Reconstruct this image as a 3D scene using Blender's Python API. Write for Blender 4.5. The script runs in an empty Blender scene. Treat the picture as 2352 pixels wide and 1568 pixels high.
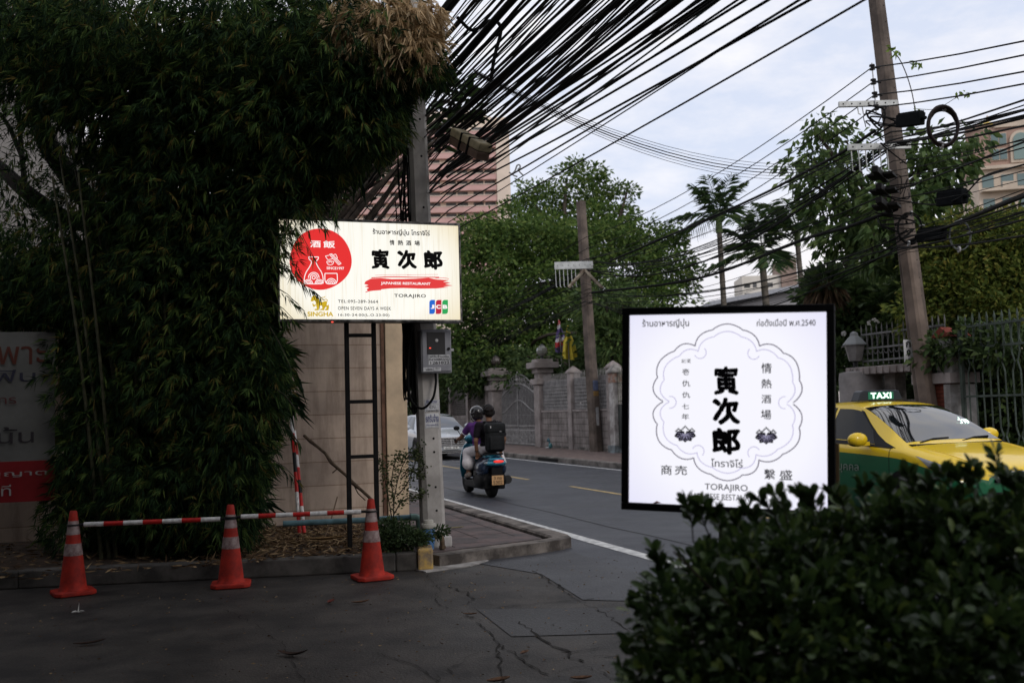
import bpy, bmesh, math, random
import numpy as np
from mathutils import Vector, Matrix
SC = bpy.context.scene
COL = SC.collection
rad = math.radians
random.seed(7)
RNG = np.random.default_rng(11)

# ------------------------------------------------------------------ camera
LENS = 35.0
PITCH, ROLL, CAMH = rad(4.05), 0.028, 1.47
FPX = 2352 * LENS / 36
_fw = np.array([0, math.cos(PITCH), math.sin(PITCH)])
_u0 = np.array([0, -math.sin(PITCH), math.cos(PITCH)])
_r0 = np.array([1.0, 0, 0])
_r = math.cos(ROLL) * _r0 - math.sin(ROLL) * _u0
_u = math.sin(ROLL) * _r0 + math.cos(ROLL) * _u0
CAMP = np.array([0, 0, CAMH])
cd = bpy.data.cameras.new('camera')
cam = bpy.data.objects.new('camera', cd)
COL.objects.link(cam)
cd.lens = LENS
cd.sensor_width = 36
cd.clip_start = 0.05
cd.clip_end = 4000
cd.dof.use_dof = True
cd.dof.focus_distance = 9.7
cd.dof.aperture_fstop = 2.8
M = Matrix((( _r[0], _u[0], -_fw[0], 0), (_r[1], _u[1], -_fw[1], 0), (_r[2], _u[2], -_fw[2], CAMH), (0, 0, 0, 1)))
cam.matrix_world = M
SC.camera = cam

# ------------------------------------------------------------------ world, sun, exposure
SUN_EL, SUN_AZ = rad(34), rad(150)        # weak veiled sun, behind and right of the camera
w = bpy.data.worlds.new('World')
SC.world = w
w.use_nodes = True
nt = w.node_tree
nt.nodes.clear()
def nnode(t, typ, **kw):
    n = t.nodes.new(typ)
    for k, v in kw.items():
        setattr(n, k, v)
    return n
wo = nnode(nt, 'ShaderNodeOutputWorld')
bg = nnode(nt, 'ShaderNodeBackground')
bg.inputs['Strength'].default_value = 0.1
sky = nnode(nt, 'ShaderNodeTexSky', sky_type='NISHITA')
sky.sun_disc = False
sky.sun_elevation = SUN_EL
sky.sun_rotation = SUN_AZ
tc = nnode(nt, 'ShaderNodeTexCoord')
mp = nnode(nt, 'ShaderNodeMapping')
mp.inputs['Scale'].default_value = (1.0, 1.0, 2.6)
mp.inputs['Location'].default_value = (3.1, 0.4, 0.3)
nz = nnode(nt, 'ShaderNodeTexNoise')
nz.inputs['Scale'].default_value = 3.4
nz.inputs['Detail'].default_value = 7
nz.inputs['Roughness'].default_value = 0.62
cr = nnode(nt, 'ShaderNodeValToRGB')
cr.color_ramp.elements[0].position = 0.38
cr.color_ramp.elements[0].color = (0.69, 0.75, 0.90, 1)
cr.color_ramp.elements[1].position = 0.58
cr.color_ramp.elements[1].color = (0.97, 0.96, 0.98, 1)
e = cr.color_ramp.elements.new(0.48)
e.color = (0.83, 0.85, 0.94, 1)
sx = nnode(nt, 'ShaderNodeSeparateXYZ')
hr = nnode(nt, 'ShaderNodeValToRGB')       # warm pale band low over the horizon
hr.color_ramp.elements[0].position = 0.02
hr.color_ramp.elements[0].color = (1, 1, 1, 1)
hr.color_ramp.elements[1].position = 0.20
hr.color_ramp.elements[1].color = (0, 0, 0, 1)
mh = nnode(nt, 'ShaderNodeMixRGB')
mh.inputs[2].default_value = (0.93, 0.85, 0.83, 1)
ms = nnode(nt, 'ShaderNodeVectorMath', operation='SCALE')
ms.inputs['Scale'].default_value = 11.1
mx = nnode(nt, 'ShaderNodeMixRGB')
mx.inputs[0].default_value = 0.9
L = nt.links.new
L(tc.outputs['Generated'], mp.inputs['Vector'])
L(mp.outputs[0], nz.inputs['Vector'])
L(nz.outputs['Fac'], cr.inputs[0])
L(tc.outputs['Generated'], sx.inputs[0])
L(sx.outputs['Z'], hr.inputs[0])
L(hr.outputs[0], mh.inputs[0])
L(cr.outputs[0], mh.inputs[1])
L(mh.outputs[0], ms.inputs[0])
L(sky.outputs[0], mx.inputs[1])
L(ms.outputs[0], mx.inputs[2])
L(mx.outputs[0], bg.inputs['Color'])
L(bg.outputs[0], wo.inputs[0])
sl = bpy.data.lights.new('sun', 'SUN')
sl.energy = 1.0
sl.angle = rad(20)
sl.color = (1, 0.95, 0.89)
so = bpy.data.objects.new('sun', sl)
COL.objects.link(so)
sdir = Vector((math.sin(SUN_AZ) * math.cos(SUN_EL), math.cos(SUN_AZ) * math.cos(SUN_EL), math.sin(SUN_EL)))
so.rotation_euler = sdir.to_track_quat('Z', 'Y').to_euler()
SC.view_settings.view_transform = 'Standard'
SC.view_settings.look = 'None'
SC.view_settings.exposure = 0.0
SC.view_settings.gamma = 1.0
SC.cycles.max_bounces = 5
SC.cycles.diffuse_bounces = 3
SC.cycles.glossy_bounces = 3
SC.cycles.transparent_max_bounces = 8
SC.cycles.use_denoising = True

# ------------------------------------------------------------------ coordinates
# road frame: u runs along the road (away), v across it (to the far side), z up
RA = rad(19.2125)
DU = np.array([-math.sin(RA), math.cos(RA), 0])
DV = np.array([math.cos(RA), math.sin(RA), 0])
def W(u, v, z=0.0):
    return DU * u + DV * v + np.array([0, 0, z])
def ray(x, y):
    return _fw + _r * (x - 1176) / FPX - _u * (y - 784) / FPX
def at(x, y, Y):                       # point seen at photo pixel (2352 wide) at depth Y
    d = ray(x, y)
    return CAMP + d * (Y / d[1])
def plane(x, y, P, n):
    d = ray(x, y)
    return CAMP + d * (np.dot(np.array(P) - CAMP, n) / np.dot(d, n))
def PU(x, y, u):                       # (v, z) on the plane u = const
    p = plane(x, y, W(u, 0), DU)
    return float(p @ DV), float(p[2])
def PV(x, y, v):                       # (u, z) on the plane v = const
    p = plane(x, y, W(0, v), DV)
    return float(p @ DU), float(p[2])
def G(x, y, z=0.0):                    # (u, v) on the ground
    d = ray(x, y)
    p = CAMP + d * ((z - CAMH) / d[2])
    return float(p @ DU), float(p @ DV)
def UV(P):
    P = np.array(P)
    return float(P @ DU), float(P @ DV), float(P[2])

# ------------------------------------------------------------------ materials
def mat(name, c, rough=0.6, metal=0.0, var=0.0, scale=6.0, bump=0.0, c2=None, emit=None, es=1.0, spec=None, detail=5, coat=0.0, bscale=None, gen=False):
    m = bpy.data.materials.new(name)
    m.use_nodes = True
    t = m.node_tree
    b = t.nodes['Principled BSDF']
    b.inputs['Base Color'].default_value = (*c, 1)
    b.inputs['Roughness'].default_value = rough
    b.inputs['Metallic'].default_value = metal
    b.inputs['Specular IOR Level'].default_value = .22 if spec is None else spec
    if coat:
        b.inputs['Coat Weight'].default_value = coat
        b.inputs['Coat Roughness'].default_value = 0.04
    if emit is not None:
        b.inputs['Emission Color'].default_value = (*emit, 1)
        b.inputs['Emission Strength'].default_value = es
    if var or c2 is not None or bump:
        tcn = t.nodes.new('ShaderNodeTexCoord')
        n = t.nodes.new('ShaderNodeTexNoise')
        n.inputs['Scale'].default_value = scale
        n.inputs['Detail'].default_value = detail
        n.inputs['Roughness'].default_value = 0.65
        t.links.new(tcn.outputs['Object'], n.inputs['Vector'])
        if var or c2 is not None:
            r = t.nodes.new('ShaderNodeValToRGB')
            a = c2 if c2 is not None else tuple(x * (1 - var) for x in c)
            z = c if c2 is not None else tuple(min(1, x * (1 + var)) for x in c)
            r.color_ramp.elements[0].position = 0.40
            r.color_ramp.elements[0].color = (*a, 1)
            r.color_ramp.elements[1].position = 0.60
            r.color_ramp.elements[1].color = (*z, 1)
            t.links.new(n.outputs['Fac'], r.inputs[0])
            t.links.new(r.outputs[0], b.inputs['Base Color'])
        if bump:
            n2 = n
            if bscale:
                n2 = t.nodes.new('ShaderNodeTexNoise')
                n2.inputs['Scale'].default_value = bscale
                n2.inputs['Detail'].default_value = 4
                t.links.new(tcn.outputs['Object'], n2.inputs['Vector'])
            bp = t.nodes.new('ShaderNodeBump')
            bp.inputs['Strength'].default_value = bump
            bp.inputs['Distance'].default_value = 0.02
            t.links.new(n2.outputs['Fac'], bp.inputs['Height'])
            t.links.new(bp.outputs[0], b.inputs['Normal'])
    return m

def leafmat(name, cols, rough=0.55, trans=0.25, spec=0.12):
    """cols: list of (pos, colour) picked per leaf by the 'rnd' attribute."""
    m = bpy.data.materials.new(name)
    m.use_nodes = True
    t = m.node_tree
    b = t.nodes['Principled BSDF']
    b.inputs['Roughness'].default_value = rough
    b.inputs['Specular IOR Level'].default_value = spec
    a = t.nodes.new('ShaderNodeAttribute')
    a.attribute_name = 'rnd'
    r = t.nodes.new('ShaderNodeValToRGB')
    els = r.color_ramp.elements
    els[0].position, els[0].color = cols[0][0], (*cols[0][1], 1)
    els[1].position, els[1].color = cols[-1][0], (*cols[-1][1], 1)
    for p, c in cols[1:-1]:
        q = els.new(p)
        q.color = (*c, 1)
    t.links.new(a.outputs['Fac'], r.inputs[0])
    t.links.new(r.outputs[0], b.inputs['Base Color'])
    tr = t.nodes.new('ShaderNodeBsdfTranslucent')
    t.links.new(r.outputs[0], tr.inputs['Color'])
    mxs = t.nodes.new('ShaderNodeMixShader')
    mxs.inputs[0].default_value = trans
    t.links.new(b.outputs[0], mxs.inputs[1])
    t.links.new(tr.outputs[0], mxs.inputs[2])
    t.links.new(mxs.outputs[0], t.nodes['Material Output'].inputs['Surface'])
    return m

# ------------------------------------------------------------------ objects
def tag(o, label=None, cat=None, group=None, kind=None):
    if label: o['label'] = label
    if cat: o['category'] = cat
    if group: o['group'] = group
    if kind: o['kind'] = kind
    return o
def thing(name, label, cat, loc=(0, 0, 0), rz=0.0, group=None, matrix=None):
    o = bpy.data.objects.new(name, None)
    COL.objects.link(o)
    o.empty_display_size = 0.1
    if matrix is not None:
        o.matrix_world = matrix
    else:
        o.location = Vector([float(x) for x in loc])
        o.rotation_euler = (0, 0, rz)
    return tag(o, label, cat, group)
def road_thing(name, label, cat, u, v, z=0.0, drz=0.0, group=None):
    return thing(name, label, cat, W(u, v, z), RA + drz, group)   # local x = across road, y = along road
def copy_tree(o, parent=None):
    c = o.copy()
    COL.objects.link(c)
    if parent is not None:
        c.parent = parent
    for ch in list(o.children):
        copy_tree(ch, c)
    return c

def frame(d):
    d = np.array(d, float)
    d = d / (np.linalg.norm(d) + 1e-12)
    a = np.array([0, 0, 1.0]) if abs(d[2]) < 0.92 else np.array([1.0, 0, 0])
    s = np.cross(d, a)
    s /= np.linalg.norm(s)
    return d, s, np.cross(s, d)

class MB:
    def __init__(self):
        self.v, self.f, self.mi = [], [], []
    def add(self, vs, fs, m=0):
        k = len(self.v)
        self.v += [tuple(float(c) for c in p) for p in vs]
        self.f += [tuple(i + k for i in f) for f in fs]
        self.mi += [m] * len(fs)
        return self
    def box(self, c, s, R=None, m=0):
        vs = []
        for z in (-.5, .5):
            for y in (-.5, .5):
                for x in (-.5, .5):
                    p = Vector((x * s[0], y * s[1], z * s[2]))
                    if R is not None: p = R @ p
                    vs.append((p[0] + c[0], p[1] + c[1], p[2] + c[2]))
        return self.add(vs, [(0, 2, 3, 1), (4, 5, 7, 6), (0, 1, 5, 4), (2, 6, 7, 3), (0, 4, 6, 2), (1, 3, 7, 5)], m)
    def bb(self, x0, x1, y0, y1, z0, z1, m=0):
        return self.box(((x0 + x1) / 2, (y0 + y1) / 2, (z0 + z1) / 2), (abs(x1 - x0), abs(y1 - y0), abs(z1 - z0)), m=m)
    def tube(self, pts, r, n=8, m=0, cap=True, flat=1.0):
        pts = [np.array(p, float) for p in pts]
        rs = r if hasattr(r, '__len__') else [r] * len(pts)
        vs, fs = [], []
        N_ = len(pts)
        d0, s, t = frame(pts[1] - pts[0])
        for i, p in enumerate(pts):
            d = pts[min(i + 1, N_ - 1)] - pts[max(i - 1, 0)]
            d = d / (np.linalg.norm(d) + 1e-12)
            s = s - d * np.dot(s, d)
            s /= (np.linalg.norm(s) + 1e-12)
            t = np.cross(s, d)
            for k in range(n):
                a = 2 * math.pi * (k + .5) / n
                vs.append(p + rs[i] * (math.cos(a) * s + math.sin(a) * t * flat))
        for i in range(N_ - 1):
            for k in range(n):
                a, b = i * n + k, i * n + (k + 1) % n
                fs.append((a, b, b + n, a + n))
        if cap:
            fs.append(tuple(range(n - 1, -1, -1)))
            fs.append(tuple(range((N_ - 1) * n, N_ * n)))
        return self.add(vs, fs, m)
    def lathe(self, prof, n=24, c=(0, 0, 0), m=0, axis='z', sq=None):
        vs, fs = [], []
        for (r, z) in prof:
            for k in range(n):
                a = 2 * math.pi * (k + .5) / n
                x, y = r * math.cos(a), r * math.sin(a)
                p = (x, y, z) if axis == 'z' else ((x, z, y) if axis == 'y' else (z, x, y))
                vs.append((p[0] + c[0], p[1] + c[1], p[2] + c[2]))
        for i in range(len(prof) - 1):
            for k in range(n):
                a, b = i * n + k, i * n + (k + 1) % n
                fs.append((a, b, b + n, a + n))
        fs.append(tuple(range(n - 1, -1, -1)))
        fs.append(tuple(range((len(prof) - 1) * n, len(prof) * n)))
        return self.add(vs, fs, m)
    def ell(self, c, r, nu=16, nv=10, m=0, R=None):
        vs, fs = [], []
        for j in range(nv + 1):
            th = math.pi * j / nv
            for i in range(nu):
                ph = 2 * math.pi * i / nu
                p = Vector((r[0] * math.sin(th) * math.cos(ph), r[1] * math.sin(th) * math.sin(ph), r[2] * math.cos(th)))
                if R is not None: p = R @ p
                vs.append((p[0] + c[0], p[1] + c[1], p[2] + c[2]))
        for j in range(nv):
            for i in range(nu):
                a, b = j * nu + i, j * nu + (i + 1) % nu
                fs.append((a, a + nu, b + nu, b))
        return self.add(vs, fs, m)
    def cap(self, p0, p1, r0, r1, n=12):          # tapered capsule for blended bodies
        p0, p1 = np.array(p0, float), np.array(p1, float)
        self.tube([p0, p1], [r0, r1], n)
        self.ell(p0, (r0,) * 3, 12, 8)
        return self.ell(p1, (r1,) * 3, 12, 8)
    def prism(self, poly, z0, z1, m=0, f=None):    # polygon in xy between two heights (f maps points)
        n = len(poly)
        vs = [(x, y, z0) for x, y in poly] + [(x, y, z1) for x, y in poly]
        if f: vs = [f(p) for p in vs]
        fs = [tuple(range(n - 1, -1, -1)), tuple(range(n, 2 * n))] + [(i, (i + 1) % n, n + (i + 1) % n, n + i) for i in range(n)]
        return self.add(vs, fs, m)
    def build(self, name, mats, parent=None, label=None, cat=None, group=None, kind=None, loc=None, rz=0.0, smooth=False, bevel=0.0, remesh=0.0, sm=4, matrix=None, seg=2):
        me = bpy.data.meshes.new(name)
        me.from_pydata(self.v, [], self.f)
        if not isinstance(mats, (list, tuple)): mats = [mats]
        for q in mats: me.materials.append(q)
        if len(mats) > 1: me.polygons.foreach_set('material_index', self.mi)
        o = bpy.data.objects.new(name, me)
        COL.objects.link(o)
        bm = bmesh.new()
        bm.from_mesh(me)
        if not remesh: bmesh.ops.recalc_face_normals(bm, faces=bm.faces)
        if bevel:
            es = [e for e in bm.edges if len(e.link_faces) == 2 and e.calc_face_angle(0) > 0.6]
            bmesh.ops.bevel(bm, geom=es, offset=bevel, segments=seg, profile=0.5, affect='EDGES', clamp_overlap=True)
        bm.to_mesh(me)
        bm.free()
        if remesh:
            a = o.modifiers.new('r', 'REMESH')
            a.mode = 'VOXEL'
            a.voxel_size = remesh
            b = o.modifiers.new('s', 'SMOOTH')
            b.factor = 0.5
            b.iterations = sm
            dg = bpy.context.evaluated_depsgraph_get()
            me2 = bpy.data.meshes.new_from_object(o.evaluated_get(dg))
            o.modifiers.clear()
            o.data = me2
            me = me2
            if not me.materials:
                for q in mats: me.materials.append(q)
            smooth = True
        if smooth:
            me.polygons.foreach_set('use_smooth', [True] * len(me.polygons))
            if not remesh:
                try:
                    me.set_sharp_from_angle(angle=rad(38))
                except Exception:
                    pass
        if parent is not None: o.parent = parent
        if matrix is not None: o.matrix_world = matrix
        elif loc is not None:
            o.location = Vector([float(x) for x in loc])
            o.rotation_euler = (0, 0, rz)
        return tag(o, label, cat, group, kind)

def np_mesh(name, V, T, rnd, m, parent=None, quads=False):
    me = bpy.data.meshes.new(name)
    k = T.shape[1]
    me.vertices.add(len(V))
    me.vertices.foreach_set('co', np.ascontiguousarray(V, np.float32).ravel())
    me.loops.add(T.size)
    me.loops.foreach_set('vertex_index', np.ascontiguousarray(T, np.int32).ravel())
    me.polygons.add(len(T))
    me.polygons.foreach_set('loop_start', np.arange(0, T.size, k, dtype=np.int32))
    me.polygons.foreach_set('loop_total', np.full(len(T), k, np.int32))
    a = me.attributes.new('rnd', 'FLOAT', 'POINT')
    a.data.foreach_set('value', np.ascontiguousarray(rnd, np.float32))
    me.materials.append(m)
    me.update()
    me.validate()
    o = bpy.data.objects.new(name, me)
    COL.objects.link(o)
    if parent is not None: o.parent = parent
    return o

def nrm(a):
    return a / (np.linalg.norm(a, axis=-1, keepdims=True) + 1e-9)
def leaf_mesh(name, P, Dr, Ln, Wd, m, parent=None, fold=0.25, rnd=None, droop=0.0, shape=0.45, twist=True):
    """One folded four point blade per row; P base points, Dr directions."""
    n = len(P)
    Dr = nrm(Dr)
    ref = RNG.normal(size=(n, 3)) if twist else np.tile(np.array([0.01, 0, 1.0]), (n, 1)) + RNG.normal(size=(n, 3)) * .45
    S = nrm(np.cross(Dr, ref))
    U = np.cross(S, Dr)
    Ln = np.broadcast_to(Ln, (n,))[:, None]
    Wd = np.broadcast_to(Wd, (n,))[:, None]
    mid = P + Dr * Ln * shape
    tip = P + Dr * Ln - np.array([0, 0, 1.0]) * droop * Ln
    a = mid + S * Wd * .5 + U * Wd * fold
    b = mid - S * Wd * .5 + U * Wd * fold
    V = np.stack([P, a, tip, b], 1).reshape(-1, 3)
    i = np.arange(n)[:, None] * 4
    T = np.concatenate([i + np.array([[0, 1, 2]]), i + np.array([[0, 2, 3]])], 1).reshape(-1, 3)
    if rnd is None: rnd = RNG.random(n)
    return np_mesh(name, V, T, np.repeat(rnd, 4), m, parent)
def blade_mesh(name, P, Dr, Ln, Wd, m, parent=None, rnd=None, curl=0.15, cup=0.15):
    """Rounder eight point leaf for foliage seen close up."""
    n = len(P)
    Dr = nrm(Dr)
    S = nrm(np.cross(Dr, np.tile(np.array([0.02, 0.01, 1.0]), (n, 1)) + RNG.normal(size=(n, 3)) * .6))
    U = np.cross(S, Dr)
    Ln = np.broadcast_to(Ln, (n,))[:, None]
    Wd = np.broadcast_to(Wd, (n,))[:, None]
    pts = [P]
    for t, wv in ((.3, .6), (.6, 1.0), (.86, .7)):
        c = P + Dr * Ln * t - U * Ln * curl * t * t
        pts += [c + S * Wd * .5 * wv + U * Wd * cup * wv, c, c - S * Wd * .5 * wv + U * Wd * cup * wv]
    pts.append(P + Dr * Ln - U * Ln * curl)
    V = np.stack(pts, 1).reshape(-1, 3)
    k = 11
    i = np.arange(n)[:, None] * k
    q = np.array([[0, 1, 2, 2], [0, 2, 3, 3], [1, 4, 5, 2], [2, 5, 6, 3], [4, 7, 8, 5], [5, 8, 9, 6], [7, 10, 8, 8], [8, 10, 9, 9]])
    tri = []
    for f in q:
        tri.append([f[0], f[1], f[2]])
        if f[2] != f[3]: tri.append([f[0], f[2], f[3]])
    tri = np.array(tri)
    T = (i[:, :, None] + tri[None]).reshape(-1, 3)
    if rnd is None: rnd = RNG.random(n)
    o = np_mesh(name, V, T, np.repeat(rnd, k), m, parent)
    o.data.polygons.foreach_set('use_smooth', [True] * len(o.data.polygons))
    return o
def ell_points(n, c, r, inner=0.35):
    d = nrm(RNG.normal(size=(n, 3)))
    q = inner + (1 - inner) * RNG.random(n) ** 0.6
    return np.array(c) + d * q[:, None] * np.array(r), d

# lettering: a built in font text fitted to a box, laid on the local xz plane facing -y
def text_pts(body, offset=0.0, spacing=1.0, res=6):
    c = bpy.data.curves.new('t', 'FONT')
    c.body = body
    c.offset = offset
    c.space_character = spacing
    c.resolution_u = res
    o = bpy.data.objects.new('t', c)
    COL.objects.link(o)
    dg = bpy.context.evaluated_depsgraph_get()
    dg.update()
    me = bpy.data.meshes.new_from_object(o.evaluated_get(dg))
    bpy.data.objects.remove(o)
    v = np.array([q.co[:] for q in me.vertices]).reshape(-1, 3)
    f = [tuple(p.vertices) for p in me.polygons]
    bpy.data.meshes.remove(me)
    return v, f
def lettering(body, box, parent, m, y=-0.003, offset=0.0, spacing=1.0, name='lettering', keep=False, label=None, fx=None, warp=0.0):
    x0, z0, x1, z1 = box
    v, f = text_pts(body, 0.0, spacing)
    if offset:                             # heavier stroke: the glyph repeated round a small circle
        v0, f0, n0 = v, f, len(v)
        dirs = [(0, 0)] + [(math.cos(a), math.sin(a)) for a in np.linspace(0, 2 * math.pi, 9)[:-1]]
        if offset > .03: dirs += [(.5 * math.cos(a), .5 * math.sin(a)) for a in np.linspace(.3, 2 * math.pi + .3, 7)[:-1]]
        v = np.concatenate([v0 + np.array([dx * offset, dy * offset, k * 2e-4]) for k, (dx, dy) in enumerate(dirs)])
        f = [tuple(i + n0 * k for i in q) for k in range(len(dirs)) for q in f0]
    if warp:                               # brush like unevenness
        v = v.copy()
        a, b = v[:, 0].copy(), v[:, 1].copy()
        v[:, 0] += warp * (np.sin(b * 7 + 1.0) + .6 * np.sin(b * 15 + a * 9))
        v[:, 1] += warp * (np.sin(a * 8 + .5) + .6 * np.sin(a * 17 + b * 6))
    lo, hi = v.min(0), v.max(0)
    sx_, sz_ = (x1 - x0) / (hi[0] - lo[0]), (z1 - z0) / (hi[1] - lo[1])
    if keep:
        s = min(sx_, sz_)
        sx_ = sz_ = s
    X = x0 + (v[:, 0] - lo[0]) * sx_
    Z = z0 + (v[:, 1] - lo[1]) * sz_
    vs = [(a, y - c * .05, b) for a, b, c in zip(X, Z, v[:, 2])]
    if fx: vs = [fx(p) for p in vs]
    mb = MB()
    mb.add(vs, f)
    me = bpy.data.meshes.new(name)
    me.from_pydata(mb.v, [], mb.f)
    me.materials.append(m)
    o = bpy.data.objects.new(name, me)
    COL.objects.link(o)
    o.parent = parent
    if label: o['label'] = label
    return o
def stroke(pts, wd, y, mb, closed=False):
    """flat ribbon along 2d points in the xz plane"""
    pts = [np.array(p, float) for p in pts]
    n = len(pts)
    vs = []
    for i in range(n):
        a = pts[(i - 1) % n] if (closed or i > 0) else pts[i]
        b = pts[(i + 1) % n] if (closed or i < n - 1) else pts[i]
        d = b - a
        d = d / (np.linalg.norm(d) + 1e-9)
        nn = np.array([-d[1], d[0]]) * wd / 2
        vs += [(pts[i][0] + nn[0], y, pts[i][1] + nn[1]), (pts[i][0] - nn[0], y, pts[i][1] - nn[1])]
    fs = [(2 * i, 2 * i + 1, 2 * ((i + 1) % n) + 1, 2 * ((i + 1) % n)) for i in range(n if closed else n - 1)]
    mb.add(vs, fs)
def flat(mb, pts, y):
    mb.add([(p[0], y, p[1]) for p in pts], [tuple(range(len(pts)))])
def cr_spline(pts, n=8):
    P = [np.array(p, float) for p in pts]
    P = [2 * P[0] - P[1]] + P + [2 * P[-1] - P[-2]]
    out = []
    for i in range(1, len(P) - 2):
        for k in range(n):
            t = k / n
            a, b, c, d = P[i - 1], P[i], P[i + 1], P[i + 2]
            out.append(.5 * ((2 * b) + (-a + c) * t + (2 * a - 5 * b + 4 * c - d) * t * t + (-a + 3 * b - 3 * c + d) * t ** 3))
    out.append(P[-2])
    return out
# ================================================================== SETTING
def asphalt(name, c, c2, rough, sc=1.6):
    m = mat(name, c, rough=rough, c2=c2, scale=sc, bump=0.35, detail=10, bscale=55)
    t = m.node_tree
    b = t.nodes['Principled BSDF']
    col = b.inputs['Base Color'].links[0].from_socket
    n = t.nodes.new('ShaderNodeTexNoise')           # stone grain
    n.inputs['Scale'].default_value = 70
    n.inputs['Detail'].default_value = 6
    n.inputs['Roughness'].default_value = .8
    tcn = t.nodes.new('ShaderNodeTexCoord')
    t.links.new(tcn.outputs['Object'], n.inputs['Vector'])
    r = t.nodes.new('ShaderNodeValToRGB')
    r.color_ramp.elements[0].position = .35
    r.color_ramp.elements[0].color = (.40, .40, .40, 1)
    r.color_ramp.elements[1].position = .7
    r.color_ramp.elements[1].color = (1.7, 1.68, 1.65, 1)
    mm = t.nodes.new('ShaderNodeMixRGB')
    mm.blend_type = 'MULTIPLY'
    mm.inputs[0].default_value = 1.0
    t.links.new(n.outputs['Fac'], r.inputs[0])
    t.links.new(col, mm.inputs[1])
    t.links.new(r.outputs[0], mm.inputs[2])
    t.links.new(mm.outputs[0], b.inputs['Base Color'])
    # damp, smoother streaks
    rr = t.nodes.new('ShaderNodeMapRange')
    rr.inputs['From Min'].default_value = .35
    rr.inputs['From Max'].default_value = .7
    rr.inputs['To Min'].default_value = rough - .1
    rr.inputs['To Max'].default_value = rough + .12
    n3 = t.nodes.new('ShaderNodeTexNoise')
    n3.inputs['Scale'].default_value = .8
    n3.inputs['Detail'].default_value = 6
    t.links.new(tcn.outputs['Object'], n3.inputs['Vector'])
    t.links.new(n3.outputs['Fac'], rr.inputs['Value'])
    t.links.new(rr.outputs[0], b.inputs['Roughness'])
    return m
M_lot = asphalt('old_asphalt', (0.054, 0.048, 0.043), (0.026, 0.024, 0.023), .62, 2.2)
M_road = asphalt('road_asphalt', (0.054, 0.058, 0.071), (0.041, 0.044, 0.055), .46, .7)
M_patch = asphalt('newer_asphalt', (0.056, 0.058, 0.066), (0.042, 0.044, 0.050), .5, 1.2)
M_conc = mat('concrete', (.30, .28, .26), .85, c2=(.16, .15, .14), scale=3, bump=.25, detail=9)
M_concd = mat('stained_concrete', (.20, .18, .165), .9, c2=(.07, .064, .058), scale=2.6, bump=.35, detail=10)
M_concl = mat('pale_concrete', (.40, .38, .36), .85, c2=(.2, .19, .18), scale=4, bump=.3, detail=9)
M_white = mat('road_paint_white', (.62, .62, .60), .6, c2=(.36, .36, .36), scale=9, detail=9)
M_yell = mat('road_paint_yellow', (.50, .36, .14), .6, c2=(.26, .2, .11), scale=8, detail=9)
M_soil = mat('soil', (.075, .05, .035), .95, c2=(.03, .022, .016), scale=9, bump=.8, detail=9)
M_crack = mat('crack_dirt', (.020, .018, .016), 1.0)

def poly_struct(name, pts, z, m, thick=None):
    mb = MB()
    if thick is None:
        mb.add([W(u, v, z) for u, v in pts], [tuple(range(len(pts)))])
    else:
        n = len(pts)
        mb.add([W(u, v, z - thick) for u, v in pts] + [W(u, v, z) for u, v in pts],
               [tuple(range(n, 2 * n))] + [(i, (i + 1) % n, n + (i + 1) % n, n + i) for i in range(n)])
    return mb.build(name, m, kind='structure')
g = MB()
g.add([(-900, -500, 0), (900, -500, 0), (900, 1500, 0), (-900, 1500, 0)], [(0, 1, 2, 3)])
g.build('ground', M_lot, kind='structure')
poly_struct('road', [(-60, 3.98), (-60, 10.52), (260, 10.52), (260, 3.98)], .004, M_road)
# newer asphalt at the mouth of the driveway
poly_struct('asphalt_patch', [(10.05, 3.98), (9.55, 2.85), (8.55, 3.2), (7.25, 3.05), (6.6, 3.98)], .005, M_patch)
a0, a1, a2, a3 = G(1095, 1400), G(1480, 1395), G(1520, 1452), G(1175, 1462)
poly_struct('asphalt_patch', [a0, a1, a2, a3], .005, asphalt('patched_asphalt', (.047, .046, .048), (.030, .030, .032), .58, 1.6))
def strip(mb, u0, u1, v0, v1, z):
    mb.add([W(u0, v0, z), W(u0, v1, z), W(u1, v1, z), W(u1, v0, z)], [(0, 1, 2, 3)])
mb = MB()
strip(mb, -60, 240, 4.41, 4.57, .008)
strip(mb, 10.6, 240, 10.24, 10.34, .008)
mb.build('edge_line', M_white, kind='structure')
mb = MB()
for k in range(-6, 20):
    strip(mb, 15.05 + 5.3 * k, 18.0 + 5.3 * k, 7.34, 7.44, .008)
mb.build('centre_line', M_yell, kind='structure')
# seam where the lanes were resurfaced
mb = MB()
pts = [W(6 + .9 * k, 5.25 + .025 * math.sin(k * 1.7) + random.uniform(-.012, .012), .0075) for k in range(60)]
for i in range(len(pts) - 1):
    d = DV * .008
    mb.add([pts[i] - d, pts[i] + d, pts[i + 1] + d, pts[i + 1] - d], [(0, 1, 2, 3)])
mb.build('road_seam', M_crack, kind='structure')
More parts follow.
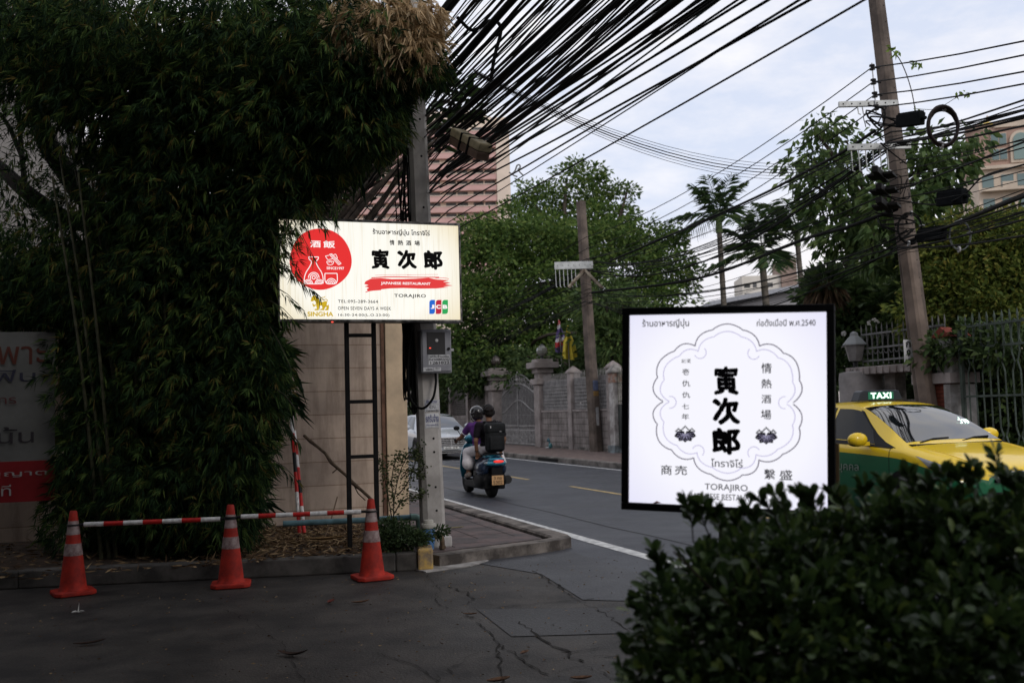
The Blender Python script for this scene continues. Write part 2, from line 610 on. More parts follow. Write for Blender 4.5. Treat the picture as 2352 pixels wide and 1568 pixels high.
# cracks in the lot, traced as jagged dirt filled grooves
def crack(mb, px, wd, jag=.03, z=.0075):
    P = [W(*G(x, y), z) for x, y in px]
    out = []
    for a, b in zip(P[:-1], P[1:]):
        n = max(2, int(np.linalg.norm(b - a) / .06))
        d, s, _ = frame(b - a)
        s = np.array([s[0], s[1], 0])
        for k in range(n):
            out.append(a + (b - a) * k / n + s * random.gauss(0, jag * .45))
    out.append(P[-1])
    for i in range(len(out) - 1):
        d, s, _ = frame(out[i + 1] - out[i])
        w0 = wd * random.uniform(.1, .75)
        q = np.array([s[0], s[1], 0]) * w0 * .5
        mb.add([out[i] - q, out[i] + q, out[i + 1] + q, out[i + 1] - q], [(0, 1, 2, 3)])
mb = MB()
for px, wd in [(((1225, 1312), (1270, 1340), (1340, 1385), (1405, 1420), (1447, 1452)), .022), (((1140, 1395), (1250, 1385), (1365, 1375)), .016),
               (((1195, 1428), (1230, 1460), (1290, 1495), (1340, 1520)), .03), (((1290, 1497), (1400, 1490), (1590, 1482)), .02),
               (((1100, 1430), (1140, 1470), (1145, 1500), (1155, 1568)), .02), (((1140, 1480), (1190, 1510), (1260, 1550)), .018),
               (((1370, 1505), (1410, 1510), (1440, 1540)), .02), (((1070, 1405), (1100, 1430)), .014), (((1025, 1345), (1070, 1360), (1090, 1380), (1060, 1390)), .03),
               (((980, 1320), (1010, 1350), (1000, 1385), (1040, 1400)), .012), (((860, 1500), (960, 1530), (1010, 1568)), .012), (((520, 1400), (640, 1470), (700, 1568)), .01),
               (((1240, 1548), (1340, 1530), (1440, 1568)), .012), (((1100, 1500), (1040, 1530), (1000, 1568)), .012)]:
    crack(mb, px, wd)
mb.build('pavement_crack', M_crack, kind='structure')

# near pavement: slabs behind a worn kerb that ends at the driveway
M_pave = mat('paving_slab', (.125, .092, .088), .85, c2=(.070, .062, .062), scale=3.5, bump=.3, detail=9)
poly_struct('pavement', [(9.70, 2.36), (9.86, 2.9), (10.16, 3.82), (240, 3.88), (240, 2.36)], .106, M_pave, .1)
mb = MB()
def kerb_run(pts, wd, z0, z1, side=1):
    """pts (u,v) polyline of the outer edge"""
    out, inn = [], []
    for i, p in enumerate(pts):
        a = np.array(pts[max(i - 1, 0)]); b = np.array(pts[min(i + 1, len(pts) - 1)])
        d = (b - a) / np.linalg.norm(b - a)
        nn = np.array([-d[1], d[0]]) * wd * side
        out.append(np.array(p)); inn.append(np.array(p) + nn)
    n = len(pts)
    vs = [W(*o, z0) for o in out] + [W(*o, z1 - .02) for o in out] + [W(*(o * .9 + i_ * .1), z1) for o, i_ in zip(out, inn)] + [W(*i_, z1) for i_ in inn] + [W(*i_, z0) for i_ in inn]
    fs = []
    for i in range(n - 1):
        for k in range(4):
            fs.append((k * n + i, k * n + i + 1, (k + 1) * n + i + 1, (k + 1) * n + i))
    fs.append(tuple(k * n for k in range(5)))
    fs.append(tuple(k * n + n - 1 for k in range(5)))
    mb.add(vs, fs)
kp = [(9.62, 2.42)]
for k in range(1, 9):
    t = k / 8
    kp.append((9.62 + (10.08 - 9.62) * t + random.uniform(-.015, .015), 2.42 + (3.82 - 2.42) * t + random.uniform(-.01, .01)))
kp += [(10.15, 3.92), (10.3, 3.95)]
kp += [(10.3 + 1.0 * k, 3.95 + random.uniform(-.006, .006)) for k in range(1, 60)]
kp += [(240, 3.95)]
kerb_run(kp, .22, 0, .112)
mb.build('kerb', mat('kerb_concrete', (.20, .175, .155), .9, c2=(.055, .047, .042), scale=3, bump=.4, detail=10), kind='structure')
mb = MB()                                        # joints between the slabs
for k in range(26):
    u = 10.2 + .62 * k
    strip(mb, u, u + .012, 2.5 if u < 10.7 else 2.5, 3.25 if u < 10.4 else 3.72, .1075)
for v in (2.78, 3.2, 3.62):
    strip(mb, 9.95 if v < 2.9 else 10.5, 60, v, v + .012, .1078)
mb.build('pavement_joint', M_crack, kind='structure')
poly_struct('cement_apron', [(9.62, 2.44), (9.86, 2.96), (9.55, 3.02), (9.3, 2.75), (9.16, 2.28), (9.4, 2.22)], .012, M_concl, .011)

# far pavement
M_pave2 = mat('far_paving', (.17, .125, .11), .9, c2=(.10, .075, .068), scale=5, bump=.2, detail=8)
poly_struct('pavement', [(-40, 10.66), (-40, 13.4), (240, 13.4), (240, 10.66)], .138, M_pave2, .13)
mb = MB()
kerb_run([(-40 + 2 * k, 10.52) for k in range(141)], .14, 0, .145, side=1)
mb.build('kerb', M_concd, kind='structure')
mb = MB()
du, dv = G(1265, 1060)
mb.bb(-.8, .8, -.012, .012, .02, .1)
o = mb.build('kerb_drain', mat('drain_void', (.008, .008, .008), 1), kind='structure', loc=W(27.3, 10.515), rz=RA + math.pi / 2)

# ------------------------------------------------------------------ planter bed
t = road_thing('planter_kerb', 'low dark concrete kerb holding the bamboo bed, with a yellow painted end block', 'kerb', 9.33, 2.24, drz=rad(-12.5))
mb = MB()
x = -7.0
while x < -.02:
    w_ = min(3.4, 0 - x)
    mb.bb(x, x + w_ - .004, random.uniform(-.006, .006), .17, 0, .15 + .02 * (x + 7) / 7 + random.uniform(-.004, .004))
    x += w_
mb.build('kerb_stone', mat('mossy_kerb', (.115, .105, .095), .95, c2=(.045, .042, .038), scale=2.2, bump=.4, detail=10, spec=.2), t, bevel=.015)
mb = MB()
mb.bb(.006, .15, -.03, .28, 0, .205)
mb.build('end_block', mat('worn_yellow_paint', (.50, .33, .10), .7, c2=(.22, .17, .12), scale=11, bump=.3, detail=9), t, bevel=.02, label='worn yellow painted end block')
poly_struct('planter_soil', [(10.72, -4.0), (9.44, 2.3), (12.9, 2.45), (12.9, -9), (11.2, -9)], .135, M_soil)

# ------------------------------------------------------------------ beige boundary wall
UW = 12.9
def brickmat(name, c, c2, cm, bw, bh, ms=.008, rough=.85, off=0.5, swap=False, bump=.25):
    m = mat(name, c, rough, c2=c2, scale=1.4, bump=0, detail=9)
    t = m.node_tree
    b = t.nodes['Principled BSDF']
    col = b.inputs['Base Color'].links[0].from_socket
    tcn = t.nodes.new('ShaderNodeTexCoord')
    sp = t.nodes.new('ShaderNodeSeparateXYZ')
    cb = t.nodes.new('ShaderNodeCombineXYZ')
    t.links.new(tcn.outputs['Object'], sp.inputs[0])
    t.links.new(sp.outputs['Y' if swap else 'X'], cb.inputs[0])
    t.links.new(sp.outputs['Z'], cb.inputs[1])
    br = t.nodes.new('ShaderNodeTexBrick')
    br.offset = off
    br.inputs['Scale'].default_value = 1
    br.inputs['Brick Width'].default_value = bw
    br.inputs['Row Height'].default_value = bh
    br.inputs['Mortar Size'].default_value = ms
    br.inputs['Mortar Smooth'].default_value = .3
    br.inputs['Color1'].default_value = (1, 1, 1, 1)
    br.inputs['Color2'].default_value = (.82, .82, .82, 1)
    br.inputs['Mortar'].default_value = (*cm, 1)
    t.links.new(cb.outputs[0], br.inputs['Vector'])
    mm = t.nodes.new('ShaderNodeMixRGB')
    mm.blend_type = 'MULTIPLY'
    mm.inputs[0].default_value = 1
    t.links.new(col, mm.inputs[1])
    t.links.new(br.outputs['Color'], mm.inputs[2])
    t.links.new(mm.outputs[0], b.inputs['Base Color'])
    mp2 = t.nodes.new('ShaderNodeMapping')           # rain streaks and damp patches
    mp2.inputs['Scale'].default_value = (5, 5, .7)
    n2 = t.nodes.new('ShaderNodeTexNoise')
    n2.inputs['Scale'].default_value = 1.3
    n2.inputs['Detail'].default_value = 9
    n2.inputs['Roughness'].default_value = .7
    r2 = t.nodes.new('ShaderNodeValToRGB')
    r2.color_ramp.elements[0].position = .34
    r2.color_ramp.elements[0].color = (.55, .52, .5, 1)
    r2.color_ramp.elements[1].position = .55
    r2.color_ramp.elements[1].color = (1, 1, 1, 1)
    m2 = t.nodes.new('ShaderNodeMixRGB')
    m2.blend_type = 'MULTIPLY'
    m2.inputs[0].default_value = .8
    t.links.new(tcn.outputs['Object'], mp2.inputs[0])
    t.links.new(mp2.outputs[0], n2.inputs[0])
    t.links.new(n2.outputs['Fac'], r2.inputs[0])
    t.links.new(mm.outputs[0], m2.inputs[1])
    t.links.new(r2.outputs[0], m2.inputs[2])
    t.links.new(m2.outputs[0], b.inputs['Base Color'])
    bp = t.nodes.new('ShaderNodeBump')
    bp.inputs['Strength'].default_value = bump
    bp.inputs['Distance'].default_value = .02
    bp.invert = True
    t.links.new(br.outputs['Fac'], bp.inputs['Height'])
    t.links.new(bp.outputs[0], b.inputs['Normal'])
    return m
M_beige = brickmat('beige_block', (.60, .47, .37), (.45, .35, .28), (.6, .55, .5), 1.1, .30, .007, off=0.0, bump=.4)
M_pier = mat('beige_plaster', (.64, .49, .33), .85, c2=(.47, .36, .25), scale=1.8, bump=.15, detail=9)
t = road_thing('boundary_wall', 'beige block boundary wall with a plain end pier beneath the lit cream sign', 'wall', 0, UW)
t.location = Vector(W(UW, 0, 0))
vr0, _ = PU(885, 900, UW)
vr1, _ = PU(933, 900, UW)
mb = MB(); mb.bb(-2.2, vr0 - .012, .0, .14, 0, 3.0); mb.build('wall_panel', M_beige, t)
mb = MB(); mb.bb(vr0, vr1, -.05, .22, 0, 3.05); mb.build('pier', M_pier, t, bevel=.01)
mb = MB(); mb.bb(vr0 - .055, vr0 - .012, -.03, 0, 0.1, 2.9); mb.build('drain_channel', mat('rust_stain', (.14, .075, .05), .8, var=.3, scale=7), t)
mb = MB(); mb.bb(-2.25, vr1 + .03, -.06, .26, 3.05, 3.12); mb.build('coping', M_conc, t, bevel=.01)

# dark yard wall at left with a notice banner
t = road_thing('yard_wall', 'dark grey rendered yard wall behind the bamboo at the left edge', 'wall', 11.6, 0)
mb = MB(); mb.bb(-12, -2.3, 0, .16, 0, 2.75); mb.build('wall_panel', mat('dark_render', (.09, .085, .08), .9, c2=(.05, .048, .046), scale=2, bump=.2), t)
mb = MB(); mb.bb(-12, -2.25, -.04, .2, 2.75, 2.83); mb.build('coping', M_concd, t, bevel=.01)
UB = 11.2
bx1, bz1 = PU(127, 762, UB); bx0, bz0 = PU(127, 1148, UB); bxs, bzs = PU(127, 1055, UB)
t = road_thing('notice_banner', 'white vinyl notice banner with dark lettering and a red bottom band, cut off at left', 'banner', UB, bx1, 0)
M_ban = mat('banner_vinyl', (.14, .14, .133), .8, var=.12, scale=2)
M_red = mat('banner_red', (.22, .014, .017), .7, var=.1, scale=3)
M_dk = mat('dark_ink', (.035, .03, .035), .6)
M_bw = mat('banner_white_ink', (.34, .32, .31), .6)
def banner_sheet(z0, z1, y):
    mb = MB()
    n = 30
    vs = [(-1.9 + 1.9 * i / n, y + .012 * math.sin(i * .9), z) for i in range(n + 1) for z in (z0, z1)]
    vs += [(p[0], p[1] + .006, p[2]) for p in vs]
    k = 2 * n + 2
    fs = [(2 * i, 2 * i + 2, 2 * i + 3, 2 * i + 1) for i in range(n)] + [(k + 2 * i, k + 2 * i + 1, k + 2 * i + 3, k + 2 * i + 2) for i in range(n)]
    fs += [(0, 1, k + 1, k), (2 * n, k + 2 * n, k + 2 * n + 1, 2 * n + 1)]
    mb.add(vs, fs)
    return mb
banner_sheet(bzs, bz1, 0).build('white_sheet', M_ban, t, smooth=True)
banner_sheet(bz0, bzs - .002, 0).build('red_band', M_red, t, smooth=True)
def banner_text(body, px0, px1, y0, y1, m):
    # box from photo pixels; text may start left of the frame
    xa, za = PU(px0, y1, UB); xb, zb = PU(px1, y0, UB)
    lettering(body, (xa - bx1, za, xb - bx1, zb), t, m, y=-.016)
banner_text('เฉพาะ', -75, 105, 795, 838, mat('brown_ink', (.10, .03, .02), .6))
banner_text('ลูกค้าลฟิน', -250, 82, 845, 890, mat('navy_ink', (.03, .03, .05), .6))
banner_text('ไทร', -20, 38, 905, 928, mat('maroon_ink', (.10, .03, .03), .6))
banner_text('เท่านั้น', -110, 78, 978, 1022, M_dk)
banner_text('ไม่ได้รับอนุญาต', -230, 108, 1075, 1108, M_bw)
banner_text('ทันที', -60, 26, 1112, 1142, M_bw)

# grey neighbour building glimpsed through the leaves at left
t = road_thing('neighbour_building', 'plain grey building wall glimpsed through leaves at upper left', 'building', 19, 0)
M_grey = mat('grey_render', (.22, .205, .195), .85, var=.2, scale=.8)
v1, _ = PU(132, 300, 19)
mb = MB(); mb.bb(-16, v1, 0, 6, 0, 9.5); mb.build('wall', M_grey, t)
mb = MB(); mb.bb(v1 + .01, v1 + .07, -.05, 0.05, 0, 9.4); mb.build('downpipe', M_conc, t)
mb = MB(); mb.bb(-16.2, v1 + .15, -.15, 6.1, 9.5, 9.7); mb.build('roof', M_concd, t)
v2, _ = PU(168, 300, 22); v3, z3 = PU(238, 325, 22)
t = road_thing('neighbour_house', 'low grey house gable half hidden by a dark forked tree trunk', 'house', 22, 0)
mb = MB(); mb.prism([(v2, 0), (v3, 0), (v3, z3 - .6), ((v2 + v3) / 2, z3), (v2, z3 - .5)], 0, 5, f=lambda p: (p[0], p[2], p[1])); mb.build('wall', M_grey, t)
mb = MB(); mb.prism([(v2 - .1, z3 - .56), ((v2 + v3) / 2, z3 + .02), (v3 + .1, z3 - .66), (v3 + .1, z3 - .58), ((v2 + v3) / 2, z3 + .1), (v2 - .1, z3 - .48)], -.1, 5.1, f=lambda p: (p[0], p[2], p[1])); mb.build('roof', M_concd, t)
M_win0 = mat('dim_window', (.02, .02, .02), .15)
# ---- unseen blockers added to shade the yard: rear building, side building, roof sheet
RB = road_thing('rear_blocker', 'unseen dark building added behind the camera, with a deep eave, to shade the yard', 'building', -2.2, 0)
M_blocker = mat('dark_blocker', (.05, .04, .034), .8, var=.3, scale=3)
mb = MB(); mb.bb(-14, 4.2, -9, 0, 0, 11); mb.build('wall', M_blocker, RB)
mb = MB(); mb.bb(-14, .6, .002, 3.1, 3.05, 3.2); mb.build('eave', M_blocker, RB)  # unseen overhang, added to darken the foreground
mb = MB(); mb.bb(-14.5, 4.7, -9.5, .5, 11, 11.3); mb.build('roof', M_blocker, RB)
for x in (-11.5, -8.5, -5.5, -2.5, .5):
    mb = MB(); mb.bb(x, x + 1.8, .002, .04, .9, 2.3); mb.build('window', M_win0, RB)
YB = road_thing('side_blocker', 'tall plain grey building added along the left, outside the frame, to shade the yard', 'building', 4, -6.6)  # never in view, added to keep the left side dark
mb = MB(); mb.bb(-8, 0, -6.2, 6.4, 0, 9); mb.build('wall', mat('grey_blocker', (.12, .115, .11), .9, var=.2, scale=1), YB)
mb = MB(); mb.bb(-8.2, .25, -6.4, 6.6, 9, 9.3); mb.build('roof', M_concd, YB)
CP = road_thing('blocker', 'unseen added carport roof over the left part of the yard, above the frame', 'blocker', 0, 0)  # roof added out of view to cut sky light on the left
mb = MB(); mb.bb(-6.5, -.5, .6, 6.9, 5.0, 5.12); mb.build('roof_sheet', M_blocker, CP)
for x, y in ((-6.3, .8), (-6.3, 6.6)):
    mb = MB(); mb.bb(x - .08, x + .08, y - .08, y + .08, 0, 4.995); mb.build('post', M_blocker, CP)
# ================================================================== NEAR STREET FURNITURE
M_blkm = mat('black_painted_steel', (.007, .0065, .0065), .6, var=.3, scale=20, spec=.15)
M_steel = mat('galvanised_steel', (.34, .34, .34), .42, .75, var=.2, scale=9)
M_orange = mat('cone_rubber', (.46, .032, .018), .65, c2=(.26, .023, .016), scale=9, detail=10, bump=.1)
M_refl = mat('cone_reflective', (.38, .30, .28), .5, c2=(.16, .09, .085), scale=9, detail=9)
M_pred = mat('bar_red', (.55, .025, .02), .4, c2=(.36, .02, .018), scale=24, detail=8)
M_pwht = mat('bar_white', (.74, .72, .69), .4, c2=(.52, .50, .48), scale=24, detail=8)
M_pblk = mat('bar_black', (.015, .015, .015), .5)

# ---- traffic cones and their bars
def make_cone(label):
    t = thing('traffic_cone', label, 'traffic cone', group='traffic cones along the planter kerb')
    mb = MB()
    mb.prism([(-.17, -.12), (-.12, -.17), (.12, -.17), (.17, -.12), (.17, .12), (.12, .17), (-.12, .17), (-.17, .12)], 0, .035)
    mb.build('base', M_orange, t, bevel=.008)
    R = lambda z: .118 + (.030 - .118) * (z / .70)
    mb = MB()
    mb.lathe([(R(.03) + .012, .03), (R(.06), .06)] + [(R(z), z) for z in np.linspace(.1, .69, 12)] + [(.024, .70), (.018, .66)], 28)
    mb.build('cone_body', M_orange, t, smooth=True)
    for z0, z1 in ((.325, .425), (.50, .615)):
        mb = MB()
        mb.lathe([(R(z0) - .004, z0), (R(z0) + .002, z0), (R(z1) + .002, z1), (R(z1) - .004, z1)], 28)
        mb.build('reflective_band', M_refl, t, smooth=True)
    return t
cone = make_cone('orange traffic cone farthest left, beside the notice banner')
cpos = [(168, 1364), (531, 1346), (855, 1329)]
clab = ['orange traffic cone farthest left, deepest in the shade beside the notice banner', 'orange traffic cone standing between the two striped bars', 'orange traffic cone standing in front of the black sign frame']
for i, (px, lb) in enumerate(zip(cpos, clab)):
    o = cone if i == 0 else copy_tree(cone)
    u, v = G(*px)
    o.location = Vector(W(u, v, .005))
    o.rotation_euler = (0, 0, RA + (.25, -.12, .1)[i])
    o.scale = (1, 1, 1.02)
    o['label'] = lb
    o['group'] = 'traffic cones along the planter kerb'
def striped_bar(name, P, Q, label, r=.021, n=7, start=1, group=None, ends=True, dark=None):
    P, Q = np.array(P), np.array(Q)
    t = thing(name, label, 'barrier pole', P, 0, group)
    d = Q - P
    Lg = np.linalg.norm(d)
    d /= Lg
    a, b = (.09, Lg - .09) if ends else (0, Lg)
    for k in range(n):
        z0, z1 = a + (b - a) * k / n, a + (b - a) * (k + 1) / n
        mb = MB(); mb.tube([d * (z0 + (.001 if k else 0)), d * z1], r, 14)
        wm = (k + start) % 2
        m = M_pwht if wm else M_pred
        if dark and k in dark: m = M_pblk
        mb.build('white_band' if wm and m is not M_pblk else ('black_band' if m is M_pblk else 'red_band'), m, t, smooth=True)
    if ends:
        for z0, z1 in ((0, a), (b, Lg)):
            mb = MB(); mb.tube([d * z0, d * z1], r * .62, 12); mb.build('end_sleeve', M_pblk, t, smooth=True)
    for z in (0, Lg):
        if ends:
            mb = MB()
            c = d * z
            mb.tube([c + np.array([.048 * math.cos(q), .048 * math.sin(q), 0]) for q in np.linspace(0, 2 * math.pi, 16)], .008, 6)
            mb.build('ring', M_pblk, t, smooth=True)
    return t
tops = [W(*G(*p), .595) for p in cpos]
striped_bar('cone_bar', tops[0], tops[1], 'red and white striped bar linking the left cone to the middle cone', group='striped bars between the cones')
striped_bar('cone_bar', tops[1] + (tops[2] - tops[1]) * .0 + np.array([0, 0, .012]), tops[2] + np.array([0, 0, .012]), 'red and white striped bar linking the middle cone to the right cone', group='striped bars between the cones')
# two striped poles leaning at the wall
for (b_, t_, lb, dk) in (((688, 1222), (664, 868), 'striped barrier pole leaning at the wall, left and darker one of the pair', (3,)), ((699, 1224), (676, 990), 'striped barrier pole leaning at the wall, right and whiter one of the pair', (3,))):
    u0, v0 = G(*b_, .16)
    P = W(u0, v0, .15)
    vv, zz = PU(*t_, UW - .35)
    striped_bar('barrier_pole', P, W(UW - .35, vv, zz), lb, r=.022, n=8, start=0, group='striped poles leaning at the beige wall', ends=False, dark=dk)

M_hole = mat('hole_dark', (.008, .008, .008), 1)
# ---- utility pole beside the sign, carrying a meter box
pu0, pv0 = 10.18, 2.62
def conc_pole(name, label, base, top, w0, w1, parts_mat, rz=RA, holes=(), hole_face=-1, group=None):
    base, top = np.array(base), np.array(top)
    t = thing(name, label, 'utility pole', base, rz, group)
    R = Matrix.Rotation(-rz, 3, 'Z')
    d = np.array(R @ Vector(top - base))
    mb = MB()
    vs = []
    for c, w_ in ((np.zeros(3), w0), (d, w1)):
        ch = w_ * .18
        h = w_ / 2
        for x, y in ((-h + ch, -h), (h - ch, -h), (h, -h + ch), (h, h - ch), (h - ch, h), (-h + ch, h), (-h, h - ch), (-h, -h + ch)):
            vs.append((c[0] + x, c[1] + y, c[2]))
    mb.add(vs, [(i, (i + 1) % 8, 8 + (i + 1) % 8, 8 + i) for i in range(8)] + [tuple(range(7, -1, -1)), tuple(range(8, 16))])
    mb.build('shaft', parts_mat, t)
    return t, d
M_pole = mat('pole_concrete', (.47, .44, .41), .85, c2=(.30, .28, .26), scale=2.2, bump=.25, detail=10)
pole, pd = conc_pole('utility_pole', 'square grey concrete utility pole behind the lit cream sign, bearing stickers', W(pu0, pv0, .1), W(pu0 + .05, pv0 - .12, 6.6), .235, .185, M_pole)
for z in (.38, .62, .98, 1.12, 1.42, 1.80, 2.7, 3.55, 4.1, 4.5):
    f = z / 6.5
    mb = MB(); mb.lathe([(.012, 0), (.012, .004)], 10, c=(pd[0] * f + .02, pd[1] * f - (.235 + (.185 - .235) * f) / 2 - .003, z), axis='y')
    mb.build('bolt_hole', M_hole, pole)
M_paper = mat('sticker_paper', (.62, .62, .63), .6, c2=(.42, .42, .43), scale=14)
M_navy = mat('navy_print', (.02, .03, .16), .6)
M_ink = mat('black_print', (.02, .02, .02), .6)
def on_pole(px0, py0, px1, py1):
    xa, za = PU(px0, py1, 10.05); xb, zb = PU(px1, py0, 10.05)
    return xa - pv0, za - .1, xb - pv0, zb - .1
yF = lambda z: pd[1] * z / 6.5 - (.235 + (.185 - .235) * z / 6.5) / 2
for box, txts in (((978, 948, 1010, 984), [('รถรับจ้าง', .05, .42, .95, .95, M_navy), ('บริการขนย้าย', .08, .18, .92, .3, M_navy)]), ((977, 917, 1011, 946), [('รับจ้าง', .1, .72, .8, 1.0, M_navy), ('ด่วน', .3, .3, .7, .62, M_ink), ('โทร', .02, .3, .18, .7, M_navy), ('ตลอดวัน', .1, .04, .95, .2, M_ink)])):
    x0, z0, x1, z1 = on_pole(*box)
    y = yF(z0)
    mb = MB()
    jag = [(x0 + (x1 - x0) * k / 8, z0 + random.uniform(0, .012)) for k in range(9)]
    n = len(jag) + 2
    pl = jag + [(x1, z1), (x0, z1)]
    mb.add([(p[0], y - .004, p[1]) for p in pl] + [(p[0], y + .004, p[1]) for p in pl], [tuple(range(n)), tuple(range(2 * n - 1, n - 1, -1))] + [(i, (i + 1) % n, n + (i + 1) % n, n + i) for i in range(n)])
    st = mb.build('sticker', M_paper, pole, label='torn white paper sticker with blue writing')
    for b_, a, b2, c2, d2, m in txts:
        lettering(b_, (x0 + (x1 - x0) * a, z0 + (z1 - z0) * b2, x0 + (x1 - x0) * c2, z0 + (z1 - z0) * d2), st, m, y=y - .006, offset=.012)
mb = MB(); mb.bb(-.16, .16, -.17, .16, 0, .12); mb.build('footing', M_concl, pole, bevel=.02)

mx0, mz0 = PU(968, 857, 9.95); mx1, mz1 = PU(1036, 756, 9.95)
t = road_thing('meter_box', 'grey electricity meter box with a window and stickers, hung on the utility pole', 'meter box', 9.95, (mx0 + mx1) / 2, mz0)
mw, mh_ = (mx1 - mx0), mz1 - mz0
M_box = mat('meter_grey', (.25, .25, .27), .45, var=.12, scale=6)
mb = MB(); mb.bb(-mw / 2, mw / 2, .0, .14, 0, mh_); mb.build('case', M_box, t, bevel=.012)
mb = MB(); mb.bb(-mw * .46, mw * .47, -.012, -.001, .02, mh_ - .02); mb.build('lid', M_box, t, bevel=.006)
mb = MB(); mb.bb(-mw * .31, mw * .28, -.018, -.0125, mh_ * .42, mh_ * .93); mb.build('window', mat('smoked_pane', (.022, .022, .024), .15), t, bevel=.004)
mb = MB(); mb.lathe([(.014, 0), (.014, .02)], 14, c=(mw * .39, -.03, mh_ * .55), axis='y'); mb.build('lock', M_blkm, t)
mb = MB(); mb.bb(mw / 2 + .001, mw / 2 + .03, .02, .03, mh_ * .5, mh_ * .56); mb.build('hasp', M_steel, t)
mb = MB(); mb.lathe([(.016, 0), (.02, .012), (.02, .02)], 14, c=(.0, -.026, mh_ * .74), axis='y'); mb.build('dial', M_steel, t)
mb = MB(); mb.bb(-mw * .24, -mw * .19, -.021, -.0185, mh_ * .56, mh_ * .575); mb.build('indicator_lamp', mat('red_lamp', (.3, .02, .02), .5, emit=(1, .06, .03), es=3), t)
def msticker(x0, x1, z0, z1, lines, y=-.0145):
    mb = MB(); mb.bb(mw * x0, mw * x1, y, -.0122, mh_ * z0, mh_ * z1)
    s = mb.build('sticker', M_paper, t)
    for b_, a, b2, c2, d2 in lines:
        lettering(b_, (mw * (x0 + (x1 - x0) * a), mh_ * (z0 + (z1 - z0) * b2), mw * (x0 + (x1 - x0) * c2), mh_ * (z0 + (z1 - z0) * d2)), s, M_ink, y=y - .001, offset=.02)
msticker(-.27, .42, .19, .415, [('รถรับจ้าง4ล้อ', .04, .70, .96, .98), ('กลาง085ใหญ่', .02, .37, .98, .68), ('1261822', .08, .04, .98, .34)])
msticker(-.45, -.12, .035, .13, [('บริการ', .3, .2, .9, .8)])
msticker(-.10, .13, .045, .13, [('โทร', .2, .55, .8, .9)], y=-.014)
def side_cable(name, pts, r, label, parent=None):
    mb = MB(); mb.tube(cr_spline(pts, 8), r, 8)
    o = mb.build(name, M_cable, parent, smooth=True)
    return o
M_cable = mat('cable_black', (.006, .006, .006), .7, var=.25, scale=30, spec=.1)
side_cable('feed_cable', [(-.0, .05, 0), (-.02, -.02, -.12), (-.07, -.06, -.27), (-.16, .03, -.36), (-.26, .1, -.25), (-.27, .13, .1), (-.2, .15, .6)], .013, '', t)
# slack cables bundled on the pole's left face
grp = 'slack cables tied to the left side of the near pole'
for k in range(9):
    x = -.17 - .016 * k + random.uniform(-.012, .012)
    zt, zb = random.uniform(3.6, 4.6), random.uniform(1.55, 1.85)
    pts = [(x + random.uniform(-.02, .02), random.uniform(-.1, .1), z) for z in np.linspace(zt, zb, 6)]
    pts += [(x + .03, .02, zb - .05), (x + .06, .06, zb + .3), (x + .05, .1, zb + 1.0)]
    mb = MB(); mb.tube(cr_spline(pts, 6), random.choice([.007, .01, .012]), 7)
    o = mb.build('slack_cable', M_cable, None, 'black slack cable looping down the left side of the pole with the meter box', 'cable', grp, smooth=True, loc=W(pu0, pv0, 0), rz=RA)

# ---- water pipe with a blue filter housing
t = road_thing('water_pipe', 'blue green water pipe with an elbow along the foot of the beige wall', 'pipe', 10.6, 0)
M_pipe = mat('pvc_blue', (.13, .24, .28), .45, c2=(.08, .15, .17), scale=7)
def P_(px, py, u=10.6):
    v, z = PU(px, py, u)
    return (v, u - 10.6, z)
e1 = P_(952, 1187)
mb = MB(); mb.tube([P_(650, 1202, 10.75), P_(830, 1194, 10.7), P_(948, 1187)], .03, 14); mb.build('pipe_run', M_pipe, t, smooth=True)
mb = MB(); mb.tube(cr_spline([P_(942, 1187), (e1[0] + .02, e1[1], e1[2] - .005), (e1[0] + .05, e1[1], e1[2] - .05), (e1[0] + .05, e1[1], .12)], 6), .037, 14); mb.build('elbow', mat('pvc_green', (.13, .22, .19), .5, var=.2), t, smooth=True)
fv, fz = PU(982, 1215, 9.9)
t = road_thing('water_valve', 'blue round water filter housing with a white cap in front of the utility pole', 'water valve', 9.86, fv, .17)
M_blue = mat('housing_blue', (.10, .21, .40), .4, c2=(.06, .13, .26), scale=6)
fz0 = .17
mb = MB(); mb.lathe([(.05, -.05), (.055, 0.0), (.062, .02), (.066, .08), (.066, .10), (.07, .105), (.07, .125), (.066, .13), (.066, .16)], 24); mb.build('housing', M_blue, t, smooth=True)
mb = MB(); mb.lathe([(.073, .16), (.076, .165), (.076, .195), (.072, .205), (.052, .207), (.05, .235), (.044, .243), (0.01, .245)], 24); mb.build('cap', mat('cap_cream', (.42, .40, .35), .5, var=.15), t, smooth=True)
mb = MB(); mb.tube(cr_spline([(.05, -.02, .07), (.10, -.02, .08), (.13, -.02, .05), (.135, -.02, -.06)], 5), .026, 12); mb.lathe([(.034, 0), (.034, .03)], 8, c=(.135, -.02, -.05)); mb.ell((.105, -.02, .08), (.036, .036, .036)); mb.build('brass_elbow', mat('old_brass', (.12, .085, .055), .5, .5, var=.3, scale=14), t, smooth=True)
mb = MB(); mb.tube([(-.06, 0, .03), (-.2, .3, .02)], .03, 12); mb.build('inlet_pipe', M_pipe, t, smooth=True)

